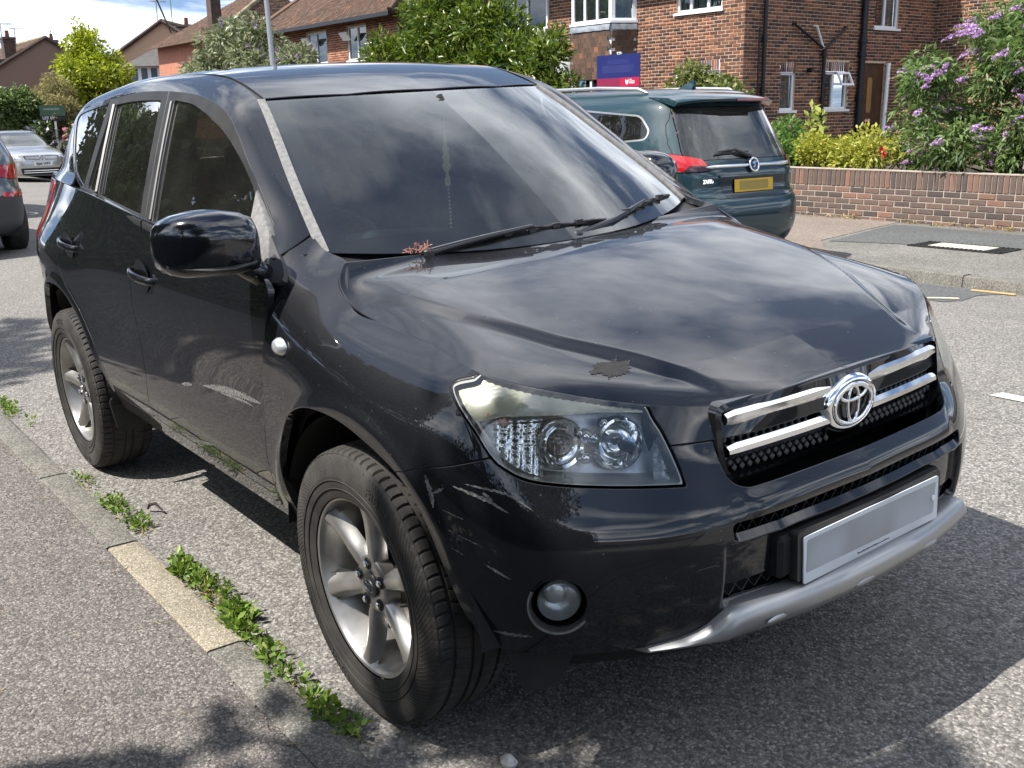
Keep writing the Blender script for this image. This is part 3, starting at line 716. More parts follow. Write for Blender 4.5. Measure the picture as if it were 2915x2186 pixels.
# thin bright edge lines on the frames
def gtube(name, pts, r, m, par, off=.004, k=0):
    sg = -1 if k == 0 else 1
    return MB().tube([(p[0], sg*(float(side_y(p[0], p[1]))+off), p[1]) for p in pts], r, 6).build(name, m, par)
for k in (0, 1):
    gtube('window_channel', [(-1.497,1.563),(-1.45,1.45),(-1.40,1.33),(-1.345,1.19)], .006, mat('channel_grey', (.075, .075, .073), .5), FD[k], .003, k)
    gtube('window_channel', [(-2.178,1.563),(-2.10,1.40),(-2.032,1.245)], .009, TRIM, RD[k], .004, k)
# ---------- headlamps ----------
def headlamp(side):
    sg = -1 if side == 'r' else 1
    S_ = (lambda s: s.mirror()) if sg < 0 else (lambda s: s)
    root = sh_obj('headlamp', S_(lens.offset(.001)), LENSG, car)
    # rim seal round the lens, side walls and back of the housing
    rim = lens.clip(-(sdist(az_(lens), LAMP)-.0065)); rim = rim.offset(-.003)
    sh_obj('lens_edge', S_(rim), mat('lens_edge_plastic', (.42, .42, .36), .3, coat=.6), root)
    inn = lens.clip(sdist(az_(lens), LAMP)-.005)
    dirn = np.array([-.80, -.45, -.05]); deep = inn.copy(); depth = .085
    deep.V = inn.V + dirn*depth/np.linalg.norm(dirn); deep.N = inn.N
    E = inn.border(); V = []; F = []
    wall = Sh(np.vstack([inn.V-inn.N*.003, deep.V]), np.vstack([-inn.N, -inn.N]), [(b, a, a+len(inn.V), b+len(inn.V)) for a, b in E])
    sh_obj('housing_wall', S_(wall), mat('lamp_inner_grey', (.62, .63, .62), .3, .5), root, normals=False)
    sh_obj('housing_back', S_(deep), mat('lamp_back_chrome', (.66, .68, .70), .3, .7, base2=(.30, .31, .32), vs=22), root)
    # upper ribbed strip, yellowed
    n = 9; band = lens.clip(lens.V[:, 2]-np.interp(az_(lens)[:, 0], [-.16,-.11,0,.12,.2,.3,.34], [.882,.889,.899,.901,.900,.88,.86])).clip
    bs = lens.clip(lens.V[:, 2]-np.interp(az_(lens)[:, 0], [-.16,-.11,0,.12,.2,.3,.34], [.882,.889,.899,.901,.900,.88,.86])); bs = bs.clip(sdist(az_(bs), LAMP)-.012)
    st_ = bs.offset(-.012); w_ = np.sin(st_.V[:, 2]*900+az_(st_)[:, 0]*220); st_.V = st_.V + st_.N*(.0016*w_)[:, None]
    sh_obj('ribbed_strip', S_(st_), YEL, root, normals=False)
    fwd = Vector((.93, .30*1, .10)).normalized()
    def place(p3):  # frame facing forward-outward at a point given for the +y side
        z = Vector((.955, .22, .10)).normalized(); x = Vector((0, 0, 1)).cross(z).normalized(); y = z.cross(x)
        M = Matrix([[x[i], y[i], z[i], p3[i]] for i in range(3)]+[[0, 0, 0, 1]])
        return M if sg > 0 else Matrix.Scale(-1, 4, (0, 1, 0)) @ M
    def flipf(mb):
        if sg < 0: mb.f = [q[::-1] for q in mb.f]
        return mb
    # projector
    c1 = (.556, .676, .833)
    mb = MB(); mb.lathe([(.054, -.03), (.055, .006), (.052, .012), (.045, .010), (.039, .000), (.035, -.005), (.034, .005), (.030, .003), (.027, -.012), (.001, -.012)], 48, place(c1)); flipf(mb).build('projector_ring', CHROME, root, 40)
    mb = MB(); mb.lathe([(.028, -.012), (.027, -.002), (.023, .007), (.016, .012), (.008, .015), (.0005, .016)], 32, place(c1)); flipf(mb).build('projector_lens', mat('dark_projector_glass', (.01, .015, .03), .02, coat=1, crough=0), root, 60)
    # high beam bowl
    c2 = (.622, .572, .824)
    mb = MB(); mb.lathe([(.058, -.01), (.056, .010), (.051, .013), (.047, .006), (.042, -.018), (.032, -.034), (.016, -.043), (.0005, -.045)], 48, place(c2)); flipf(mb).build('main_beam_reflector', CHROME, root, 40)
    mb = MB(); mb.tube([Vector((0, 0, -.05)), Vector((0, 0, -.012))], .007, 10); mb.v = [tuple(place(c2) @ Vector(p)) for p in mb.v]; flipf(mb).build('bulb', mat('bulb_cap', (.1, .1, .1), .3, .5), root)
    # chrome bridge and small domes
    for q, r in (((.588, .630, .845), .016), ((.598, .640, .802), .014), ((.612, .60, .872), .011)):
        mb = MB(); mb.lathe([(r, -.01), (r*.95, 0), (r*.7, r*.6), (.0005, r*.9)], 20, place(q)); flipf(mb).build('reflector_dome', CHROME, root, 60)
    # indicator compartment: stepped mirror facets + amber bulbs
    rr = random.Random(3)
    def facet_patch(a0, a1, z0, z1, na, nz, off, mname, mm):
        g_ = lens.clip(np.minimum(np.minimum(az_(lens)[:, 0]-a0, a1-az_(lens)[:, 0]), np.minimum(lens.V[:, 2]-z0, z1-lens.V[:, 2])))
        if not g_.F: return
        g_ = g_.clip(sdist(az_(g_), LAMP)-.016); q_ = g_.offset(-off); a_ = az_(g_)
        ia = np.floor((a_[:, 0]-a0)/(a1-a0)*na); iz = np.floor((a_[:, 1]-z0)/(z1-z0)*nz)
        fa = (a_[:, 0]-a0)/(a1-a0)*na-ia; fz = (a_[:, 1]-z0)/(z1-z0)*nz-iz
        q_.V = q_.V - q_.N*((.006*fz+.010*np.sin(fa*3.14))[:, None]); sh_obj(mname, S_(q_), mm, root, normals=False)
    facet_patch(.115, .225, .77, .897, 4, 9, .022, 'indicator_reflector', CHROMED)
    facet_patch(-.20, -.115, .735, .90, 1, 26, .020, 'side_reflector', mat('fluted_reflector', (.45, .48, .50), .3, .8))
    for q in ((.446, .772, .893), (.476, .757, .880)):
        mb = MB(); mb.lathe([(.011, -.02), (.012, .0), (.009, .008), (.0005, .011)], 14, place(q)); flipf(mb).build('amber_bulb', AMBER, root, 60)
    return root
for s_ in 'rl': headlamp(s_)
# ---------- grille ----------
def gx(y, z):      # grille plane
    return .748 + .030*(1-(y/.42)**2) - .10*(z-.80)
mb = MB()
P_ = round_poly([(.413,.895),(.413,.80),(.403,.738),(.372,.722),(-.372,.722),(-.403,.738),(-.413,.80),(-.413,.895)], [.03]*8)
ring_o = [(gx(p[0], p[1])+.006, p[0], p[1]) for p in P_]; ring_m = [(gx(p[0]*.97, p[1])+.010, p[0]*.975, .808+(p[1]-.808)*.90) for p in P_]; ring_i = [(gx(p[0], p[1])-.035, p[0]*.955, .808+(p[1]-.808)*.85) for p in P_]
ring_b = [(gx(p[0], p[1])-.05, p[0]*1.01, .808+(p[1]-.808)*1.03) for p in P_]
mb.loft([ring_b, ring_o, ring_m, ring_i], cap=False); grille = mb.build('grille', GLOSSB, car, 50)
mb = MB(); mb.add([(gx(p[0], p[1])-.040, p[0], p[1]) for p in P_], [tuple(range(len(P_)))]); mb.build('grille_backing', DARK, grille)
# chrome bars
for zc_, ztop in ((.862, 0), (.791, 0)):
    for sg in (-1, 1):
        rings = []
        for yy in np.linspace(.07, .388, 14):
            h = .0165*(1 if yy < .378 else .75); zc = zc_-.002*(yy/.4)**2; x0 = gx(yy, zc)
            rings.append([(x0-.018, sg*yy, zc+h*.9), (x0+.004, sg*yy, zc+h), (x0+.012, sg*yy, zc+h*.45), (x0+.0135, sg*yy, zc-h*.2), (x0+.009, sg*yy, zc-h*.85), (x0-.004, sg*yy, zc-h), (x0-.018, sg*yy, zc-h*.9)])
        mb = MB(); mb.loft(rings if sg > 0 else [r[::-1] for r in rings]); mb.build('chrome_bar', CHROME, grille, 25)
# diamonds between the bars
dm = MB(); dm.box((0, 0, 0), (.006, .0125, .0125), Matrix.Rotation(R_(45), 3, 'X'), .002)
dme = dm.mesh('grille_diamond', mat('grille_grey', (.055, .055, .055), .45), 20)
nets = MB()
for band in ((.738, .779), (.803, .850), (.872, .884)):
    rowsn = max(1, int(round((band[1]-band[0])/.0155)))
    for r_i in range(rowsn):
        zz = band[0]+(band[1]-band[0])*(r_i+.5)/rowsn
        for c_i in range(-18, 19):
            yy = c_i*.0222 + (.0111 if r_i % 2 else 0)
            if abs(yy) > .39 or (yy/.112)**2+((zz-.816)/.08)**2 < 1: continue
            if zz < .75 and abs(yy) > .375: continue
            o = link('grille_diamond', dme, grille); o.location = (gx(yy, zz)-.012, yy, zz)
            nets.tube([(gx(yy, zz)-.017, yy, zz), (gx(yy, zz)-.017, yy+.0111, zz+.0155)], .0015, 4); nets.tube([(gx(yy, zz)-.017, yy, zz), (gx(yy, zz)-.017, yy-.0111, zz+.0155)], .0015, 4)
nets.build('grille_web', TRIM, grille)
# badge
def ell(a, b, n=48, cx=0, cz=0): return [(cx+a*math.cos(2*math.pi*k/n), cz+b*math.sin(2*math.pi*k/n)) for k in range(n)]
EX, EZ = .789, .817
def ering(a, b, r, cz=0, xo=0, flat=.8, n=48, cy=0, m=CHROME, name='emblem_ring'):
    mb = MB(); V = []; k8 = 8
    for k in range(n):
        an = 2*math.pi*k/n; c = Vector((0, a*math.cos(an)+cy, b*math.sin(an)+cz)); nrm = Vector((0, math.cos(an)/a, math.sin(an)/b)).normalized()
        for j in range(k8):
            bj = 2*math.pi*j/k8; p = c + nrm*(r*math.cos(bj)) + Vector((r*flat*math.sin(bj), 0, 0)); V.append((EX+xo+p.x, p.y, EZ+p.z))
    F = [(k*k8+j, ((k+1) % n)*k8+j, ((k+1) % n)*k8+(j+1) % k8, k*k8+(j+1) % k8) for k in range(n) for j in range(k8)]
    mb.add(V, F); return mb.build(name, m, badge, 60)
mb = MB(); rings = []
for a, b, xo in ((.101, .073, -.035), (.101, .073, -.018), (.095, .068, -.004), (.087, .061, .004), (.079, .054, .005), (.074, .050, .000), (.072, .0485, -.008)):
    rings.append([(EX+xo, -p[0], EZ+p[1]) for p in ell(a, b)])
mb.loft(rings[::1], cap=False); badge = mb.build('badge', CHROME, grille, 50)
mb = MB(); mb.add([(EX-.006, p[0], EZ+p[1]) for p in ell(.073, .0495)], [tuple(range(48))]); mb.build('badge_face', mat('badge_black', (.004, .004, .005), .25, coat=.5), badge)
ering(.068, .0455, .0058, xo=.004); ering(.0198, .0435, .0048, xo=.004); ering(.047, .0167, .005, cz=.0257, xo=.004)
# ---------- bumper furniture ----------
def wires(y0, y1, z0, z1, xo, n, r):
    mb = MB(); d = (y1-y0)/n; h = z1-z0
    for k in range(-1, n+1):
        for s_ in (0, 1):
            ya, yb = y0+k*d, y0+(k+1)*d
            if s_: ya, yb = yb, ya
            def xp(y): return xo(y)
            a, b = (ya, z0), (yb, z1)
            if max(ya, yb) > y1+d*.5 or min(ya, yb) < y0-d*.5: continue
            mb.tube([(xp(a[0]), a[0], a[1]), (xp(b[0]), b[0], b[1])], r, 4)
    return mb
WIRE = mat('intake_wire', (.06, .06, .06), .5)
bump_x = lambda y: .842-.03*(y/.43)**2
w1 = wires(-.43, .43, .613, .657, lambda y: bump_x(y)-.028, 26, .0011); w1.build('intake_mesh', WIRE, bumper)
w2 = wires(-.445, .445, .474, .515, lambda y: bump_x(y)-.032, 24, .0011); w2.build('intake_mesh', WIRE, bumper)
mb = MB()
for z0, z1 in ((.605, .665), (.465, .52)):
    mb.loft([[(bump_x(y)-.055, y, z0), (bump_x(y)-.055, y, z1)] for y in np.linspace(-.45, .45, 13)], closed=False)
mb.build('intake_backing', DARK, bumper)
# body-colour slat edge
rings = []
for y in np.linspace(-.430, .430, 31):
    x0 = bump_x(y)-.004*(1 if abs(y) < .42 else 2)
    rings.append([(x0-.03, y, .618), (x0-.002, y, .6165), (x0+.004, y, .611), (x0+.002, y, .604), (x0-.022, y, .599)])
mb = MB(); mb.loft(rings); mb.build('bumper_slat', BLACK, bumper, 60)
# silver skid bar: one sweep that thins out and tucks under each bumper corner
rings = []
ys = [0,.06,.12,.18,.24,.30,.35,.39,.42,.440,.455,.475,.50,.53,.56,.59]
def skid_st(y):
    x0 = np.interp(y, [0,.12,.24,.35,.42,.455,.50,.55,.60], [.884,.881,.871,.853,.838,.826,.790,.752,.708])
    top = np.interp(y, [0,.40,.43,.455,.48,.52,.60], [.477,.473,.470,.452,.425,.405,.388]); bot = np.interp(y, [0,.42,.47,.60], [.400,.398,.392,.374])
    return x0, top, bot
for y in [-v for v in ys[:0:-1]] + ys:
    x0, top, bot = skid_st(abs(y)); h = top-bot
    rings.append([(x0-.06, y, top-.002), (x0-.012, y, top), (x0+.003, y, top-.10*h), (x0+.011, y, top-.32*h), (x0+.0095, y, top-.58*h), (x0-.003, y, bot+.10*h), (x0-.03, y, bot-.006), (x0-.09, y, bot-.014)])
mb = MB(); mb.loft(rings); skid = mb.build('skid_bar', SATIN, bumper, 50)
for yy in (-.335, -.065, .205):
    mb = MB(); rings = []; x0, top, bot = skid_st(abs(yy)); h = top-bot
    for r_, d in ((1, -.002), (.85, .0025), (.45, .0045), (.02, .0055)):
        rings.append([(x0+.006+d-.010*r_*math.sin(a+3.14)*.35, yy+.040*r_*math.cos(a), top-.66*h+.011*r_*math.sin(a)) for a in np.linspace(0, 2*math.pi, 20, endpoint=False)])
    mb.loft(rings, cap=False); mb.build('skid_bar_boss', SATIN, skid, 60)
# number plate
PX, PZ, PT = .862, .5326, .02
def plate(par, W_=.52, H_=.111, x=PX, z=PZ, m=WHITEP):
    P_ = round_poly([(-W_/2, -H_/2), (W_/2, -H_/2), (W_/2, H_/2), (-W_/2, H_/2)], .008)
    M = frame((x, 0, z), (0, 1, 0), (-math.sin(PT), 0, math.cos(PT)))
    mb = MB(); mb.prism(P_, .003, M); o = mb.build('number_plate', m, par, 20)
    return o, M
mb = MB(); mb.prism(round_poly([(-.275, -.048), (.275, -.048), (.275, .066), (-.275, .066)], .01), .022, frame((PX-.024, 0, PZ), (0, 1, 0), (-.02, 0, 1))); holder = mb.build('plate_holder', TRIM, bumper, 20)
mb = MB(); mb.box((PX-.045, 0, PZ+.01), (.05, .62, .10), bev=.01); mb.build('plate_bracket', DARK, bumper)
pl, PM = plate(bumper)
SMUDGE = mat('smeared_plate_lettering', (.36, .39, .42), .45, base2=(.27, .27, .28), vs=7, detail=1)
mb = MB(); mb.prism(round_poly([(-.252, -.030), (.240, -.036), (.248, .043), (-.248, .046)], .006), .0006, PM, .003); mb.build('plate_characters', SMUDGE, pl)
mb = MB()
for sx in (1,): mb.lathe([(.0075, 0), (.007, .004), (.0005, .005)], 14, PM @ Matrix.Translation((sx*.236, .004, .003)))
mb.build('plate_screw_cap', mat('white_plastic_cap', (.75, .76, .76), .4), pl)
mb = MB(); rr = random.Random(2)
for k in range(30):
    xx = -.065+k*.0042; hh = rr.uniform(.002, .0045)
    mb.prism([(xx, -.047), (xx+.0026, -.047), (xx+.0026, -.047+hh), (xx, -.047+hh)], .0004, PM, .003)
mb.build('plate_small_print', mat('print_black', (.03, .03, .03), .6), pl)
# fog lamps
for sg in (-1, 1):
    z = Vector((.84, .50*sg, .02)).normalized(); c = Vector((.628, .752*sg, .524)); x_ = Vector((0, 0, 1)).cross(z).normalized(); y_ = z.cross(x_)
    M = Matrix([[x_[i], y_[i], z[i], c[i]] for i in range(3)]+[[0, 0, 0, 1]])
    mb = MB(); mb.lathe([(.064, .012), (.060, .004), (.057, -.030), (.040, -.045), (.0005, -.05)], 36, M); fl = mb.build('fog_lamp', TRIM, bumper, 40)
    mb = MB(); mb.lathe([(.0465, -.012), (.046, .0), (.040, .006), (.026, .010), (.0005, .012)], 36, M); mb.build('fog_lens', LENSG, fl, 60)
    mb = MB(); mb.lathe([(.046, -.004), (.042, -.016), (.030, -.028), (.012, -.033), (.0005, -.034)], 36, M); mb.build('fog_reflector', mat('fog_reflector', (.62, .64, .65), .35, .75), fl, 60)
    mb = MB(); mb.lathe([(.026, -.03), (.025, -.016), (.015, -.011), (.0005, -.010)], 20, M @ Matrix.Translation((-.006, .012, 0))); mb.build('fog_bulb_shield', mat('fog_reflector', (.62, .64, .65), .35, .75), fl, 60)
    pts = [M @ Vector((.066*math.cos(a), .066*math.sin(a)-.004, .006)) for a in np.linspace(R_(150), R_(345), 24)]
    mb = MB(); mb.tube(pts, .0035, 6); mb.build('fog_lamp_edge', TRIMG, fl)
# mud flaps / lower splash guards
for sg in (-1, 1):
    mb = MB(); mb.prism([(0, 0), (.17, -.01), (.13, -.10), (.085, -.125), (.045, -.12)], .008, frame((.475, sg*.80, .392), (.62, -.62*sg, 0), (0, 0, 1))); mb.build('splash_guard', TRIM, car)
    mb = MB(); mb.prism(round_poly([(0, 0), (.16, 0), (.15, -.15), (.02, -.15)], .03), .008, frame((-2.13, sg*.87, .41), (0, -sg, 0), (0, 0, 1))); mb.build('mud_flap', TRIM, car)
# arch liners, underbody
for cx in (.03, -2.54):
    for sg in (-1, 1):
        mb = MB(); rings = []
        for yy in (.868, .80, .66, .52):
            rr_ = .462 if yy > .86 else .47
            rings.append([(cx+rr_*1.02*math.cos(a), sg*min(yy, float(np.interp(cx+rr_*math.cos(a), [-3.02,-2.85,-2.7], [.77,.83,.868]))), .36+rr_*.98*math.sin(a)) for a in np.linspace(R_(4), R_(176), 40)])
        mb.loft(rings, closed=False)
        mb.add([(cx+.47*math.cos(a), sg*.53, .36+.47*math.sin(a)) for a in np.linspace(R_(4), R_(176), 40)], [tuple(range(40))])
        mb.build('arch_liner', DARK, car)
mb = MB(); mb.box((-1.28, 0, .37), (1.75, 1.5, .08)); mb.box((-3.2, 0, .42), (.5, 1.2, .12)); mb.box((.45, 0, .37), (.5, 1.05, .06)); mb.box((-1.3, 0, .30), (3.4, .5, .08)); mb.tube([(0, -.7, .3), (0, .7, .3)], .03); mb.tube([(-2.56, -.7, .34), (-2.56, .7, .34)], .04); mb.build('underbody', DARK, car)
# firewall + engine bay floor so nothing shows through
mb = MB(); mb.box((.1, 0, .62), (.06, 1.0, .5)); mb.box((-.42, 0, .80), (.04, 1.5, .70)); mb.box((.62, 0, .66), (.02, .98, .45)); mb.build('bulkhead', DARK, car)
# tailgate + rear bumper
mb = MB(); rings = []
for z_, xx, yy in ((.40, -3.46, .56), (.55, -3.53, .57), (.70, -3.53, .57), (.95, -3.51, .57), (1.10, -3.47, .57), (1.265, -3.42, .60)):
    rings.append([(xx-.02*(1-(k/yy)**2), k, z_) for k in np.linspace(-yy, yy, 9)])
mb.loft(rings, closed=False); mb.build('tailgate', BLACK, car, 60)
mb = MB(); rings = []
for z_, xx, yy in ((1.27, -3.40, .60), (1.38, -3.31, .55), (1.50, -3.15, .51), (1.58, -2.92, .51)):
    rings.append([(xx-.03*(1-(k/yy)**2), k, z_) for k in np.linspace(-yy, yy, 9)])
mb.loft(rings, closed=False); mb.build('rear_screen', TINT, car, 60)
# ---------- door handles ----------
def handle(x0, x1, zc, par, sg):
    """pull bar over a scooped cup; x0 front end, x1 rear end"""
    ys = .8855
    mb = MB(); rings = []
    for t in np.linspace(0, 1, 15):
        xx = x0+(x1-x0)*t; b = .030*math.sin(math.pi*min(1, max(0, t*1.0)))**.5+.004; z = zc+.018*(t-.4); w_ = .0135*(1+.15*math.sin(math.pi*t))
        o_ = ys-.012+b
        rings.append([(xx, sg*(o_+.010*math.cos(a)), z+w_*math.sin(a)) for a in np.linspace(0, 2*math.pi, 12, endpoint=False)])
    mb.loft(rings if sg*(x1-x0) > 0 else [r[::-1] for r in rings]); h = mb.build('door_handle', BLACK, par, 60)
    mb = MB(); c = Vector(((x0+x1)/2+.01, sg*(ys+.0008), zc+.006)); rings = []
    for r_, dy in ((1.12, .0005), (1.0, .0012), (.85, .0006), (.02, .0004)):
        rings.append([(c.x+.062*r_*math.cos(a), c.y+sg*dy-sg*.0032*math.cos(a)*0, c.z+.052*r_*math.sin(a)) for a in np.linspace(0, 2*math.pi, 28, endpoint=False)])
    mb.loft(rings if sg > 0 else [r[::-1] for r in rings], cap=False); mb.build('handle_recess', mat('handle_cup_black', (.003, .003, .003), .3, coat=.8), par, 60)
for k, sg in ((0, -1), (1, 1)):
    handle(-1.272, -1.505, 1.000, FD[k], sg); handle(-2.165, -2.40, 1.030, RD[k], sg)
# ---------- side repeaters ----------
for sg in (-1, 1):
    mb = MB(); rings = []
    for r_, d in ((1.15, -.004), (1.1, .003), (1.0, .005), (.85, .012), (.5, .017), (.02, .019)):
        rings.append([(-.313+.030*r_*math.cos(a), sg*(.888+d), .937+.021*r_*math.sin(a)) for a in np.linspace(0, 2*math.pi, 28, endpoint=False)])
    mb.loft(rings if sg > 0 else [r[::-1] for r in rings]); mb.build('side_repeater', mat('clear_dimpled_lens', (.62, .63, .64), .15, .6, bump=.5, bs=260, bdist=.004, coat=1), car, 60)
# ---------- mirror corner sails, mirrors ----------
def sail(sg):
    def fold(o):       # the far mirror is folded back against the door
        if sg > 0:
            M = Matrix.Translation((-.67, .85, 0)) @ Matrix.Rotation(R_(80), 4, 'Z') @ Matrix.Translation((.47, -.885, 0)); o.data.transform(M)
        return o
    def P3(x, z, o=.0): return (x, sg*(float(side_y(x, z))+o), z)
    A = [(-.683,.733,1.304),(-.600,.754,1.250),(-.522,.777,1.195),(-.430,.842,1.086),(-.475,.855,1.094),(-.585,.842,1.125),(-.605,.822,1.152)]
    def slab(P_, h, shrink, name, m, par):
        P_ = np.array(P_); c = P_.mean(0); nv_ = np.array([0, .86, .5]); rings = [[tuple((p+nv_*o_)*(1, sg, 1)) for p in Q] for Q, o_ in ((P_, -.012), (P_, h*.6), (c+(P_-c)*shrink, h))]
        if sg > 0: rings = [r[::-1] for r in rings]
        mb = MB(); mb.loft(rings); return mb.build(name, m, par, 40)
    slab(A, .012, .94, 'mirror_sail', TRIMG, FD[0 if sg < 0 else 1])
    slab([(-.518,.776,1.194),(-.46,.788,1.154),(-.418,.796,1.125),(-.389,.807,1.102),(-.378,.819,1.087),(-.386,.828,1.079),(-.41,.836,1.078),(-.430,.840,1.082)], .012, .93, 'wing_corner_trim', TRIM, car)
    # housing: lofted along y from the root outwards
    root = None; rings = []
    for t, xc, zc, hx, hz in ((0, -.455, 1.192, .050, .050), (.06, -.456, 1.198, .075, .072), (.18, -.460, 1.204, .088, .082), (.4, -.468, 1.208, .096, .088), (.62, -.480, 1.208, .094, .087), (.8, -.495, 1.205, .085, .081), (.91, -.510, 1.203, .068, .070), (.97, -.520, 1.202, .045, .052), (1, -.525, 1.202, .015, .02)):
        y = .868+.243*t; ring = []
        for a in np.linspace(0, 2*math.pi, 36, endpoint=False):
            c_, s_ = math.cos(a), math.sin(a); e = .62
            px = hx*math.copysign(abs(c_)**e, c_); pz = hz*.95*math.copysign(abs(s_)**.68, s_)
            if px < 0: px *= .55
            ring.append((xc+px, sg*y, zc+pz-.012*(pz < 0)*abs(c_)))
        rings.append(ring)
    mb = MB(); mb.loft(rings if sg < 0 else [r[::-1] for r in rings]); mir = fold(mb.build('door_mirror', mat('mirror_gloss_black', (.003, .0035, .006), .12, coat=1, crough=.01), FD[0 if sg < 0 else 1], 70))
    # lower skirt and arm
    rings = []
    for t, hx, z0 in ((.0, .05, 1.155), (.12, .082, 1.139), (.35, .094, 1.133), (.6, .092, 1.134), (.8, .078, 1.139), (.95, .040, 1.148)):
        y = .868+.243*t; xc = -.456-.055*t*t; ring = []
        for a in np.linspace(0, 2*math.pi, 20, endpoint=False):
            px = hx*math.cos(a); px = px*.6 if px < 0 else px
            ring.append((xc+px*1.012, sg*y, z0+.012+.017*math.sin(a)))
        rings.append(ring)
    mb = MB(); mb.loft(rings if sg < 0 else [r[::-1] for r in rings]); fold(mb.build('mirror_skirt', TRIM, mir, 60))
    mb = MB(); mb.tube([(-.462, sg*.835, 1.098), (-.455, sg*.860, 1.110), (-.452, sg*.885, 1.128), (-.456, sg*.915, 1.140)], [.030, .034, .034, .024], 12); fold(mb.build('mirror_arm', GLOSSB, mir, 60))
    P_ = round_poly([(-.105, -.065), (.105, -.065), (.105, .065), (-.105, .065)], .04)
    mb = MB(); mb.prism(P_ , .002, frame((-.512, sg*1.0, 1.205), (0, 1, 0), (0, 0, 1)), -.004); fold(mb.build('mirror_glass', mat('mirror_silver', (.9, .9, .9), .01, 1), mir))
for sg in (-1, 1): sail(sg)
# ---------- wipers ----------
def wiper(pivot, knee, b0, b1):
    piv, kn, b0, b1 = map(Vector, (pivot, knee, b0, b1)); mid = b0.lerp(b1, .46)
    up = Vector((.5, 0, .86))
    mb = MB(); mb.tube([piv, piv.lerp(kn, .5)+up*.006, kn+up*.010, mid+up*.030], [.013, .011, .009, .006], 8); arm = mb.build('wiper_arm', GLOSSB, car, 50)
    mb = MB(); mb.lathe([(.019, -.02), (.019, .008), (.013, .014), (.0005, .015)], 18, Matrix.Translation(piv)); mb.build('wiper_pivot', TRIM, arm)
    d = (b1-b0)
    mb = MB(); mb.tube([b0+up*.006+d*t for t in np.linspace(0, 1, 9)], .0045, 6); mb.build('wiper_rubber', RUBBER, arm)
    mb = MB()
    for t0, t1, h in ((.02, .30, .014), (.30, .62, .030), (.62, .98, .014), (.16, .46, .022), (.46, .78, .022)):
        pts = [b0+d*(t0+(t1-t0)*q)+up*(.009+h*math.sin(math.pi*q)*.55) for q in np.linspace(0, 1, 7)]; mb.tube(pts, .0042, 6)
    for t0 in (.16, .30, .46, .62, .78): mb.box(tuple(b0+d*t0+up*.018), (.012, .026, .014))
    mb.build('wiper_bridge', TRIM, arm)
wiper((-.252, -.455, 1.126), (-.225, -.28, 1.142), (-.243, -.36, 1.133), (-.215, .175, 1.142))
wiper((-.195, .035, 1.118), (-.215, .20, 1.137), (-.222, .215, 1.142), (-.372, .600, 1.165))
# dry blossom caught on the cowl
mb = MB(); rr = random.Random(8)
for k in range(26):
    a = Vector((-.262+rr.gauss(0, .012), -.475+rr.gauss(0, .02), 1.132)); b_ = a+Vector((rr.gauss(0, .012), rr.gauss(0, .016), rr.uniform(.005, .03))); mb.tube([a, a.lerp(b_, .5)+Vector((0, rr.gauss(0, .004), .004)), b_], .0012, 4)
tagp(mb.build('dead_blossom', mat('dry_pink_blossom', (.42, .20, .15), .9, var=.3, vs=60)), 'dried pinkish blossom sprig lodged at the foot of the windscreen', 'twig').rotation_euler = (ROAD_ROLL, 0, 0)
# ---------- bird-lime stain, scuffs (thin flakes lying on the paint) ----------
def stain(name, base, center, ax, r0, r1, mm, par, n=60, seed=1, off=.0012):
    """irregular flat fleck cut out of a body surface"""
    rr = random.Random(seed); P_ = []
    for k in range(n):
        a = 2*math.pi*k/n; q = 1+.28*math.sin(3*a+seed)+.22*rr.uniform(-1, 1); P_.append((center[0]+r0*q*math.cos(a), center[1]+r1*q*math.sin(a)))
    s = base.clip(sdist(base.V[:, list(ax)], P_)); 
    if s.F: sh_obj(name, s.offset(off), mm, par)
STAIN = mat('dark_stain', (.010, .009, .009), .7, base2=(.022, .02, .02), vs=90)
SCUFF = mat('pale_scuff', (.22, .22, .21), .7, base2=(.03, .03, .03), vs=130, detail=6)
def scuff(base, ax, pts, w, par=car, seed=1, m=None, off=.0009):
    """ragged thin mark following a line on a body surface"""
    P_ = smooth_poly(pts, 5, False); Q = ax(base); near = base.clip(.05-sdist(Q, P_, False)); 
    if not near.F: return
    Q = ax(near); rr_ = np.sin(Q[:, 0]*390+seed)*np.sin(Q[:, 1]*610+seed*2)
    L_ = np.cumsum(np.r_[0, np.linalg.norm(np.diff(P_, axis=0), axis=1)]); k = np.argmin(((Q[:, None, :]-P_[None])**2).sum(-1), 1); t = L_[k]/L_[-1]
    s = near.clip(w*np.sin(np.pi*np.clip(t, .02, .98))**.6*(1+.45*rr_)-sdist(Q, P_, False))
    if s.F: sh_obj('scuff_mark', s.offset(off).mirror(), m or SCUFF, par)
def fine(base, f): return base
_dz = np.linspace
def dense(x0, x1, z0, z1, src):      # a finer copy of a region of the side for small marks
    k = src.clip(np.minimum(np.minimum(src.V[:, 0]-x0, x1-src.V[:, 0]), np.minimum(src.V[:, 2]-z0, z1-src.V[:, 2])))
    for _ in range(2):
        V = list(k.V); N = list(k.N); F = []; cache = {}
        def midp(a, b):
            e_ = (min(a, b), max(a, b))
            if e_ not in cache: n_ = N[a]+N[b]; cache[e_] = len(V); V.append((V[a]+V[b])/2); N.append(n_/np.linalg.norm(n_))
            return cache[e_]
        for p in k.F:
            for q in range(1, len(p)-1):
                a, b, c_ = p[0], p[q], p[q+1]; ab, bc, ca = midp(a, b), midp(b, c_), midp(c_, a); F += [(a, ab, ca), (ab, b, bc), (ca, bc, c_), (ab, bc, ca)]
        k = Sh(np.array(V), np.array(N), F)
    return k
sd1 = dense(-1.35, -.45, .44, .80, SIDES)
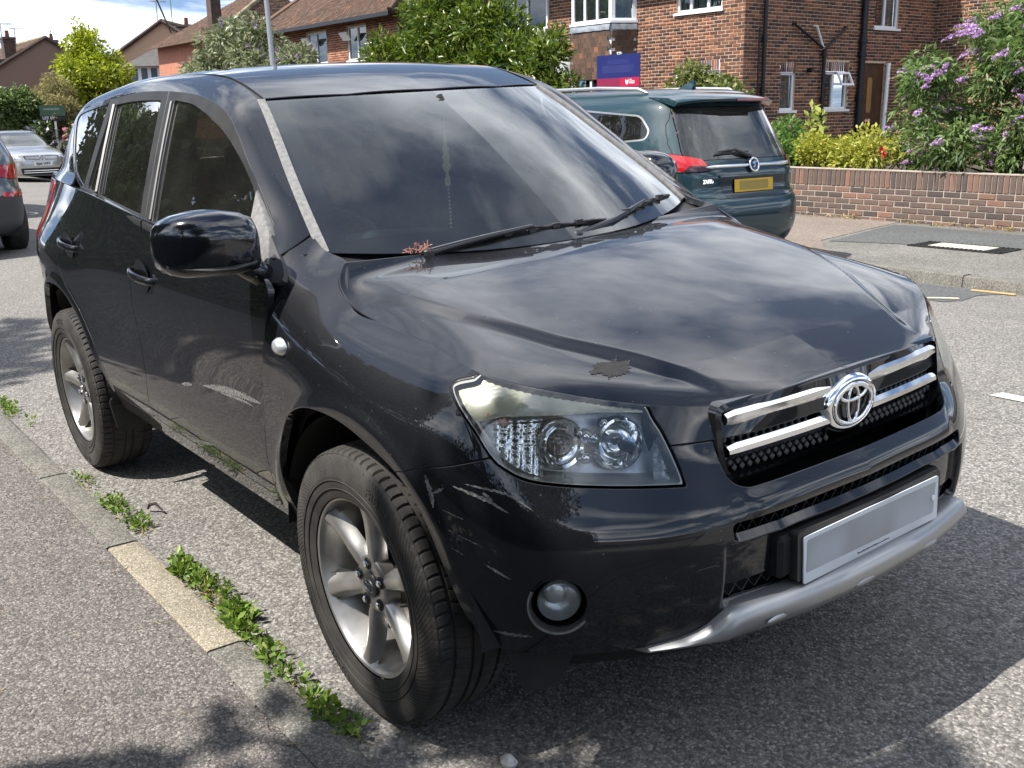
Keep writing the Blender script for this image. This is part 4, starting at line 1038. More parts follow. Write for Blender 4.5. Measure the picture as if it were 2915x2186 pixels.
scuff(sd1, xz, [(-.93,.708),(-.78,.727),(-.64,.738),(-.50,.742)], .011, seed=1); scuff(sd1, xz, [(-.80,.712),(-.65,.722),(-.55,.722)], .004, seed=2); scuff(sd1, xz, [(-1.13,.674),(-1.03,.692)], .006, seed=3); scuff(sd1, xz, [(-1.27,.469),(-1.12,.474),(-.92,.512)], .007, seed=4)
fb1 = dense(.33, .66, .40, .79, FENS)
for q, w_ in (([(.352,.882,.765),(.374,.885,.726),(.378,.884,.700)], .006), ([(.378,.884,.73),(.41,.875,.748)], .003), ([(.43,.868,.757),(.50,.838,.74),(.55,.81,.715)], .0035), ([(.46,.857,.765),(.54,.807,.752),(.588,.777,.721)], .0025), ([(.50,.84,.752),(.52,.83,.738)], .004), ([(.51,.85,.60),(.563,.826,.576)], .003), ([(.50,.833,.436),(.58,.793,.437)], .0045), ([(.40,.875,.70),(.46,.86,.69)], .0015), ([(.41,.875,.66),(.50,.85,.64)], .0012), ([(.42,.87,.62),(.46,.866,.61)], .0012)):
    scuff(fb1, az_, [a2(p) for p in q], w_, bumper, seed=len(q)*3)
hd1 = dense(.40, .66, .8, 1.1, HOODH)
rr_ = random.Random(4); P_ = [(.536+.032*(1+.3*rr_.uniform(-1, 1))*math.cos(a), .503+.046*(1+.35*rr_.uniform(-1, 1))*math.sin(a)) for a in np.linspace(0, 2*math.pi, 26, endpoint=False)]
sp_ = hd1.clip(sdist(hd1.V[:, :2], P_)+.004*np.sin(hd1.V[:, 0]*700)*np.sin(hd1.V[:, 1]*520))
if sp_.F: sh_obj('dirt_splash', sp_.offset(.0012).mirror(), STAIN, car)
# ---------- wheels ----------
def make_wheel():
    w_ = bpy.data.objects.new('wheel', None); COL.objects.link(w_)
    # profile across the tyre, local: axis = y, outer side -y ; centre plane y = 0
    R0 = .362; prof = []
    pts = [(-.1115+.006,.236),(-.107,.240),(-.110,.252),(-.1145,.268),(-.1165,.290),(-.1155,.312),(-.1125,.330),(-.1075,.343),(-.1005,.3515),(-.0935,.3555)]
    tread = [-.0935,-.082,-.071,-.0695,-.061,-.0595,-.040,-.021,-.0195,-.011,-.0095,0]
    for p in pts[:-1]: prof.append((p[0], p[1], 's'))
    for yv in tread:
        base = R0-.0065*(abs(yv)/.095)**2.6
        g_ = any(a <= yv <= b for a, b in ((-.0699,-.0605),(-.0199,-.0105)))
        prof.append((yv, base-(.0075 if g_ else 0), 't' if not g_ else 'g'))
    half = prof; prof = half + [(-p[0], p[1], p[2]) for p in half[::-1][1:]]
    n = 76*6; V = []; m_ = len(prof)
    for k in range(n):
        a = 2*math.pi*k/n; ph = k % 6
        for j, (yv, r, c) in enumerate(prof):
            rr = r; aa = a
            if c == 't' and abs(yv) > .062:
                if ph in (0,): rr -= .0062
                aa = a+.012*math.sin((abs(yv)-.06)*70)
            elif c == 't' and abs(yv) > .021: 
                aa = a+.9*(abs(yv)-.03)*(1 if yv < 0 else -1)
                if ph == 3: rr -= .004
            elif c == 's' and r > .338 and ph == 0: rr -= .0035
            V.append((rr*math.cos(aa), yv, rr*math.sin(aa)))
    F = [(k*m_+j, k*m_+j+1, ((k+1) % n)*m_+j+1, ((k+1) % n)*m_+j) for k in range(n) for j in range(m_-1)]
    mb = MB(); mb.add(V, F); ty = mb.build('tyre', TYRE, w_, 28)
    # fine radial ribs on the shoulder of the sidewall
    mb = MB(); nr = 150
    for k in range(nr):
        a = 2*math.pi*k/nr
        P_ = []
        for t in np.linspace(0, 1, 4):
            r = .292+.050*t; yv = np.interp(r, [.268,.290,.312,.330,.343], [-.1145,-.1165,-.1155,-.1125,-.1075]); aa = a+.16*t
            P_.append((r*math.cos(aa), yv-.0002, r*math.sin(aa)))
        mb.tube(P_, .0011, 4, cap=False)
    mb.build('sidewall_rib', TYRE, ty, 60)
    for r, d in ((.350, .102), (.262, .1135), (.284, .1168)):
        mb = MB(); mb.tube([(r*math.cos(a), -d, r*math.sin(a)) for a in np.linspace(0, 2*math.pi, 97)], .0016, 6, cap=False); mb.build('sidewall_ring', TYRE, ty, 60)
    # raised lettering
    for txt, a0 in (('FRD 26', 62), ('FRD 26', 242)):
        me = text_mesh(txt, .034, .0010, .0006); V = np.array([v.co for v in me.vertices])
        mbt = MB(); VV = []
        for p in V:
            r = .310+p[1]; aa = R_(a0)-p[0]/.31; yv = -np.interp(r, [.285,.290,.312,.330], [.1163,.1165,.1155,.1125]); VV.append((r*math.cos(aa), yv-.0008-p[2], r*math.sin(aa)))
        mbt.add(VV, [tuple(p.vertices) for p in me.polygons]); mbt.build('sidewall_lettering', TYRE, ty, 0)
    # rim barrel
    mb = MB(); M = Matrix.Rotation(R_(90), 4, 'X')      # local z -> -y
    mb.lathe([(.2345,.094),(.236,.1005),(.2335,.1025),(.2285,.1000),(.2255,.092),(.2215,.083),(.2180,.060),(.205,.030),(.198,-.02),(.200,-.09),(.2345,-.10)], 90, M); rim = mb.build('alloy_rim', ALLOY, w_, 40)
    # spokes (6)
    spm = MB(); rings = []
    for r, hw, top, dep in ((.040,.026,.068,.035),(.062,.025,.072,.036),(.085,.0242,.0755,.036),(.115,.0245,.078,.034),(.150,.0255,.081,.032),(.185,.028,.0855,.028),(.208,.031,.0905,.022),(.2235,.034,.0945,.012)):
        ch = .006+.010*(r/.22)
        rings.append([(r,-hw-.006,top-dep),(r,-hw,top-ch*1.2),(r,-hw+ch,top-.001),(r,-hw*.25,top+.0012),(r,hw*.25,top+.0012),(r,hw-ch,top-.001),(r,hw,top-ch*1.2),(r,hw+.006,top-dep)])
    def cyl(p, a):   # radial station -> place on arc
        r, t, h = p; an = t/max(r, .09); return (r*math.cos(an+a), -h, r*math.sin(an+a))
    for k in range(6):
        a = R_(60*k+22)
        mb = MB(); mb.loft([[cyl(p, a) for p in rg_] for rg_ in rings]); mb.build('spoke', ALLOY, rim, 35)
    mb = MB(); mb.lathe([(.0005,.070),(.034,.071),(.036,.073),(.052,.0745),(.068,.0735),(.075,.068),(.078,.035)], 60, M); hub = mb.build('hub', ALLOY, rim, 40)
    for k in range(5):
        a = R_(72*k+96); c = (.057*math.cos(a), 0, .057*math.sin(a))
        mb = MB(); mb.lathe([(.0165,.0752),(.0152,.0735),(.0140,.0762)][:1]+[(.0165,.0758),(.0145,.0762),(.0135,.0748),(.0130,.0745),(.0005,.0745)], 20, Matrix.Translation(c) @ M); mb.build('lug_recess', mat('lug_hole_dark', (.03, .03, .03), .5, .5), hub, 40)
        mb = MB(); mb.lathe([(.0095,.0745),(.0092,.082),(.0075,.0845),(.0005,.0850)], 6, Matrix.Translation(c) @ M); mb.build('wheel_nut', CHROME, hub, 20)
    mb = MB(); mb.lathe([(.0325,.0735),(.0315,.079),(.028,.0808),(.0005,.0815)], 36, M); cap_ = mb.build('hub_cap', mat('hub_cap_grey', (.10, .10, .10), .35, .5), hub, 40)
    for a_, b_, cz in ((.0235,.0158,0),(.0068,.0150,0),(.0160,.0058,.0088)):
        mb = MB(); mb.tube([(a_*math.cos(t), -.0818, b_*math.sin(t)+cz) for t in np.linspace(0, 2*math.pi, 33)], .0019, 6, cap=False); mb.build('hub_emblem', ALLOY, cap_, 60)
    mb = MB(); mb.lathe([(.06,-.03),(.155,-.03),(.155,-.005),(.08,-.005),(.075,.03),(.06,.035),(.0005,.035)], 60, M); mb.build('brake_disc', DISC, w_, 35)
    mb = MB(); mb.box((.02, .0, .13), (.16, .07, .07), bev=.015); mb.build('brake_caliper', mat('caliper_grey', (.09, .085, .08), .6), w_, 30)
    mb = MB(); mb.lathe([(.197,-.06),(.16,-.062),(.0005,-.062)], 40, M); mb.build('wheel_back', DARK, w_)
    mb = MB(); mb.tube([(.205*math.cos(.12), -.080, .205*math.sin(.12)), (.185*math.cos(.12), -.098, .185*math.sin(.12))], .0045, 8); mb.build('valve', TRIM, w_)
    return w_
wh = make_wheel(); wh.parent = car; wh.location = (0, -.7815, .362)
w2_ = copy_tree(wh, car); w2_.location = (-2.56, -.7815, .362); w2_.rotation_euler = (0, R_(-35), 0)
for x_ in (0, -2.56):
    w3 = copy_tree(wh, car); w3.location = (x_, .7815, .362); w3.rotation_euler = (0, R_(20), R_(180))
# ---------- cabin ----------
mb = MB(); rings = []
for y in np.linspace(-.72, .72, 25):
    b_ = .035*math.exp(-((y+.38)/.20)**2); e = (abs(y)/.72)**4
    rings.append([(-.33-.03*e, y, 1.085), (-.42-.03*e, y, 1.118-.01*e), (-.58, y, 1.125+b_-.02*e), (-.72, y, 1.11+b_-.02*e), (-.80, y, 1.06+b_*.7), (-.79, y, .95), (-.70, y, .80)])
mb.loft(rings, closed=False); dash = mb.build('dashboard', DASH, car, 50)
mb = MB(); Mw = frame((-.93, -.37, 1.02), (0, 1, 0), (-.42, 0, .9)); mb.tube([Mw @ Vector((.185*math.cos(a), .185*math.sin(a), 0)) for a in np.linspace(0, 2*math.pi, 49)], .015, 10, cap=False)
for a in (R_(0), R_(180), R_(270)): mb.tube([Mw @ Vector((.05*math.cos(a), .05*math.sin(a), .02)), Mw @ Vector((.18*math.cos(a), .18*math.sin(a), 0))], .016, 8)
mb.lathe([(.075, .0), (.07, .03), (.04, .04), (.0005, .042)], 24, Mw); mb.tube([Mw @ Vector((0, 0, .03)), (-.66, -.37, .92)], .04, 12); mb.build('steering_wheel', mat('wheel_leather', (.02, .02, .02), .5), car, 50)
def seat(x, y, w_=.50):
    o = bpy.data.objects.new('seat', None); COL.objects.link(o); o.parent = car
    mb = MB(); rings = []
    for z_, xx, hw, th in ((.62, -.02, .24, .06), (.75, -.05, .26, .075), (.95, -.11, .255, .07), (1.08, -.155, .235, .06), (1.17, -.185, .19, .045), (1.20, -.195, .14, .03)):
        hw *= w_/.5
        rings.append([(x+xx+th*math.copysign(abs(math.cos(a))**.6, math.cos(a)), y+hw*math.copysign(abs(math.sin(a))**.6, math.sin(a)), z_) for a in np.linspace(0, 2*math.pi, 24, endpoint=False)])
    mb.loft(rings); mb.build('backrest', SEAT, o, 60)
    mb = MB(); mb.box((x+.22, y, .60), (.50, w_, .16), bev=.06); mb.build('cushion', SEAT, o, 60)
    mb = MB(); rings = []
    for z_, hw, th in ((1.235, .095, .03), (1.25, .12, .05), (1.32, .13, .055), (1.39, .115, .045), (1.41, .08, .025)):
        rings.append([(x-.20+th*math.copysign(abs(math.cos(a))**.6, math.cos(a)), y+hw*math.copysign(abs(math.sin(a))**.6, math.sin(a)), z_) for a in np.linspace(0, 2*math.pi, 20, endpoint=False)])
    mb.loft(rings); h = mb.build('headrest', SEAT, o, 60)
    mb = MB(); mb.tube([(x-.195, y-.05, 1.15), (x-.2, y-.05, 1.26)], .007); mb.tube([(x-.195, y+.05, 1.15), (x-.2, y+.05, 1.26)], .007); mb.build('headrest_post', CHROME, h)
for y in (-.37, .37): seat(-1.30, y)
for y in (-.40, .40): seat(-2.15, y, .52)
mb = MB(); mb.box((-1.6, 0, .40), (2.7, 1.5, .05)); mb.build('cabin_floor', mat('cabin_carpet', (.03, .03, .03), .95), car)
rl = rg.offset(-.045).clip(-(rg.V[:, 0]+.97)); sh_obj('roof_lining', rl.mirror()+rl, LINING, car)
for sg in (-1, 1):      # inner pillars and door cards
    mb = MB(); mb.tube([(-.50, sg*.68, 1.13), (-.76, sg*.615, 1.33), (-1.05, sg*.56, 1.515), (-1.25, sg*.56, 1.56)], .030, 10); mb.build('pillar_trim', LINING, car, 60); mb = MB(); mb.tube([(-1.40, sg*.76, 1.10), (-1.50, sg*.66, 1.40), (-1.56, sg*.57, 1.58)], [.06, .05, .045], 10); mb.build('pillar_trim', LINING, car, 60); mb = MB(); mb.tube([(-2.25, sg*.74, 1.15), (-2.26, sg*.64, 1.4), (-2.27, sg*.55, 1.57)], [.07, .06, .05], 10); mb.build('pillar_trim', LINING, car, 60); mb = MB(); mb.tube([(-2.85, sg*.60, 1.20), (-2.95, sg*.52, 1.42), (-2.9, sg*.44, 1.53)], .09, 10); mb.build('pillar_trim', LINING, car, 60)
    mb = MB(); mb.loft([[(-.5, sg*.78, 1.07), (-.5, sg*.80, .6)], [(-1.4, sg*.79, 1.15), (-1.4, sg*.81, .5)], [(-2.3, sg*.77, 1.21), (-2.3, sg*.80, .5)], [(-3.2, sg*.66, 1.24), (-3.2, sg*.68, .5)]], closed=False); mb.build('door_card', DASH, car)
# interior mirror, string of beads and card air freshener
mb = MB(); mb.box((-.80, 0.0, 1.475), (.035, .20, .065), Matrix.Rotation(R_(12), 3, 'Y'), .015); mb.tube([(-.80, 0, 1.49), (-.83, 0, 1.535)], .012); mb.build('interior_mirror', mat('interior_black', (.015, .015, .015), .4), car, 40)
fr = bpy.data.objects.new('air_freshener', None); COL.objects.link(fr)
tagp(fr, 'pale yellow tree shaped card hanging on a bead string behind the windscreen', 'air freshener').rotation_euler = (ROAD_ROLL, 0, 0)
FX, FY = -.775, -.025
tree = [(0,.085),(.010,.062),(.018,.058),(.013,.040),(.026,.034),(.019,.015),(.032,.006),(.022,-.012),(.034,-.024),(.022,-.040),(.012,-.042),(.012,-.060),(.022,-.062),(.022,-.088),(-.022,-.088),(-.022,-.062),(-.012,-.060),(-.012,-.042),(-.022,-.040),(-.034,-.024),(-.022,-.012),(-.032,.006),(-.019,.015),(-.026,.034),(-.013,.040),(-.018,.058),(-.010,.062)]
mb = MB(); mb.prism(tree[::-1], .002, frame((FX, FY, 1.335), (.55, -.83, 0), (0, 0, 1))); mb.f = [p[::-1] for p in mb.f]; mb.build('card_tree', mat('pale_yellow_card', (.80, .74, .30), .7), fr)
mb = MB()
for k in range(22): mb.lathe([(.0005, -.0045), (.0042, -.0015), (.0042, .0015), (.0005, .0045)], 8, Matrix.Translation((FX, FY, 1.245-.0125*k)))
mb.tube([(FX, FY, 1.475), (FX, FY, .97)], .0007, 4); mb.build('bead_string', mat('pale_beads', (.65, .62, .5), .4), fr, 60)
# ================= ground =================
def road_z(x, y): return .064 - .0083*(y-2.7)**2 + .0065*np.minimum(x+6, 0)
def stone_mat(name, cols, sc, rough=.9, bump=.6, big=(.85, 1.12), bigs=.8, tint=None, bd=.006, gap=.55):
    """chipped-stone surface: Voronoi cells each with its own tone, tar between them, broad wear"""
    m = bpy.data.materials.new(name); m.use_nodes = True; t = m.node_tree; b = t.nodes['Principled BSDF']; MATS[name] = m
    tcn = t.nodes.new('ShaderNodeTexCoord'); O = tcn.outputs['Object']
    nw = t.nodes.new('ShaderNodeTexNoise'); nw.inputs['Scale'].default_value = sc*.9; t.links.new(O, nw.inputs[0])
    va = t.nodes.new('ShaderNodeVectorMath'); va.operation = 'MULTIPLY_ADD'; va.inputs[1].default_value = (1.6/sc,)*3; t.links.new(nw.outputs['Color'], va.inputs[0]); t.links.new(O, va.inputs[2])
    v = t.nodes.new('ShaderNodeTexVoronoi'); v.inputs['Scale'].default_value = sc; v.inputs['Randomness'].default_value = 1; t.links.new(va.outputs[0], v.inputs['Vector'])
    sp = t.nodes.new('ShaderNodeSeparateColor'); t.links.new(v.outputs['Color'], sp.inputs[0])
    cr = t.nodes.new('ShaderNodeValToRGB'); cr.color_ramp.interpolation = 'LINEAR'
    n = len(cols)
    while len(cr.color_ramp.elements) < n: cr.color_ramp.elements.new(.5)
    for i, (p, c) in enumerate(cols): cr.color_ramp.elements[i].position = p; cr.color_ramp.elements[i].color = (*c, 1)
    t.links.new(sp.outputs[0], cr.inputs[0])
    ve = t.nodes.new('ShaderNodeMapRange'); ve.inputs[1].default_value = .25; ve.inputs[2].default_value = .62; ve.inputs[3].default_value = 1; ve.inputs[4].default_value = gap; t.links.new(v.outputs['Distance'], ve.inputs[0])
    nb = t.nodes.new('ShaderNodeTexNoise'); nb.inputs['Scale'].default_value = bigs; nb.inputs['Detail'].default_value = 7; nb.inputs['Roughness'].default_value = .65; t.links.new(O, nb.inputs[0])
    mb_ = t.nodes.new('ShaderNodeMapRange'); mb_.inputs[1].default_value = .3; mb_.inputs[2].default_value = .7; mb_.inputs[3].default_value = big[0]; mb_.inputs[4].default_value = big[1]; t.links.new(nb.outputs['Fac'], mb_.inputs[0])
    ml = t.nodes.new('ShaderNodeMath'); ml.operation = 'MULTIPLY'; t.links.new(ve.outputs[0], ml.inputs[0]); t.links.new(mb_.outputs[0], ml.inputs[1])
    vm = t.nodes.new('ShaderNodeVectorMath'); vm.operation = 'SCALE'; t.links.new(cr.outputs[0], vm.inputs[0]); t.links.new(ml.outputs[0], vm.inputs['Scale'])
    out = vm.outputs[0]
    if tint:
        nt_ = t.nodes.new('ShaderNodeTexNoise'); nt_.inputs['Scale'].default_value = tint[1]; nt_.inputs['Detail'].default_value = 8; t.links.new(O, nt_.inputs[0])
        tr = t.nodes.new('ShaderNodeMapRange'); tr.inputs[1].default_value = tint[2]; tr.inputs[2].default_value = tint[2]+.12; tr.inputs[3].default_value = 0; tr.inputs[4].default_value = tint[3]; t.links.new(nt_.outputs['Fac'], tr.inputs[0])
        mx = t.nodes.new('ShaderNodeMix'); mx.data_type = 'RGBA'; t.links.new(tr.outputs[0], mx.inputs[0]); t.links.new(out, mx.inputs[6]); mx.inputs[7].default_value = (*tint[0], 1); out = mx.outputs[2]
    t.links.new(out, b.inputs['Base Color']); b.inputs['Roughness'].default_value = rough; b.inputs['Specular IOR Level'].default_value = .3
    bn = t.nodes.new('ShaderNodeBump'); bn.inputs['Strength'].default_value = bump; bn.inputs['Distance'].default_value = bd; bn.invert = True
    t.links.new(v.outputs['Distance'], bn.inputs['Height']); t.links.new(bn.outputs[0], b.inputs['Normal'])
    return m
ROADM = stone_mat('worn_asphalt', [(0, (.12, .114, .106)), (.35, (.20, .189, .174)), (.75, (.285, .268, .245)), (1, (.40, .38, .35))], 112, bump=.6, gap=.62, tint=((.30, .19, .11), 1.3, .66, .35))
PAVEM = stone_mat('pavement_asphalt', [(0, (.10, .092, .086)), (.4, (.175, .160, .146)), (.8, (.255, .233, .212)), (1, (.37, .34, .305))], 140, bump=.6, gap=.60, big=(.8, 1.15))
FPAVE = stone_mat('pale_pavement_asphalt', [(0, (.13, .125, .115)), (.5, (.20, .19, .172)), (1, (.31, .295, .265))], 80, bump=.5, big=(.8, 1.2), bigs=1.1)
PINKP = stone_mat('pinkish_pavement', [(0, (.19, .155, .13)), (.5, (.27, .22, .185)), (1, (.36, .30, .255))], 80, bump=.5)
PATCHM = stone_mat('dark_patch_asphalt', [(0, (.085, .09, .092)), (.5, (.13, .135, .135)), (1, (.19, .19, .185))], 90, bump=.5)
KERBG = stone_mat('granite_kerb', [(0, (.13, .125, .11)), (.5, (.20, .19, .165)), (1, (.30, .285, .25))], 150, bump=.35, bd=.003, bigs=6, big=(.8, 1.2))
KERBY = stone_mat('new_concrete_kerb', [(0, (.27, .235, .175)), (.5, (.36, .315, .24)), (1, (.46, .41, .32))], 170, bump=.3, bd=.003, bigs=5, big=(.85, 1.1))
MORT = mat('kerb_bed_mortar', (.10, .09, .075), .95, var=.3, vs=20)
SOIL = mat('garden_soil', (.055, .042, .03), .95, var=.4, vs=4, bump=.6, bs=20, bdist=.05)
def sheet(name, x0, x1, y0, y1, fz, m, nx=2, ny=2, xs=None):
    X = np.linspace(x0, x1, nx) if xs is None else np.array(xs); Y = np.linspace(y0, y1, ny); mb = MB()
    V = [(x, y, float(fz(x, y))) for y in Y for x in X]; n = len(X)
    mb.add(V, [(j*n+i, j*n+i+1, (j+1)*n+i+1, (j+1)*n+i) for j in range(ny-1) for i in range(n-1)])
    return tagp(mb.build(name, m, None, 60), kind='structure')
XS = [-260, -160, -100, -70, -50, -40, -30, -24, -18, -14, -11, -8, -6, -4, -2, 0, 2, 5, 12, 30, 80]
sheet('ground', -700, 700, -700, 700, lambda x, y: -2.2, SOIL)
sheet('road', 0, 0, -1.0, 6.47, road_z, ROADM, ny=26, xs=XS)
slope = lambda x: .0065*np.minimum(x+6, 0)
sheet('pavement', 0, 0, -3.55, -1.118, lambda x, y: -.026-.006*(y+1.1)+slope(x), PAVEM, ny=3, xs=XS)
sheet('pavement', 0, 0, 6.60, 10.06, lambda x, y: .047+slope(x), FPAVE, ny=3, xs=XS)
sheet('garden_ground', 0, 0, -40, -3.5, lambda x, y: .02+slope(x), SOIL, ny=3, xs=XS)
sheet('garden_ground', 0, 0, 10.1, 60, lambda x, y: np.interp(y, [10.1, 10.3, 16, 60], [.50, .55, .80, .8])+slope(x)*.4, SOIL, ny=14, xs=XS)
def patch(name, P_, z, m):
    mb = MB(); mb.add([(p[0], p[1], (z if not callable(z) else float(z(*p)))) for p in P_], [tuple(range(len(P_)))]); return tagp(mb.build(name, m), kind='structure')
patch('pavement_patch', [(-13, 6.62), (-4.05, 6.62), (-5.0, 7.74), (-5.5, 10.05), (-13, 10.05)], .051, PINKP)
patch('pavement_patch', [(-4.9, 7.75), (-2.6, 8.75), (-2.3, 9.6), (-5.35, 9.75)], .0525, PATCHM)
def road_patch(name, x0, x1, y0, y1, m, dz=.004):
    mb = MB(); Y = np.linspace(y0, y1, 6); mb.loft([[(x0+(.06*math.sin(y*9)), y, float(road_z(0, y))+dz), (x1+(.05*math.sin(y*7)), y, float(road_z(0, y))+dz)] for y in Y], closed=False); mb.f = [p[::-1] for p in mb.f]; return tagp(mb.build(name, m), kind='structure')
road_patch('road_patch', -3.9, -2.15, 5.42, 6.40, PATCHM)
PAINTW = mat('worn_road_paint', (.60, .58, .53), .8, base2=(.30, .285, .26), vs=22, detail=8)
for x0 in (-7.0, -3.6, -.44, 2.6, 5.7): road_patch('road_marking', x0, x0+1.9 if x0 < -.5 else x0+2.0, 2.88, 2.98, PAINTW, .005)
# kerbs: a bed with single stones
def kerb(y0, y1, ztop, zbot, x0, x1, L, first, odd, bul=.012):
    bed = MB(); bed.loft([[(x, y0+.012, zbot-.05+slope(x)), (x, y0+.012, ztop-.012+slope(x)), (x, y1-.006, ztop-.012+slope(x)), (x, y1-.006, zbot-.05+slope(x))] for x in (x0, -40, -24, -12, -6, x1)]); kb = tagp(bed.build('kerb', MORT), kind='structure')
    rr = random.Random(5); x = first
    while x > x0: x -= L
    me = {}
    while x < x1:
        m = KERBY if abs(x-odd) < .1 else KERBG
        mb = MB(); w = y1-y0; h = ztop-zbot+.06
        g_ = .006
        r_ = bul
        P_ = [(0, -h), (w, -h), (w, -.004), (w-.008, 0), (r_*1.6, 0), (r_*.5, -.004), (0, -r_)] if y0 < 0 else [(0, -h), (w, -h), (w, 0), (r_*1.4, 0), (r_*.4, -.006), (0, -r_)]
        if y0 < 0: P_ = [(w-p[0], p[1]) for p in P_][::-1]
        n = 5; jz = rr.uniform(-.004, .004); jy = rr.uniform(-.004, .004)
        rings = [[(x+g_+(L-2*g_)*k/n, y0+p[0]+jy+rr.uniform(-.0015, .0015), ztop+p[1]+jz+float(slope(x))) for p in P_] for k in range(n+1)]
        mb.loft([r[::-1] for r in rings]); mb.build('kerb_stone', m, kb, 35); x += L
kerb(-1.118, -1.0, -.024, -.05, -40, 6, .96, -.56, -1.52)
kerb(6.47, 6.60, .05, -.045, -30, 8, .915, -2.58, 99, .02)
# drain cover on the far pavement
dc = thing('manhole_cover', 'long pale concrete filled drain cover in a black frame on the far pavement', 'drain cover', (-3.58, 8.22, .052), R_(2))
mb = MB(); mb.box((0, 0, .002), (1.0, .46, .012)); mb.build('frame', mat('cast_iron', (.03, .03, .03), .6, .4), dc)
mb = MB(); mb.box((0, 0, .008), (.62, .30, .012), bev=.004); mb.build('concrete_infill', mat('pale_concrete', (.42, .38, .32), .9, var=.15, vs=12), dc)
mb = MB()
for k in range(20):
    for sy in (-1, 1): mb.box((-.475+.05*k, sy*.19, .010), (.022, .05, .008))
for k in range(6):
    for sx in (-1, 1):
        for q in (0, 1, 2): mb.box((sx*(.36+.045*q), -.13+.05*k, .010), (.022, .022, .008))
tagp(mb.build('tread_stud', MATS['cast_iron'], dc), kind='stuff')
# litter
def strip(name, pts, w, m, lab, cat, z=None):
    mb = MB(); P_ = np.array(pts); rings = []
    for i, p in enumerate(P_):
        t = P_[min(i+1, len(P_)-1)]-P_[max(i-1, 0)]; nn = np.array([-t[1], t[0]])/np.linalg.norm(t); zz = (float(road_z(*p)) if z is None else z)
        rings.append([(p[0]+nn[0]*w/2, p[1]+nn[1]*w/2, zz+.008), (p[0]-nn[0]*w/2, p[1]-nn[1]*w/2, zz+.008), (p[0]-nn[0]*w/2, p[1]-nn[1]*w/2, zz+.014), (p[0]+nn[0]*w/2, p[1]+nn[1]*w/2, zz+.014)])
    mb.loft(rings); return tagp(mb.build(name, m, None, 20), lab, cat)
PALE = mat('pale_card', (.62, .56, .40), .8, var=.15, vs=20)
strip('litter_strip', [(-2.45, 5.30), (-2.33, 5.43), (-2.24, 5.56), (-2.15, 5.66)], .035, PALE, 'pale forked strip of card lying on the road past the headlamp', 'litter')
strip('dry_leaf', [(-2.40, 6.30), (-2.25, 6.33), (-2.05, 6.36)], .05, mat('dry_leaf_tan', (.45, .30, .13), .8), 'tan dry leaf in the gutter of the far kerb', 'leaf')
mb = MB(); mb.lathe([(.0005, .03), (.012, .026), (.022, .012), (.018, 0), (.0005, -.004)], 7, Matrix.Translation((.40, -.745, float(road_z(.4, -.745)))) @ Matrix.Diagonal((1.2, .9, .9, 1))); tagp(mb.build('pebble', mat('white_pebble', (.55, .55, .53), .8, var=.2, vs=60), None, 20), 'small white stone on the road beside the front tyre', 'stone')
mb = MB(); mb.tube([(-1.83, -.865, -.028), (-1.815, -.86, -.006), (-1.79, -.845, .002), (-1.755, -.83, -.02)], [.004, .007, .006, .003], 7); tagp(mb.build('twig', mat('dark_twig', (.03, .025, .02), .8)), 'short dark curved twig on the road by the kerb weeds', 'twig')
rr = random.Random(12)
mb = MB()
for k in range(420):      # grit and chippings on road and pavement
    x = rr.uniform(-4, 2.2); y = rr.choice((rr.uniform(-.98, -.55), rr.uniform(-2.2, -1.12), rr.uniform(-1.0, .4), rr.gauss(-1.12, .02)))
    z = float(road_z(x, y)) if y > -1 else -.024-.006*(y+1.1); s = rr.uniform(.002, .0055)
    mb.box((x, y, z+s*.3), (s*rr.uniform(1, 1.8), s*rr.uniform(.8, 1.4), s), Matrix.Rotation(rr.uniform(0, 6), 3, 'Z') @ Matrix.Rotation(rr.uniform(-.5, .5), 3, 'X'))
tagp(mb.build('grit', mat('loose_grit', (.20, .18, .155), .9, base2=(.42, .40, .36), vs=30)), 'loose grit and chippings scattered along the gutter', 'grit', kind='stuff')
mb = MB()
for k in range(150):     # dry stalks and needles lying about
    x = rr.uniform(-3.5, 1.4); y = rr.choice((rr.gauss(-.965, .035), rr.uniform(-2.1, -1.13), rr.gauss(-1.13, .02)))
    z = (float(road_z(x, y)) if y > -1 else -.024-.006*(y+1.1))+.003; a = rr.uniform(0, 6.28); l = rr.uniform(.008, .035)
    mb.tube([(x, y, z), (x+l*.5*math.cos(a), y+l*.5*math.sin(a), z+.003), (x+l*math.cos(a+.3), y+l*math.sin(a+.3), z)], .0009, 4, cap=False)
tagp(mb.build('plant_litter', mat('straw_litter', (.40, .31, .17), .9, base2=(.22, .13, .07), vs=40)), 'dry stalks and straw lying on the pavement and gutter', 'plant litter', kind='stuff')
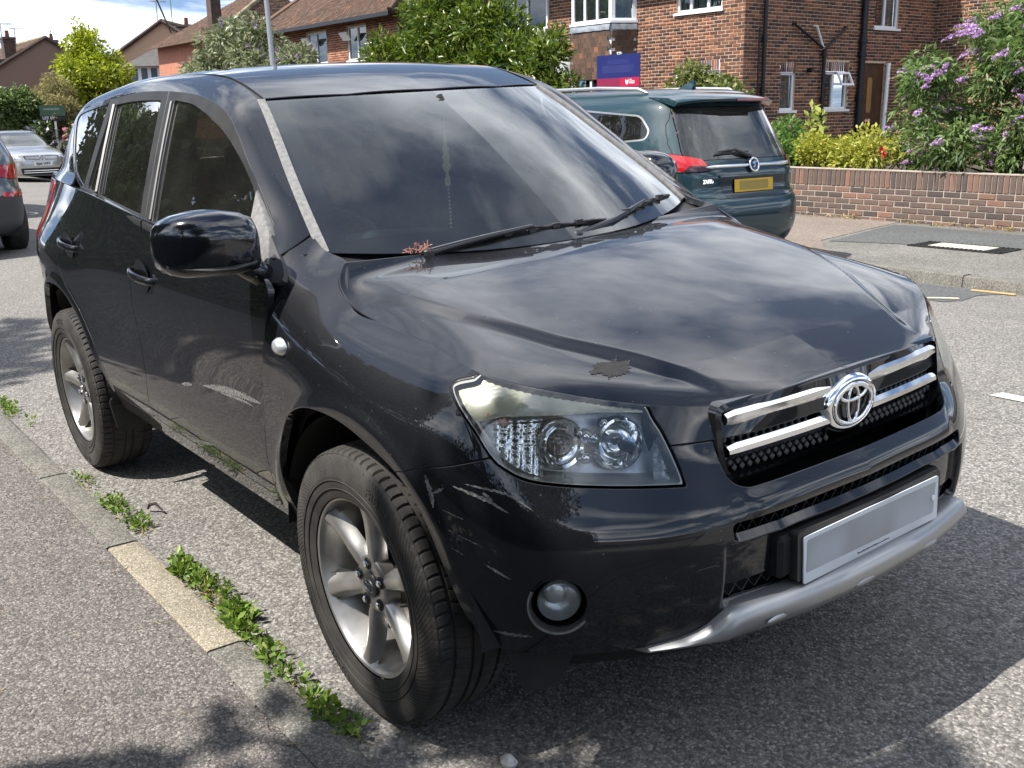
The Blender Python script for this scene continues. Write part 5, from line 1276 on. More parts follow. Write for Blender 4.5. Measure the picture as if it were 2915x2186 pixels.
# ================= plants =================
def leaf_mat(name, c1, c2, c3=None, trans=.35, rough=.45):
    if name in MATS: return MATS[name]
    m = bpy.data.materials.new(name); m.use_nodes = True; t = m.node_tree; t.nodes.clear(); MATS[name] = m
    o = t.nodes.new('ShaderNodeOutputMaterial'); g = t.nodes.new('ShaderNodeNewGeometry'); r = t.nodes.new('ShaderNodeValToRGB')
    r.color_ramp.elements[0].color = (*c1, 1); r.color_ramp.elements[1].color = (*c2, 1)
    if c3: e = r.color_ramp.elements.new(.93); e.color = (*c2, 1); r.color_ramp.elements[2].color = (*c3, 1); r.color_ramp.elements[2].position = 1.0
    t.links.new(g.outputs['Random Per Island'], r.inputs[0])
    b = t.nodes.new('ShaderNodeBsdfPrincipled'); b.inputs['Roughness'].default_value = rough; b.inputs['Specular IOR Level'].default_value = .4; t.links.new(r.outputs[0], b.inputs['Base Color'])
    tl = t.nodes.new('ShaderNodeBsdfTranslucent'); hs = t.nodes.new('ShaderNodeHueSaturation'); hs.inputs['Value'].default_value = 1.25; hs.inputs['Saturation'].default_value = 1.1; t.links.new(r.outputs[0], hs.inputs['Color']); t.links.new(hs.outputs[0], tl.inputs[0])
    mx = t.nodes.new('ShaderNodeMixShader'); mx.inputs[0].default_value = trans; t.links.new(b.outputs[0], mx.inputs[1]); t.links.new(tl.outputs[0], mx.inputs[2]); t.links.new(mx.outputs[0], o.inputs[0]); return m
def leaves(n, clumps, size, rg, aspect=.35, droop=.2, up=.3, jitter=.35, seed=None, fill=.5):
    """n leaves on the skins (and partly inside) of clumps [(centre, radius3)]; returns verts, faces"""
    C = np.array([c[0] for c in clumps], float); Rr = np.array([c[1] for c in clumps], float)
    if Rr.ndim == 1: Rr = np.repeat(Rr[:, None], 3, 1)
    w = (Rr[:, 0]*Rr[:, 2])**1.0; k = rg.choice(len(C), n, p=w/w.sum())
    d = rg.normal(size=(n, 3)); d /= np.linalg.norm(d, axis=1, keepdims=True)
    rad = np.where(rg.random(n) < fill, rg.random(n)**.4, 1.0)*(1+rg.normal(size=n)*.10)
    p = C[k] + d*Rr[k]*rad[:, None]
    dr = d*.8 + rg.normal(size=(n, 3))*jitter*1.4 + np.array([0, 0, up-droop]); dr /= np.linalg.norm(dr, axis=1, keepdims=True)
    nr = d*.6 + rg.normal(size=(n, 3))*.55 + np.array([0, 0, .7]); sd = np.cross(dr, nr); sd /= np.linalg.norm(sd, axis=1, keepdims=True)+1e-9
    nn = np.cross(sd, dr); s = size*(.6+.8*rg.random(n))[:, None]
    b0 = p; tip = p+dr*s-np.array([0, 0, droop])*s*.5; mid = p+dr*s*.45
    l = mid+sd*s*aspect*.5+nn*s*.09; r = mid-sd*s*aspect*.5+nn*s*.09
    V = np.stack([b0, r, tip, l], 1).reshape(-1, 3); i = np.arange(n)*4
    F = np.stack([np.stack([i, i+1, i+2], 1), np.stack([i, i+2, i+3], 1)], 1).reshape(-1, 3)
    return V, F
def np_mesh(name, V, F, m):
    me = bpy.data.meshes.new(name); me.vertices.add(len(V)); me.vertices.foreach_set('co', np.asarray(V, np.float32).ravel())
    F = np.asarray(F, np.int32); k = F.shape[1]; me.loops.add(F.size); me.loops.foreach_set('vertex_index', F.ravel())
    me.polygons.add(len(F)); me.polygons.foreach_set('loop_start', np.arange(0, F.size, k, dtype=np.int32)); me.polygons.foreach_set('loop_total', np.full(len(F), k, np.int32)); me.update(calc_edges=True); me.validate()
    me.materials.append(m); return me
BARK = mat('bark', (.09, .07, .05), .9, var=.3, vs=12, bump=.5, bs=30, bdist=.02)
BRANCH = mat('green_brown_stem', (.10, .085, .05), .85, var=.2, vs=20)
def clumpset(c, r3, n, cr, rg, shell=.55, squash=.0):
    out = []
    for _ in range(n):
        d = rg.normal(size=3); d /= np.linalg.norm(d); t = shell+(1-shell)*rg.random() if rg.random() < .8 else rg.random()*.6
        p = np.array(c)+d*np.array(r3)*t; out.append((p, cr*(.65+.7*rg.random())*np.array([1, 1, .8])))
    return out
def plant(name, label, cat, base, clumps, n, size, lm, seed=1, group=None, trunk=None, stems=6, sr=.02, **kw):
    rg = np.random.default_rng(seed); o = thing(name, label, cat, base, 0, group)
    cl = [(np.array(c)-np.array(base), r) for c, r in clumps]
    V, F = leaves(n, cl, size, rg, **kw); link('crown' if trunk else 'foliage', np_mesh('foliage', V, F, lm), o)
    if trunk:
        mb = MB(); h, r0, r1 = trunk; mb.tube([(0, 0, -.1), (.05*h*rg.normal(), .05*h*rg.normal(), h*.4), (.06*h*rg.normal(), .06*h*rg.normal(), h*.75), (0, 0, h)], [r0, r0*.8, r0*.6, r1], 9)
        tk = mb.build('trunk', BARK, o, 60)
    mb = MB(); z0 = (trunk[0]*.55 if trunk else 0)
    for i in rg.choice(len(cl), min(stems, len(cl)), replace=False):
        c = cl[i][0]; a = np.array([rg.normal()*.06, rg.normal()*.06, z0*(.8+.4*rg.random())]); mid = a*.45+c*.55+np.array([0, 0, -.15*np.linalg.norm(c-a)*.3])
        mb.tube([a, mid, c], [sr*1.5, sr, sr*.4], 6, cap=False)
    mb.build('limb' if trunk else 'stem', BARK if trunk else BRANCH, o, 60)
    return o, cl, rg
def panicles(o, spots, length, rad, m, rg, name='flower_spike', nb=46, tip=None):
    """each flower spike: a tapering cone of tiny petals"""
    for (p, d) in spots:
        d = np.array(d)/np.linalg.norm(d); L = length*(.6+.7*rg.random()); t = rg.random(nb)**.8; a = rg.random(nb)*6.28
        u = np.cross(d, [0, 0, 1.]); u /= np.linalg.norm(u)+1e-9; v = np.cross(d, u); r = rad*(1.05-t*.85)
        bend = np.array([0, 0, -.25])*L*t[:, None]**2
        c = np.array(p)+d*(t*L)[:, None]+(u*np.cos(a)[:, None]+v*np.sin(a)[:, None])*r[:, None]+bend
        s = rad*.55*(1.1-t*.5); q = rg.normal(size=(nb, 3)); q /= np.linalg.norm(q, axis=1, keepdims=True); w_ = np.cross(q, d); w_ /= np.linalg.norm(w_, axis=1, keepdims=True)+1e-9
        x = np.cross(w_, q)
        V = np.stack([c-w_*s[:, None], c+x*s[:, None], c+w_*s[:, None], c-x*s[:, None]], 1).reshape(-1, 3); i = np.arange(nb)*4
        link(name, np_mesh(name, V, np.stack([i, i+1, i+2, i+3], 1), m), o)
LILAC = leaf_mat('lilac_petals', (.42, .24, .48), (.60, .42, .66), trans=.3, rough=.7)
FADED = leaf_mat('faded_flower_brown', (.22, .17, .10), (.36, .29, .18), trans=.2, rough=.9)
# --- buddleia over the garden wall
BUDG = leaf_mat('buddleia_leaf', (.055, .10, .03), (.17, .25, .08), (.34, .37, .22), .4)
rg0 = np.random.default_rng(3)
cl = clumpset((-3.9, 11.1, 1.75), (1.75, .75, .95), 46, .34, rg0) + clumpset((-3.0, 11.2, 2.7), (1.6, .8, .9), 26, .36, rg0) + clumpset((-4.1, 10.35, 1.05), (1.2, .35, .35), 16, .26, rg0) + clumpset((-5.6, 10.8, 1.55), (.75, .45, .6), 18, .2, rg0) + clumpset((-5.3, 10.6, 1.0), (.8, .35, .3), 12, .2, rg0) + clumpset((-3.2, 10.0, .75), (.8, .2, .3), 9, .2, rg0) + clumpset((-4.6, 11.2, 2.3), (.9, .6, .5), 14, .26, rg0)
o, clr, rg = plant('buddleia_bush', 'large buddleia with lilac flower spikes spilling over the low brick wall', 'bush', (-3.8, 11.2, .55), cl, 34000, .105, BUDG, 5, stems=26, sr=.014, aspect=.30, droop=.45, jitter=.5, fill=.45)
sp = []
for k in range(210):
    c, r = clr[rg.integers(len(clr))]; d = rg.normal(size=3); d[1] = -abs(d[1])-.2; d[0] -= .45; d[2] = d[2]*.5+.25; d /= np.linalg.norm(d); sp.append((np.array(c)+d*np.array(r)*.95, d))
panicles(o, sp[:160], .20, .034, LILAC, rg, nb=60); panicles(o, sp[160:], .24, .028, FADED, rg, 'faded_flower_spike')
# --- low plants behind the wall
for i, (x, y, z, r, lab, m_, sz, nn) in enumerate([
    (-7.95, 10.9, .95, .55, 'bright green leafy plant behind the wall beside the dark green car', leaf_mat('fresh_green_leaf', (.06, .13, .03), (.16, .27, .06)), .085, 3200),
    (-7.05, 10.75, .88, .50, 'yellow green shrub with orange tips behind the brick wall', leaf_mat('golden_leaf', (.20, .24, .03), (.42, .40, .06), (.45, .20, .05)), .065, 3200),
    (-6.25, 10.65, .85, .50, 'golden leaved low shrub next to the buddleia above the wall', leaf_mat('golden_leaf2', (.22, .26, .04), (.46, .44, .08), (.16, .22, .06)), .065, 3000)]):
    plant('garden_shrub', lab, 'shrub', (x, y, .55), clumpset((x, y, z), (r*1.25, .35, .26), 18, .2, np.random.default_rng(20+i)), nn, sz, m_, 30+i, 'low shrubs behind the garden wall', stems=10, sr=.008, aspect=.45, droop=.15)
for i, (x, y) in enumerate([(-7.62, 10.9), (-7.42, 10.85)]):
    o = thing('tall_weed', ['taller of the two pale stalks', 'shorter of the two pale stalks'][i]+' rising from the shrubs below the white window', 'plant', (x, y, .55), 0, 'pale stalks in the garden')
    rg = np.random.default_rng(50+i); h = .92-.1*i; mb = MB(); mb.tube([(0, 0, 0), (.02, 0, h*.5), (.05, 0, h)], [.01, .008, .004], 6); mb.build('stem', BRANCH, o)
    V, F = leaves(70, [(np.array([.03, 0, h*t]), np.array([.04, .04, .05])) for t in np.linspace(.35, 1, 8)], .12, rg, aspect=.5, droop=.1, up=.3); link('foliage', np_mesh('foliage', V, F, leaf_mat('pale_lime_leaf', (.25, .30, .06), (.42, .45, .12))), o)
o = thing('red_flower', 'single red flower showing among the golden shrubs', 'flower', (-6.05, 10.42, .70)); mb = MB(); mb.tube([(0, 0, -.15), (0, 0, .2)], .005); mb.build('stem', BRANCH, o); rg = np.random.default_rng(4); V, F = leaves(26, [((0, 0, .22), .025)], .06, rg, aspect=.9); link('petals', np_mesh('petals', V, F, mat('red_petal', (.65, .05, .06), .5)), o)
# --- bushes in front of the flats
plant('rose_bush', 'dense green climbing shrub with yellowish leaves under the flats window', 'bush', (-12.2, 14.2, .7), clumpset((-12.6, 14.2, 1.65), (1.15, .5, .42), 30, .28, np.random.default_rng(60))+clumpset((-12.95, 14.2, 2.15), (.3, .3, .18), 6, .2, np.random.default_rng(61))+clumpset((-12.0, 14.1, 1.0), (1.1, .4, .4), 10, .3, np.random.default_rng(62)), 9000, .10, leaf_mat('mixed_rose_leaf', (.07, .10, .03), (.22, .24, .07), (.42, .38, .22)), 63, stems=16, sr=.012, aspect=.6)
# --- laurel
LAUR = leaf_mat('laurel_leaf', (.035, .075, .015), (.16, .21, .03), (.34, .36, .12), .35, .28)
rg0 = np.random.default_rng(70)
cl = clumpset((-20.3, 13.4, 2.9), (2.6, .9, 1.5), 60, .42, rg0)+clumpset((-17.9, 13.3, 2.45), (1.8, .8, .95), 40, .34, rg0)+clumpset((-22.8, 13.3, 2.9), (1.4, .7, .9), 20, .36, rg0)+clumpset((-16.7, 13.2, 1.95), (.9, .6, .7), 20, .28, rg0)+clumpset((-21.3, 13.4, 4.0), (1.2, .6, .6), 16, .34, rg0)
plant('laurel_bush', 'tall glossy evergreen laurel hiding the left of the brick flats', 'bush', (-19.5, 13.4, .65), cl, 30000, .20, LAUR, 71, stems=30, sr=.03, aspect=.30, droop=.05, up=.45, jitter=.45, fill=.4)
# --- second buddleia, silvery leaves
SILV = leaf_mat('silver_green_leaf', (.09, .12, .05), (.30, .32, .19), (.55, .54, .42), .3)
rg0 = np.random.default_rng(80)
cl = clumpset((-27.5, 10.9, 2.6), (3.0, .9, 1.1), 70, .42, rg0)+clumpset((-27.9, 10.9, 3.7), (1.7, .7, .55), 26, .36, rg0)+clumpset((-23.9, 10.8, 2.3), (1.2, .7, 1.0), 26, .36, rg0)+clumpset((-30.6, 11.0, 2.6), (1.3, .7, .9), 22, .36, rg0)
o, clr, rg = plant('buddleia_bush', 'silvery green buddleia with dull purple spikes behind the car roof', 'bush', (-27, 10.9, .4), cl, 26000, .20, SILV, 81, stems=26, sr=.02, aspect=.32, droop=.3, fill=.4)
sp = []
for k in range(70):
    c, r = clr[rg.integers(len(clr))]; d = rg.normal(size=3); d[2] = abs(d[2])*.9+.2; d /= np.linalg.norm(d); sp.append((np.array(c)+d*np.array(r), d))
panicles(o, sp, .42, .06, leaf_mat('dull_purple', (.16, .11, .17), (.34, .27, .38), trans=.2, rough=.9), rg, nb=40)
# --- yellow-green tree, feathery shrub, others down the street
rg0 = np.random.default_rng(90)
cl = clumpset((-38.2, 9.6, 3.0), (1.25, 1.2, 1.15), 44, .42, rg0)+clumpset((-38.3, 9.3, 4.2), (.55, .5, .55), 16, .26, rg0)+clumpset((-38.0, 10.3, 2.4), (.9, .8, .7), 20, .36, rg0)+[((-38.35, 9.25, 4.85), np.array([.16, .16, .25])), ((-38.2, 9.75, 4.55), np.array([.15, .15, .2]))]
plant('street_tree', 'small yellow green tree in front of the red gabled house', 'tree', (-38.2, 9.6, .1), cl, 17000, .13, leaf_mat('yellow_green_leaf', (.15, .20, .02), (.38, .42, .05), (.50, .52, .14), .45), 91, trunk=(2.2, .10, .05), stems=14, sr=.03, aspect=.6)
plant('feathery_shrub', 'feathery beige green tamarisk shrub behind the silver car', 'shrub', (-37.5, 7.9, 0), clumpset((-37.5, 7.9, 1.75), (.9, .9, .75), 34, .34, np.random.default_rng(95))+clumpset((-37.5, 8.1, 2.6), (.4, .4, .35), 8, .25, np.random.default_rng(96)), 12000, .16, leaf_mat('feathery_beige', (.20, .20, .08), (.44, .38, .20), None, .4), 97, stems=18, sr=.012, aspect=.12, droop=.3)
plant('street_bush', 'dark green bush at the far left edge beyond the van', 'bush', (-37.0, 6.4, 0), clumpset((-37.2, 6.3, 1.9), (.8, .9, .75), 26, .34, np.random.default_rng(98)), 6000, .15, leaf_mat('mid_green_leaf', (.05, .09, .025), (.17, .23, .08)), 99, stems=8, aspect=.5)
def flower_bush(lab, c, lm, fm, seed, n):
    o, clr, rg = plant('flowering_bush', lab, 'bush', (c[0], c[1], -.15), clumpset(c, (.55, .5, .5), 16, .26, np.random.default_rng(seed)), 2600, .11, lm, seed+1, 'flowering bushes down the street', stems=8, aspect=.6)
    V, F = leaves(n, clr, .17, rg, aspect=.9, fill=0); link('blossom', np_mesh('blossom', V, F, fm), o)
GR_ = leaf_mat('dark_bush_leaf', (.04, .07, .02), (.12, .17, .06))
flower_bush('bush with white and mauve blossoms above the silver car', (-36.5, 7.1, .95), GR_, leaf_mat('white_mauve_petal', (.55, .48, .58), (.75, .72, .74), trans=.3), 110, 150)
flower_bush('pink rose bush beside the small agency board', (-36.2, 8.25, 1.0), GR_, leaf_mat('pink_petal', (.70, .30, .38), (.85, .55, .58), trans=.3), 120, 170)
for i, (x, y, h, lab) in enumerate([(-48, 8.5, 2.6, 'bush farther down the street behind the feathery shrub'), (-46, 12.5, 2.4, 'bush beneath the red gable wall')]):
    plant('street_bush', lab, 'bush', (x, y, 0), clumpset((x, y, h*.5), (2.2, 1.4, h*.5), 26, .5, np.random.default_rng(130+i)), 5000, .24, GR_, 132+i, stems=8)
# --- hedge and trees on the near side (behind the camera; seen in the paintwork, and casting the shade)
HEDG = leaf_mat('privet_leaf', (.035, .065, .012), (.10, .15, .03), None, .3)
rg0 = np.random.default_rng(140); hedge = thing('garden_hedge', 'clipped green hedge along the near pavement, mirrored in the car doors', 'hedge', (-9, -4.4, 0))
n = 30000; P_ = np.empty((n, 3)); f_ = rg0.random(n); P_[:, 0] = -24+32*rg0.random(n); top = f_ < .42
P_[:, 1] = np.where(top, -3.75-1.3*rg0.random(n), -3.72-.06*rg0.random(n)); P_[:, 2] = np.where(top, 1.55+.08*rg0.normal(size=n)+.06*np.sin(P_[:, 0]*1.7), 1.58*rg0.random(n))
d = rg0.normal(size=(n, 3)); d[:, 1] -= np.where(top, 0, -1.0); d[:, 2] += np.where(top, 1, .2); d /= np.linalg.norm(d, axis=1, keepdims=True); s_ = .085*(.6+.8*rg0.random(n))[:, None]
sd_ = np.cross(d, rg0.normal(size=(n, 3))); sd_ /= np.linalg.norm(sd_, axis=1, keepdims=True); P_ -= np.array([-9, -4.4, 0])
V = np.stack([P_, P_+d*s_*.5-sd_*s_*.3, P_+d*s_, P_+d*s_*.5+sd_*s_*.3], 1).reshape(-1, 3); i = np.arange(n)*4
link('foliage', np_mesh('foliage', V, np.stack([i, i+1, i+2, i+3], 1), HEDG), hedge)
mb = MB(); mb.box((1, -.05, .72), (32, 1.05, 1.5)); mb.build('hedge_core', mat('hedge_twigs', (.02, .022, .012), .95, var=.4, vs=10), hedge)
NEARL = leaf_mat('garden_tree_leaf', (.03, .055, .012), (.09, .13, .03), None, .35)
for i, (x, y, z, rx, ry, rz, n, sz, lab) in enumerate([
    (.95, -5.0, 4.9, 2.3, 1.25, 1.15, 11000, .17, 'broad garden tree behind the camera that shades the pavement'),
    (-8.0, -7.6, 6.0, 3.0, 1.8, 4.3, 11000, .30, 'dense garden tree mirrored in the front door glass'),
    (-14.0, -7.4, 6.199999999999999, 3.4, 1.8, 4.7, 11000, .32, 'dense garden tree mirrored in the rear door glass'),
    (-21.0, -7.6, 6.4, 3.8, 2.0, 4.9, 11000, .36, 'dense garden tree mirrored in the quarter glass'),
    (-29.5, -7.4, 6.4, 4.2, 2.0, 5.1, 10000, .40, 'garden tree second from the far end of the near pavement'),
    (-39.0, -6.6, 6.4, 4.6, 2.2, 5.1, 10000, .45, 'garden tree farthest along the near pavement'),
    (7.5, -7.2, 4.8, 3.0, 2.0, 2.6, 6000, .25, 'garden tree behind the camera ahead of the parked car')]):
    rgc = np.random.default_rng(150+i); cl = clumpset((x, y, z), (rx, ry, rz), 60 if i else 40, .75 if i else .5, rgc)
    plant('garden_tree', lab, 'tree', (x+.3, y-.5, 0), cl, n, sz, NEARL, 160+i, 'garden trees on the near side', trunk=(z-.4, .17, .08), stems=18, sr=.045, aspect=.6, fill=.5)
# --- weeds in the gutter
WEED = leaf_mat('gutter_weed_leaf', (.09, .16, .03), (.22, .32, .06), (.36, .36, .12)); DRYW = leaf_mat('dry_weed', (.24, .18, .07), (.40, .32, .14), trans=.2)
for i, (x, y, w_, n, s, lab) in enumerate([
    (-3.82, -.955, .22, 130, .045, 'weeds at the far end of the near gutter by the left edge'), (-2.35, -.965, .08, 50, .035, 'tiny weed tuft beside the rear wheel'), (-1.97, -.955, .14, 100, .045, 'small weeds by the dark twig in the gutter'), (-1.72, -.95, .10, 90, .045, 'green tuft just before the pale kerb stone'),
    (-1.12, -.955, .14, 190, .055, 'leafy weeds at the middle of the pale kerb stone'), (-.95, -.955, .13, 130, .045, 'clover like weeds along the pale kerb stone'), (-.72, -.955, .13, 210, .055, 'thick weed clump by the end of the pale kerb stone'),
    (-.46, -.975, .06, 40, .06, 'rosette weed in the shade next to the kerb joint'), (-.30, -.985, .06, 36, .05, 'little rosette weed in the shaded gutter'), (-.06, -.975, .12, 110, .055, 'dark green weed patch in the shade near the front tyre')]):
    rgw = np.random.default_rng(170+i); o = thing('gutter_weed', lab, 'weed', (x, y, float(road_z(x, y))), 0, 'weeds growing along the near gutter')
    cl = [((rgw.normal()*w_*.55, rgw.normal()*.018, .018+.012*rgw.random()), np.array([.035, .02, .018])) for _ in range(9)]
    V, F = leaves(int(n*1.5), cl, s*.5, rgw, aspect=.55, droop=.1, up=.55); V[:, 2] = np.maximum(V[:, 2], .002); link('foliage', np_mesh('foliage', V, F, WEED), o)
    V, F = leaves(n//3, [((rgw.normal()*w_*.7, rgw.normal()*.02, .008), np.array([.04, .02, .008])) for _ in range(6)], .035, rgw, aspect=.12, up=.3); V[:, 2] = np.maximum(V[:, 2], .002); tagp(link('dry_stalks', np_mesh('dry_stalks', V, F, DRYW), o), kind='stuff')
# dry stuff at the foot of the garden wall
rgw = np.random.default_rng(190); V, F = leaves(900, [((-7+7.5*rgw.random(), 9.93+.05*rgw.random(), .06), np.array([.12, .04, .02])) for _ in range(60)], .06, rgw, aspect=.25, up=.3); V[:, 2] = np.maximum(V[:, 2], .05)
tagp(link('dry_grass', np_mesh('dry_grass', V, F, DRYW)), 'dry grass and fallen leaves along the foot of the garden wall', 'dry grass', kind='stuff')
# ================= buildings and walls =================
def brick_mat(name, cols, rough=.85):
    m = bpy.data.materials.new(name); m.use_nodes = True; t = m.node_tree; b = t.nodes['Principled BSDF']; MATS[name] = m
    g = t.nodes.new('ShaderNodeNewGeometry'); oi = t.nodes.new('ShaderNodeObjectInfo'); ad = t.nodes.new('ShaderNodeMath'); ad.operation = 'ADD'; fr = t.nodes.new('ShaderNodeMath'); fr.operation = 'FRACT'
    t.links.new(g.outputs['Random Per Island'], ad.inputs[0]); t.links.new(oi.outputs['Random'], ad.inputs[1]); t.links.new(ad.outputs[0], fr.inputs[0])
    cr = t.nodes.new('ShaderNodeValToRGB')
    while len(cr.color_ramp.elements) < len(cols): cr.color_ramp.elements.new(.5)
    for i, (p, c) in enumerate(cols): cr.color_ramp.elements[i].position = p; cr.color_ramp.elements[i].color = (*c, 1)
    t.links.new(fr.outputs[0], cr.inputs[0])
    tcn = t.nodes.new('ShaderNodeTexCoord'); n = t.nodes.new('ShaderNodeTexNoise'); n.inputs['Scale'].default_value = 30; n.inputs['Detail'].default_value = 6; t.links.new(tcn.outputs['Object'], n.inputs[0])
    mr = t.nodes.new('ShaderNodeMapRange'); mr.inputs[3].default_value = .6; mr.inputs[4].default_value = 1.4; t.links.new(n.outputs['Fac'], mr.inputs[0])
    vm = t.nodes.new('ShaderNodeVectorMath'); vm.operation = 'SCALE'; t.links.new(cr.outputs[0], vm.inputs[0]); t.links.new(mr.outputs[0], vm.inputs['Scale']); t.links.new(vm.outputs[0], b.inputs['Base Color'])
    b.inputs['Roughness'].default_value = rough; b.inputs['Specular IOR Level'].default_value = .25
    bn = t.nodes.new('ShaderNodeBump'); bn.inputs['Strength'].default_value = .4; bn.inputs['Distance'].default_value = .004; t.links.new(n.outputs['Fac'], bn.inputs['Height']); t.links.new(bn.outputs[0], b.inputs['Normal']); return m
BRK = brick_mat('flats_brick', [(0, (.060, .036, .034)), (.3, (.110, .055, .042)), (.62, (.165, .075, .050)), (.88, (.215, .095, .060)), (1, (.30, .125, .065))])
BRKD = brick_mat('garden_wall_brick', [(0, (.075, .060, .055)), (.4, (.115, .085, .072)), (.8, (.15, .10, .080)), (1, (.22, .12, .085))])
BRKR = brick_mat('red_house_brick', [(0, (.16, .055, .035)), (.5, (.24, .085, .05)), (1, (.33, .13, .075))])
MORTAR = mat('sandy_mortar', (.56, .43, .30), .95, var=.15, vs=8)
MORTARG = mat('grey_mortar', (.36, .32, .27), .95, var=.15, vs=8)
UPVC = mat('white_upvc', (.80, .82, .84), .35); PANE = glass('house_pane', (.55, .60, .60), 1.5, 0, .03); LEAD = mat('lead_flashing', (.22, .24, .27), .5, .5, var=.25, vs=9, bump=.4, bs=14, bdist=.01)
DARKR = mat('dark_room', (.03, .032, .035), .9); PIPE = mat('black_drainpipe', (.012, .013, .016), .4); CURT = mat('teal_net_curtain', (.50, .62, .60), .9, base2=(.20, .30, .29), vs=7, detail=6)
TILEB = brick_mat('clay_tile', [(0, (.085, .060, .048)), (.5, (.13, .085, .064)), (.9, (.18, .105, .075)), (1, (.33, .14, .08))])
CONC = mat('painted_concrete', (.52, .50, .47), .85, var=.1, vs=6)
def unit_brick(L, H, D_, m, name='brick', jit=0):
    mb = MB(); e = .004; x, z = L/2, H/2
    V = [(-x, 0, -z), (x, 0, -z), (x, 0, z), (-x, 0, z), (-x+e, D_, -z+e), (x-e, D_, -z+e), (x-e, D_, z-e), (-x+e, D_, z-e)]
    mb.add(V, [(4, 5, 6, 7)[::-1], (0, 1, 5, 4), (1, 2, 6, 5), (2, 3, 7, 6), (3, 0, 4, 7)]); mb.f = [p[::-1] for p in mb.f]
    return mb.mesh(name, m, 0)
class Wall:
    """rectangular brick wall: frame M maps (u, out, z); openings cut from bond and core"""
    def __init__(s, parent, origin, u, n, L, z0, z1, openings, mortar, brick):
        s.p = parent; s.o = np.array(origin, float); s.u = np.array(u, float); s.n = np.array(n, float); s.L, s.z0, s.z1, s.op, s.m, s.b = L, z0, z1, openings, mortar, brick
        s.list = []
    def P(s, u, d, z): return tuple(s.o+s.u*u+s.n*d+np.array([0, 0, z]))
    def core(s, name='wall', depth=.1):
        us = sorted({0, s.L, *[o[0] for o in s.op], *[o[1] for o in s.op]}); zs = sorted({s.z0, s.z1, *[o[2] for o in s.op], *[o[3] for o in s.op]}); us = [u for u in us if 0 <= u <= s.L]; zs = [z for z in zs if s.z0 <= z <= s.z1]
        mb = MB()
        for a, b in zip(us, us[1:]):
            for c, d in zip(zs, zs[1:]):
                if any(o[0] <= (a+b)/2 <= o[1] and o[2] <= (c+d)/2 <= o[3] for o in s.op): continue
                mb.quad(s.P(a, 0, c), s.P(b, 0, c), s.P(b, 0, d), s.P(a, 0, d))
        for u0, u1, z0, z1 in [o[:4] for o in s.op]:
            for q in (((u0, z0), (u1, z0)), ((u1, z0), (u1, z1)), ((u1, z1), (u0, z1)), ((u0, z1), (u0, z0))):
                (a, c), (b, d) = q; mb.quad(s.P(a, 0, c), s.P(b, 0, d), s.P(b, -depth, d), s.P(a, -depth, c))
        return mb.build(name, s.m, s.p, 0)
    def bond(s, H=.075, Lb=.225, j=.013):
        r = int((s.z1-s.z0)/H)
        for i in range(r):
            z = s.z0+H*(i+.5); off = (i % 2)*Lb/2; k = 0; blocks = [(o[0], o[1]) for o in s.op if o[2]-H*.3 < z < o[3]+H*.3]
            u = -off
            while u < s.L:
                a, b = max(u+j/2, j/2), min(u+Lb-j/2, s.L-.0)
                segs = [(a, b)]
                for (p, q) in blocks:
                    ns = []
                    for (x, y) in segs:
                        if y <= p or x >= q: ns.append((x, y)); continue
                        if x < p: ns.append((x, p))
                        if y > q: ns.append((q, y))
                    segs = ns
                for x, y in segs:
                    if y-x > .03: s.list.append(((x+y)/2, z, y-x, H-j))
                u += Lb
    def soldiers(s, u0, u1, z0, z1, w=.075, j=.01):
        n = int((u1-u0)/w)
        for k in range(n): s.list.append((u0+w*(k+.5), (z0+z1)/2, w-j, z1-z0-j))
def lay(walls, parent, limit=300, key=None, D_=.007, seed=1, name='brick'):
    """nearest bricks as single objects, the rest joined"""
    allb = [(w, q) for w in walls for q in w.list]
    if key: allb.sort(key=lambda t: key(t[0].P(t[1][0], 0, t[1][1])))
    rr = random.Random(seed); cache = {}
    for w, (u, z, L, H) in allb[:limit]:
        k = (round(L, 2), round(H, 2), w.b.name); 
        if k not in cache: cache[k] = unit_brick(L, H, 1, w.b, name)
        o = link(name, cache[k], parent); X = Vector(w.u); Y = Vector(w.n); d = D_*rr.uniform(.6, 1.5)
        o.matrix_local = Matrix([[X[i], Y[i]*d, (0, 0, 1)[i], w.P(u, 0, z)[i]-(parent.location[i] if parent else 0)] for i in range(3)]+[[0, 0, 0, 1]])
    rest = allb[limit:]
    if rest:
        V = []; F = []
        for w, (u, z, L, H) in rest:
            d = D_*rr.uniform(.6, 1.5); e = .004; n = len(V); a, b, c, f = u-L/2, u+L/2, z-H/2, z+H/2
            V += [w.P(a, 0, c), w.P(b, 0, c), w.P(b, 0, f), w.P(a, 0, f), w.P(a+e, d, c+e), w.P(b-e, d, c+e), w.P(b-e, d, f-e), w.P(a+e, d, f-e)]
            F += [(n+4, n+5, n+6, n+7), (n, n+1, n+5, n+4), (n+1, n+2, n+6, n+5), (n+2, n+3, n+7, n+6), (n+3, n, n+4, n+7)]
        V = np.array(V)-np.array(parent.location); tagp(link(name+'work', np_mesh(name+'work', V, np.array(F), rest[0][0].b), parent), kind='stuff')
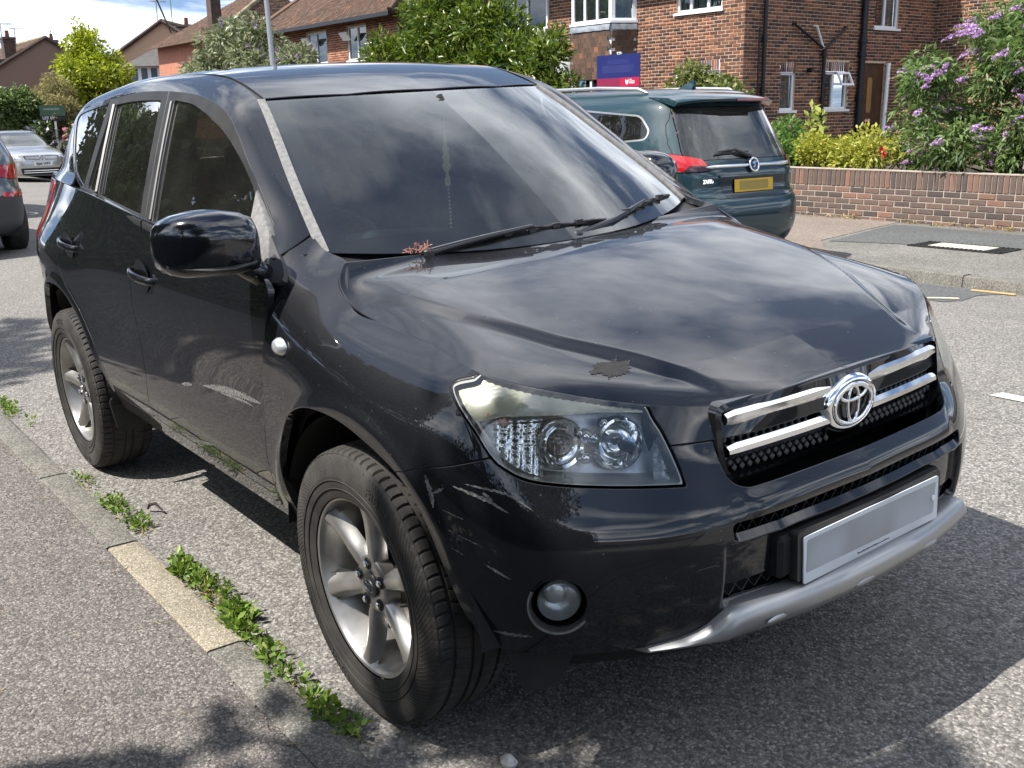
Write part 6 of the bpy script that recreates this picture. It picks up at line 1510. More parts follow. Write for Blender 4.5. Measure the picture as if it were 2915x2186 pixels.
def window(parent, w, u0, u1, z0, z1, lights, rec=.06, sill=True, curtain=None, fw=.055, transom=None):
    """white framed window set in an opening of wall w; lights = list of u splits (fractions)"""
    loc = np.array(parent.location)
    def P(u, d, z): return tuple(np.array(w.P(u, d, z))-loc)
    def bar(mb, a, b, c, d, d0, d1):
        V = [P(a, d0, c), P(b, d0, c), P(b, d0, d), P(a, d0, d), P(a, d1, c), P(b, d1, c), P(b, d1, d), P(a, d1, d)]
        mb.add(V, [(3, 2, 1, 0), (4, 5, 6, 7), (0, 1, 5, 4), (1, 2, 6, 5), (2, 3, 7, 6), (3, 0, 4, 7)])
    mb = MB(); d0, d1 = -rec-.05, -rec+.02
    for q in ((u0, u0+fw, z0, z1), (u1-fw, u1, z0, z1), (u0+fw, u1-fw, z0, z0+fw), (u0+fw, u1-fw, z1-fw, z1)): bar(mb, *q, d0, d1)
    sp = [u0+(u1-u0)*f for f in lights]
    for s_ in sp: bar(mb, s_-fw*.6, s_+fw*.6, z0+fw, z1-fw, d0+.001, d1+.004)
    if transom: bar(mb, u0+fw if transom[0] < 0 else transom[0], transom[1] or u1-fw, transom[2]-fw*.5, transom[2]+fw*.5, d0+.002, d1+.006)
    win = mb.build('window', UPVC, parent, 0)
    ed = [u0+fw]+sum([[s_-fw*.6, s_+fw*.6] for s_ in sp], [])+[u1-fw]
    for a, b in zip(ed[::2], ed[1::2]):
        mb = MB(); mb.quad(P(a-.005, -rec-.015, z0+fw-.005), P(b+.005, -rec-.015, z0+fw-.005), P(b+.005, -rec-.015, z1-fw+.005), P(a-.005, -rec-.015, z1-fw+.005)); mb.build('pane', PANE, win, 0)
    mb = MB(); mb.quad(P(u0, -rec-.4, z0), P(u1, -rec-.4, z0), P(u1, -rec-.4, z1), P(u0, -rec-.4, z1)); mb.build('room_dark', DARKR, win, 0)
    if curtain is not None:
        for (a, b) in curtain:
            mb = MB(); n = max(8, int((b-a)*60)); rings = [[P(a+(b-a)*k/n, -rec-.09+.018*math.sin(k*1.9)+.008*math.sin(k*4.3), z0+fw*.4), P(a+(b-a)*k/n, -rec-.09+.018*math.sin(k*1.9+.4), z1-fw*.4)] for k in range(n+1)]
            mb.loft(rings, closed=False); mb.build('curtain', CURT, win, 50)
    if sill:
        mb = MB(); bar(mb, u0-.06, u1+.06, z0-.055, z0-.002, -rec, .055); mb.build('window_sill', UPVC, win, 0)
    return win, P, bar
# ---------- low garden wall ----------
gw = thing('garden_wall', 'low brown brick garden wall with upright top course beyond the dark green car', 'wall', (-5.5, 10.06, 0))
W = Wall(gw, (-9.2, 10.06, 0), (1, 0, 0), (0, -1, 0), 8.4, -.06, .465, [], MORTARG, BRKD); W.bond(); W.z0 = -.1
W.soldiers(0, 8.4, .467, .685)
o = W.core('mortar_core'); 
for v in o.data.vertices: v.co -= gw.location
mb = MB(); mb.box((.3, .105, .30), (8.4, .2, .79)); mb.build('wall_body', MORTARG, gw)
lay([W], gw, 300, key=lambda p: abs(p[0]+5.2))
mb = MB(); mb.box((.3, .10, .683), (8.4, .215, .006)); mb.build('wall_top', BRKD, gw)
# continuing low walls of the next gardens
for x0, x1, lab in ((-24.5, -13.0, 'brick garden wall under the tall laurel'), (-38, -25.5, 'brick garden wall under the silvery buddleia')):
    g_ = thing('garden_wall', lab, 'wall', (x0, 10.06, 0)); Wq = Wall(g_, (x0, 10.06, 0), (1, 0, 0), (0, -1, 0), x1-x0, -.1, .65, [], MORTARG, BRKD); Wq.bond(); oc = Wq.core('mortar_core')
    for v in oc.data.vertices: v.co -= g_.location
    lay([Wq], g_, 0); mb = MB(); mb.box(((x1-x0)/2, .11, .28), (x1-x0, .2, .74)); mb.build('wall_body', MORTARG, g_)
# ---------- brick flats ----------
HX, HY = -13.38, 16.12
fl = thing('brick_flats', 'two storey red brown brick flats with tile hung bay and white windows', 'building', (HX, HY, .8))
# front wall, u runs +x from x=-24.6
U0 = -24.6
F_ = lambda x: x-U0
fo = [(F_(-15.39), F_(-14.03), 3.66, 4.86), (F_(-15.41), F_(-14.04), 1.30, 2.37), (F_(-15.41), F_(-14.04), 2.372, 2.60), (F_(-18.9), F_(-16.7), .9, 4.9), (F_(-22.2), F_(-19.98), 3.66, 4.86)]
WF = Wall(fl, (U0, HY, 0), (1, 0, 0), (0, -1, 0), HX-U0, .5, 5.0, fo, MORTAR, BRK); WF.bond(); WF.soldiers(F_(-15.41), F_(-14.04), 2.372, 2.60)
so_ = [(17.40-HY, 17.92-HY, 1.47, 2.30), (18.91-HY, 19.91-HY, 1.48, 2.33), (20.83-HY, 21.81-HY, 3.37, 4.5), (20.50-HY, 21.40-HY, .85, 2.55), (17.38-HY, 17.96-HY, 2.302, 2.52), (18.89-HY, 19.93-HY, 2.332, 2.55)]
WS_ = Wall(fl, (HX, HY, 0), (0, 1, 0), (1, 0, 0), 7.36, .5, 5.0, so_, MORTAR, BRK); WS_.bond(); WS_.soldiers(17.38-HY, 17.96-HY, 2.302, 2.52); WS_.soldiers(18.89-HY, 19.93-HY, 2.332, 2.55)
WE = Wall(fl, (HX-.02, 23.45, 0), (1, 0, 0), (0, -1, 0), 5.0, .5, 5.0, [], MORTAR, BRK); WE.bond()
for w_ in (WF, WS_, WE):
    oc = w_.core('wall')
    for v in oc.data.vertices: v.co -= fl.location
def hkey(p): return (0 if (p[2] > 2.25 and p[0] > -17.5 and p[1] < 22) else 100)+math.hypot(p[0]-CAM[0], p[1]-CAM[1])
lay([WF, WS_, WE], fl, 300, hkey)
window(fl, WF, F_(-15.39), F_(-14.03), 3.66, 4.86, [.30, .68], curtain=[(F_(-15.39), F_(-14.9)), (F_(-14.85), F_(-14.5)), (F_(-14.45), F_(-14.05))])
window(fl, WF, F_(-15.41), F_(-14.04), 1.30, 2.37, [.35, .7])
window(fl, WS_, 17.40-HY, 17.92-HY, 1.47, 2.30, [], curtain=[(17.42-HY, 17.90-HY)])
w2, P2, bar2 = window(fl, WS_, 18.91-HY, 19.91-HY, 1.48, 2.33, [.47], transom=(19.42-HY, None, 2.06))
# open top light
mb = MB()
for q in ((19.43, 19.48, 2.02, 2.33), (19.86, 19.91, 2.02, 2.33), (19.48, 19.86, 2.02, 2.07), (19.48, 19.86, 2.28, 2.33)):
    a, b, c, d = q; k = lambda z: .02+.16*(2.33-z)/.31
    mb.add([P2(a-HY, k(c)-.02, c), P2(b-HY, k(c)-.02, c), P2(b-HY, k(d)-.02, d), P2(a-HY, k(d)-.02, d), P2(a-HY, k(c)+.02, c), P2(b-HY, k(c)+.02, c), P2(b-HY, k(d)+.02, d), P2(a-HY, k(d)+.02, d)], [(3, 2, 1, 0), (4, 5, 6, 7), (0, 1, 5, 4), (1, 2, 6, 5), (2, 3, 7, 6), (3, 0, 4, 7)])
mb.build('open_top_light', UPVC, w2, 0)
window(fl, WS_, 20.83-HY, 21.81-HY, 3.37, 4.5, [.45], curtain=[(21.3-HY, 21.78-HY)])
wb, PB_, barb = window(fl, WF, F_(-22.2), F_(-19.98), 3.66, 4.86, [.62], rec=-.05, sill=False)
loc = np.array(fl.location)
mb = MB()      # roller blind slats behind the left pane
for k in range(22):
    z = 3.74+.05*k; mb.quad(tuple(np.array(WF.P(F_(-22.1), -.02, z))-loc), tuple(np.array(WF.P(F_(-20.9), -.02, z))-loc), tuple(np.array(WF.P(F_(-20.9), -.05, z+.038))-loc), tuple(np.array(WF.P(F_(-22.1), -.05, z+.038))-loc))
tagp(mb.build('blind_slat', mat('cream_blind', (.62, .60, .55), .8), wb, 0), kind='stuff')
mb = MB(); mb.box((-21.05-HX, -.10, 3.56-.8), (2.4, .32, .20)); mb.build('concrete_sill', CONC, fl)
# bay
bay = MB(); A_ = [(-18.9, HY), (-18.42, 15.55), (-16.97, 15.55), (-16.70, HY)]
def bq(p, q, z0, z1): return [(p[0]-HX, p[1]-HY, z0-.8), (q[0]-HX, q[1]-HY, z0-.8), (q[0]-HX, q[1]-HY, z1-.8), (p[0]-HX, p[1]-HY, z1-.8)]
class Fac(Wall): pass
tileme = None
for (p, q) in zip(A_, A_[1:]):
    p = np.array(p); q = np.array(q); L = np.linalg.norm(q-p); u = (q-p)/L; n = np.array([u[1], -u[0]])
    w_ = Wall(fl, (p[0], p[1], 0), (u[0], u[1], 0), (n[0], n[1], 0), L, .8, 5.0, [(.04, L-.04, 3.62, 4.86), (.06, L-.06, 1.3, 2.33)], UPVC, BRK)
    oc = w_.core('bay_wall', .05)
    for v in oc.data.vertices: v.co -= fl.location
    nl = [.33, .66] if L > 1 else []
    window(fl, w_, .04, L-.04, 3.62, 4.86, nl, rec=.02, curtain=[(.1, L-.1)]); window(fl, w_, .06, L-.06, 1.3, 2.33, [.5] if L > 1 else [], rec=.02)
    mb = MB(); rings = [[tuple(np.array(w_.P(L*k/8, .005, 3.56))-loc), tuple(np.array(w_.P(L*k/8, .05, 3.54+.006*math.sin(k*2)))-loc), tuple(np.array(w_.P(L*k/8, .075, 3.41+.008*math.sin(k*3)))-loc)] for k in range(9)]
    mb.loft(rings, closed=False); mb.build('lead_flashing', LEAD, fl, 60)
    # hung tiles
    nt_ = max(2, int(round(L/.167))); tw = L/nt_
    mb = MB(); mb.box((0, .012, -.06), (tw-.004, .014, .165), Matrix.Rotation(R_(-7), 3, 'X')); tm = mb.mesh('tile', TILEB, 0)
    for r in range(9):
        z = 3.40-.1175*r-.03
        for k in range(nt_ if r % 2 == 0 else nt_-1):
            uu = tw*(k+.5+(.5 if r % 2 else 0)); o = link('tile', tm, fl); X = Vector((u[0], u[1], 0)); Y = Vector((n[0], n[1], 0)); c = np.array(w_.P(uu, .022+.01*random.random(), z))-loc
            o.matrix_local = Matrix([[X[i], Y[i], (0, 0, 1)[i], c[i]] for i in range(3)]+[[0, 0, 0, 1]])
# roof of the flats
mb = MB(); e = 4.95-.8; mb.add([(U0-HX-.4, -.62, e), (.5, -.62, e), (.5, 8.0, e), (U0-HX-.4, 8.0, e), (U0-HX-.4, 3.8, e+2.9), (-3.4, 3.8, e+2.9)], [(3, 2, 1, 0), (0, 1, 5, 4), (1, 2, 5), (2, 3, 4, 5)]); mb.build('roof', TILEB, fl, 0)
mb = MB(); mb.box(((U0-HX)/2, -.64, e-.02), (U0*0+abs(U0-HX)+.9, .10, .10)); mb.build('gutter', PIPE, fl)
# pipes on the flank
def fpipe(y, z0, z1, r, name='drainpipe', extra=()):
    mb = MB(); mb.tube([(.09, y-HY, z0-.8), (.09, y-HY, z1-.8)], r, 12)
    for z in extra: mb.tube([(.09, y-HY, z-.8-.05), (.09, y-HY, z-.8+.05)], r*1.4, 12)
    mb.build(name, PIPE, fl, 40)
fpipe(16.70, .7, 5.0, .045, extra=(3.0, 1.9)); fpipe(18.84, .8, 2.85, .045, extra=(1.7, 2.7)); fpipe(20.30, .8, 5.0, .075, extra=(3.05, 2.75, 1.75)); fpipe(16.52, .9, 3.2, .018)
for a, b, m_ in (((17.72, 3.33), (18.80, 2.84), PIPE), ((19.62, 3.33), (18.9, 2.84), PIPE), ((18.50, 3.32), (18.78, 2.84), mat('white_waste_pipe', (.75, .75, .72), .4))):
    mb = MB(); mb.tube([(.02, a[0]-HY, a[1]-.8), (.09, a[0]-HY, a[1]-.8), (.09, b[0]-HY, b[1]-.8)], .030, 8); mb.build('branch_pipe', m_, fl, 40)
mb = MB(); mb.tube([(.01, 18.37-HY, 2.36-.8), (.14, 18.37-HY, 2.36-.8)], .055, 14); mb.build('wall_lamp', PIPE, fl, 40)
mb = MB(); mb.tube([(.16, 21.25-HY, 0), (.16, 21.30-HY, 1.75)], .05, 12); mb.build('porch_post', UPVC, fl, 40)
WOOD = mat('dark_brown_door', (.07, .035, .02), .4, var=.3, vs=5); mb = MB(); mb.box((-.07, 20.95-HY, .9), (.05, .9, 1.75)); dr_ = mb.build('door', WOOD, fl)
mb = MB(); mb.prism(round_poly([(-.10, -.42), (.10, -.42), (.10, .42), (-.10, .42)], .09), .012, frame((-.043, 20.85-HY, 1.0), (0, 1, 0), (0, 0, 1))); mb.build('door_pane', mat('amber_frosted_glass', (.30, .16, .06), .4), dr_)
mb = MB(); mb.box((-.04, 20.85-HY, .40), (.02, .22, .07)); mb.build('letterbox', CHROME, dr_)
# satellite dishes
def dish(x, z, col, lab):
    o = thing('satellite_dish', lab, 'satellite dish', (x, 15.72, z), 0, 'satellite dishes on the flats'); n = Vector((.42, -.80, .42)).normalized(); M = frame((0, 0, 0), n.cross(Vector((0, 0, 1))), (0, 0, 1))
    mb = MB(); mb.lathe([(.0005, -.03), (.10, -.025), (.20, -.006), (.27, .018), (.275, .016), (.20, -.012), (.10, -.03), (.0005, -.036)], 36, M @ Matrix.Diagonal((.92, 1.05, 1, 1))); mb.build('reflector', mat('dish_'+lab.split()[0], col, .5, var=.08, vs=4), o, 60)
    mb = MB(); mb.tube([tuple(M @ Vector((0, -.25, .02))), tuple(M @ Vector((0, -.20, .30)))], .012); mb.tube([tuple(M @ Vector((0, -.22, .28))), tuple(M @ Vector((0, -.16, .33)))], .03, 10); mb.build('receiver_arm', TRIM, o)
    mb = MB(); mb.tube([tuple(M @ Vector((0, 0, -.03))), (0, .30, -.05), (0, .42, -.05)], .018); mb.build('wall_bracket', TRIM, o)
dish(-19.35, 3.2, (.20, .21, .22), 'dark grey satellite dish above the other one beside the laurel'); dish(-18.95, 2.62, (.52, .54, .54), 'pale grey satellite dish just above the bush, below the dark one')
# ---------- agency boards ----------
sg_ = thing('agency_board', 'navy and crimson estate agency board on a post behind the dark green car', 'sign', (-11.05, 10.30, .4))
BM = lambda d: frame((0, -d, 1.73), (1, 0, .0), (0, 0, 1))
mb = MB(); mb.prism([(-.52, -.29), (.52, -.29), (.52, .29), (-.52, .29)], .012, BM(.03)); bo = mb.build('board', mat('navy_board', (.012, .018, .11), .4), sg_)
def bpanel(name, x0, x1, z0, z1, m, d=.0425, par=bo): mb = MB(); mb.quad((x0, -d, 1.73+z0), (x1, -d, 1.73+z0), (x1, -d, 1.73+z1), (x0, -d, 1.73+z1)); return mb.build(name, m, par, 0)
bpanel('crimson_band', -.519, .519, -.235, -.085, mat('crimson_print', (.20, .015, .055), .4)); bpanel('red_corner', .06, .519, -.235, -.085, mat('red_print', (.36, .012, .05), .4), .0440)
bpanel('blurred_lettering', -.38, .38, .0, .12, mat('smeared_navy', (.03, .035, .14), .4, base2=(.016, .02, .11), vs=3)); bpanel('blurred_lettering', -.25, .26, .14, .21, mat('smeared_navy2', (.02, .026, .13), .4))
WP = mat('white_print', (.75, .75, .76), .5)
for sx in (-1, 1): 
    mb = MB(); L_ = [(0, -.045), (sx*.028, -.02), (sx*.040, .02), (sx*.032, .045), (sx*.008, .02)]; mb.add([(.225+p[0], -.0455, 1.73-.158+p[1]) for p in (L_ if sx > 0 else L_[::-1])], [tuple(range(5))]); mb.build('leaf_emblem', WP, bo, 0)
mb = MB(); rr = random.Random(4)
for k in range(3):
    x = .285; wd = (.06, .12, .11)[k]
    while x < .285+wd: l = rr.uniform(.008, .018); mb.quad((x, -.0455, 1.73-.128-.027*k), (x+l, -.0455, 1.73-.128-.027*k), (x+l, -.0455, 1.73-.112-.027*k), (x, -.0455, 1.73-.112-.027*k)); x += l+.005
mb.build('small_print', WP, bo, 0)
mb = MB(); mb.box((0, .0, 1.0), (.06, .05, 2.1)); mb.box((0, -.01, 2.045), (.09, .03, .03)); mb.build('post', UPVC, sg_)
sg2 = thing('agency_board', 'small green and black letting board on a white post down the street', 'sign', (-36.4, 7.55, -.15), R_(76))
mb = MB(); mb.box((0, 0, 1.98), (.80, .02, .52)); b2 = mb.build('board', mat('board_green', (.06, .12, .075), .5), sg2); mb = MB(); mb.box((0, -.003, 1.80), (.80, .022, .17)); mb.build('black_band', mat('board_black', (.01, .01, .01), .5), b2)
me = text_mesh('LET BY', .13, 0, .004); me.transform(frame((-.14, -.0155, 1.81), (1, 0, 0), (0, 0, 1))); me.materials.append(WP); link('lettering', me, b2)
mb = MB(); rr = random.Random(9); x = -.28
while x < .2: l = rr.uniform(.02, .05); mb.quad((x, -.0115, 2.08), (x+l, -.0115, 2.08), (x+l, -.0115, 2.14), (x, -.0115, 2.14)); x += l+.014
mb.build('blurred_lettering', mat('pale_print', (.30, .36, .32), .5), b2, 0); mb = MB(); mb.box((.05, .03, .95), (.07, .05, 1.9)); mb.build('post', UPVC, sg2)
# ---------- lamp post ----------
lp = thing('lamp_post', 'slim grey lamp post leaning slightly left behind the car roof', 'lamp post', (-16.85, 6.8, -.02)); mb = MB(); mb.tube([(0, 0, 0), (0, 0, 1.2)], .075, 14); mb.tube([(0, 0, 1.2), (-.05, -.02, 2.5), (-.22, -.05, 6)], [.05, .048, .04], 14); mb.build('column', mat('galvanised_grey', (.36, .38, .40), .5, .5), lp, 50)
mb = MB(); mb.tube([(-.22, -.05, 5.95), (-.22, -.5, 6.1), (-.22, -.8, 6.1)], .03, 8); mb.box((-.22, -1.0, 6.1), (.14, .5, .09), bev=.03); mb.build('lantern', mat('galvanised_grey', (.36, .38, .40), .5, .5), lp, 50)
# ---------- houses down the street ----------
def tile_rows(parent, a, b, c, d, rows, m, name='roof_tiles', t=.02, serr=True):
    """plane a(eave left) b(eave right) c(ridge right) d(ridge left) as overlapping courses of single tiles"""
    a, b, c, d = map(np.array, (a, b, c, d)); n = np.cross(b-a, d-a); n = n/np.linalg.norm(n); V = []; F = []
    for r in range(rows):
        t0, t1 = r/rows, (r+1.15)/rows; t1 = min(t1, 1); l0, r0 = a+(d-a)*t0, b+(c-b)*t0; l1, r1 = a+(d-a)*t1, b+(c-b)*t1; L = np.linalg.norm(r0-l0); k = max(1, int(L/.18)); off = .5 if r % 2 else 0
        for q in range(k):
            s0, s1 = (q+off*.0)/k+.003, (q+1)/k-.003; n0 = len(V); j = t*(.7+.6*random.random())
            V += [l0+(r0-l0)*s0+n*j, l0+(r0-l0)*s1+n*j, l1+(r1-l1)*s1, l1+(r1-l1)*s0, l0+(r0-l0)*s0-n*.01, l0+(r0-l0)*s1-n*.01]
            F += [(n0, n0+1, n0+2, n0+3), (n0+4, n0+5, n0+1, n0)]
    mb = MB(); lo = np.array(parent.location); mb.quad(*[tuple(p-n*.012-lo) for p in (a, b, c, d)]); mb.build('roof_deck', m, parent, 0)
    o = link(name, np_mesh(name, np.array(V)-lo, np.array(F), m), parent); return tagp(o, kind='stuff')
ROOFT = brick_mat('brown_roof_tile', [(0, (.085, .055, .042)), (.6, (.13, .085, .062)), (.93, (.17, .11, .08)), (1, (.26, .12, .06))])
h2 = thing('brick_house', 'brick house with brown tiled hipped roof between the two bushes', 'house', (-32, 16.1, .3))
WH = Wall(h2, (-37.4, 16.1, 0), (1, 0, 0), (0, -1, 0), 9.8, .2, 4.75, [(37.4-34.0, 37.4-32.45, 3.4, 4.5), (37.4-30.95, 37.4-29.6, 3.4, 4.5)], MORTAR, BRKR); WH.bond(); oc = WH.core('wall')
for v in oc.data.vertices: v.co -= h2.location
lay([WH], h2, 0)
window(h2, WH, 37.4-34.0, 37.4-32.45, 3.4, 4.5, [.45], curtain=[(37.4-33.2, 37.4-32.5)]); window(h2, WH, 37.4-30.95, 37.4-29.6, 3.4, 4.5, [.5], curtain=[(37.4-30.9, 37.4-30.4)])
for u in (-33.6, -30.7):
    mb = MB(); mb.box((u+32, -.22, 4.18-.3), (.5, .05, .3), Matrix.Rotation(R_(38), 3, 'X')); mb.build('open_top_light', UPVC, h2)
e0, e1, e2, e3 = (-37.8, 15.6, 4.7), (-27.2, 15.6, 4.7), (-27.2, 24, 4.7), (-37.8, 24, 4.7); r0, r1 = (-34.6, 19.8, 8.0), (-29.6, 19.8, 8.0)
tile_rows(h2, e0, e1, r1, r0, 40, ROOFT); tile_rows(h2, e1, e2, r1, r1, 40, ROOFT); tile_rows(h2, e3, e0, r0, r0, 40, ROOFT)
mb = MB()
for p, q in ((e0, r0), (e1, r1), (r0, r1)): mb.tube([tuple(np.array(p)+(0, 0, .04)-np.array(h2.location)), tuple(np.array(q)+(0, 0, .04)-np.array(h2.location))], .09, 8)
mb.build('hip_ridge', ROOFT, h2); mb = MB(); mb.box((-.5, -.52, 4.34), (10.6, .10, .12)); mb.build('gutter', PIPE, h2)
def far_brick(name, c1, c2, mo):
    m = bpy.data.materials.new(name); m.use_nodes = True; t = m.node_tree; b = t.nodes['Principled BSDF']; MATS[name] = m; tcn = t.nodes.new('ShaderNodeTexCoord'); mp_ = t.nodes.new('ShaderNodeMapping'); mp_.inputs['Rotation'].default_value = (R_(90), 0, R_(90)); bt = t.nodes.new('ShaderNodeTexBrick')
    bt.inputs['Scale'].default_value = 1; bt.inputs['Brick Width'].default_value = .225; bt.inputs['Row Height'].default_value = .075; bt.inputs['Mortar Size'].default_value = .010; bt.inputs['Color1'].default_value = (*c1, 1); bt.inputs['Color2'].default_value = (*c2, 1); bt.inputs['Mortar'].default_value = (*mo, 1)
    t.links.new(tcn.outputs['Object'], mp_.inputs[0]); t.links.new(mp_.outputs[0], bt.inputs[0]); t.links.new(bt.outputs[0], b.inputs['Base Color']); b.inputs['Roughness'].default_value = .9; return m
FARB = far_brick('far_red_brick', (.46, .14, .08), (.34, .105, .065), (.42, .27, .18)); FARD = far_brick('far_brown_brick', (.15, .065, .05), (.115, .052, .042), (.20, .14, .11))
def gable_house(lab, x, y0, y1, zr, ze, length, brick, roofm, rows=30):
    """gable wall faces +x at x; ridge runs back along -x"""
    o = thing('brick_house', lab, 'house', (x, (y0+y1)/2, 0)); w = (y1-y0)/2
    mb = MB(); mb.add([(0, -w, -.5), (0, w, -.5), (0, w, ze), (0, 0, zr), (0, -w, ze), (-length, -w, -.5), (-length, w, -.5), (-length, w, ze), (-length, 0, zr), (-length, -w, ze)], [(0, 1, 2, 3, 4), (9, 8, 7, 6, 5), (5, 0, 4, 9), (1, 6, 7, 2)]); mb.build('wall', brick, o, 0)
    c = (y0+y1)/2; k = .35; s_ = (zr-ze)/w
    tile_rows(o, (x-length, y0-k, ze-k*s_+.08), (x+.15, y0-k, ze-k*s_+.08), (x+.15, c, zr+.10), (x-length, c, zr+.10), rows, roofm, t=.03); tile_rows(o, (x+.15, y1+k, ze-k*s_+.08), (x-length, y1+k, ze-k*s_+.08), (x-length, c, zr+.10), (x+.15, c, zr+.10), rows, roofm, t=.03)
    mb = MB()
    for sg in (-1, 1): mb.tube([(.12, sg*(w+k), ze-k*s_+.1), (.12, 0, zr+.12)], .11, 6)
    mb.build('verge_tiles', mat('dark_verge', (.06, .042, .035), .85, var=.3, vs=3), o)
    mb = MB(); mb.tube([(.1, 0, zr+.12), (-length, 0, zr+.12)], .12, 8); mb.build('ridge_tiles', mat('lichen_ridge', (.22, .18, .11), .9, var=.3, vs=3), o)
    return o
def chimney(o, x, y, z0, z1, w=.55, pots=1):
    mb = MB(); mb.box((x, y, (z0+z1)/2), (w, w*.9, z1-z0)); mb.box((x, y, z1-.08), (w+.12, w*.9+.12, .10)); mb.box((x, y, z1-.25), (w+.07, w*.9+.07, .08)); ch = mb.build('chimney', mat('chimney_brick', (.055, .040, .035), .9, base2=(.11, .065, .05), vs=6), o)
    for k in range(pots): mb = MB(); mb.lathe([(.10, 0), (.13, .05), (.11, .35), (.13, .4), (.11, .4), (.10, .05)], 14, Matrix.Translation((x+(k-.5*(pots-1))*.3, y, z1))); mb.build('chimney_pot', mat('terracotta_pot', (.20, .09, .06), .8), ch, 40)
def aerial(lab, p, h, n=5, grp='roof aerials down the street'):
    o = thing('tv_aerial', lab, 'aerial', p, R_(20), grp); m = mat('aerial_metal', (.20, .21, .22), .5, .7); mb = MB(); mb.tube([(0, 0, 0), (0, 0, h)], .028, 6); mb.build('mast', m, o); mb = MB(); mb.tube([(0, -.35, h-.08), (0, .75, h-.02)], .02, 6)
    for k in range(n): mb.tube([(-.28+.02*k, -.3+.22*k, h-.08), (.28-.02*k, -.3+.22*k, h-.08)], .013, 5)
    mb.build('antenna', m, o); return o
h3 = gable_house('red brick gabled house with white bay seen past the yellow green tree', -60, 14.6, 25.4, 7.0, 3.6, 12, FARB, ROOFT)
chimney(h3, -1.5, .95, 5.5, 7.0, .9, 1); h3.rotation_euler = (0, 0, R_(-38))
mb = MB(); mb.box((1.2, -.1, 4.05), (2.4, 2.2, .9)); mb.build('bay', UPVC, h3)
for k in range(4): mb = MB(); mb.box((2.41, -1.0+.55*k, 4.05), (.03, .34, .7)); mb.build('bay_pane', mat('far_glass', (.10, .13, .15), .1), h3)
mb = MB(); mb.add([(0, -1.6, 4.5), (2.8, -1.6, 4.5), (2.8, 2.0, 4.5), (0, 2.0, 4.5), (0, -.6, 5.6), (0, 2.0, 5.6)], [(0, 1, 4), (1, 2, 5, 4), (2, 3, 5)]); mb.build('bay_roof', mat('slate_grey_tile', (.075, .07, .068), .8, var=.2, vs=4), h3, 0)
aerial('left of the two aerials standing on the red gabled house chimney', (-61.5, 20.3, 6.9), 1.5); aerial('right and taller aerial on the red gabled house chimney', (-61.3, 21.1, 6.9), 1.75, 7)
h4 = gable_house('dark brick gabled house with dormer at the far left edge', -68, 10.2, 20.8, 6.5, 3.3, 12, FARD, ROOFT)
chimney(h4, -2.0, -1.7, 4.9, 6.7, .75, 1); chimney(h4, -6, 1.9, 5.6, 6.9, .7, 1)
mb = MB(); mb.box((-1.4, -2.7, 4.65), (2.2, 1.9, 1.1)); dm_ = mb.build('dormer', FARD, h4); mb = MB(); mb.box((-1.4, -3.68, 4.6), (1.6, .06, .85)); mb.box((-.26, -3.2, 4.6), (.06, .8, .85)); mb.build('dormer_window', UPVC, dm_); mb = MB(); mb.box((-1.4, -3.72, 4.6), (1.2, .04, .6)); mb.box((-.22, -3.2, 4.6), (.04, .5, .6)); mb.build('dormer_pane', mat('far_glass', (.10, .13, .15), .1), dm_); mb = MB(); mb.box((-1.4, -2.8, 5.25), (2.6, 2.3, .12)); mb.build('dormer_roof', mat('slate_grey_tile', (.075, .07, .068), .8), dm_)
aerial('multi bar aerial at the far left edge of the picture', (-68.2, 13.1, 5.7), 1.7, 7); aerial('single aerial beside the dark gabled house chimney', (-70.2, 14.3, 6.2), 1.1, 3); aerial('aerial poking up behind the yellow green tree', (-74, 17.4, 6.2), 1.3, 3)
h5 = thing('brick_house', 'hipped roof house with orange lichen and tall chimney behind the silvery buddleia', 'house', (-45, 17.5, 0))
mb = MB(); mb.box((-3, 3.6, 2.3), (8.5, 8.4, 5.6)); mb.build('wall', FARB, h5)
tile_rows(h5, (-52.6, 16.4, 5.0), (-43.6, 16.4, 5.0), (-46.2, 20.4, 7.35), (-50, 20.4, 7.35), 30, ROOFT, t=.03); tile_rows(h5, (-43.6, 16.4, 5.0), (-43.6, 25.4, 5.0), (-46.2, 20.4, 7.35), (-46.2, 20.4, 7.35), 30, ROOFT, t=.03)
mb = MB(); mb.tube([(1.4, -1.1, 5.05), (-1.2, 2.9, 7.42)], .12, 8); mb.tube([(-1.2, 2.9, 7.42), (-5, 2.9, 7.42)], .12, 8); mb.build('hip_ridge', mat('lichen_ridge', (.22, .18, .11), .9), h5)
chimney(h5, 1.5, -1.0, 4.8, 7.2, .5, 1)
mb = MB(); mb.tube([(-41.8, 13.9, 5.0), (-42.0, 13.1, 7.4)], .035, 6); tagp(mb.build('leaning_pole', mat('dark_pole', (.02, .02, .022), .6)), 'thin dark pole leaning left above the silvery buddleia', 'pole')
# rows of houses closing the street far off and behind the camera side
for i, (x, y, w, l) in enumerate(((-95, 26, 14, 10), (-100, 4, 16, 10))):
    gable_house(['house far down the street behind the other gables', 'house closing the far end of the street'][i], x, y-w/2, y+w/2, 6.2, 3.4, l, FARD, ROOFT, 20)
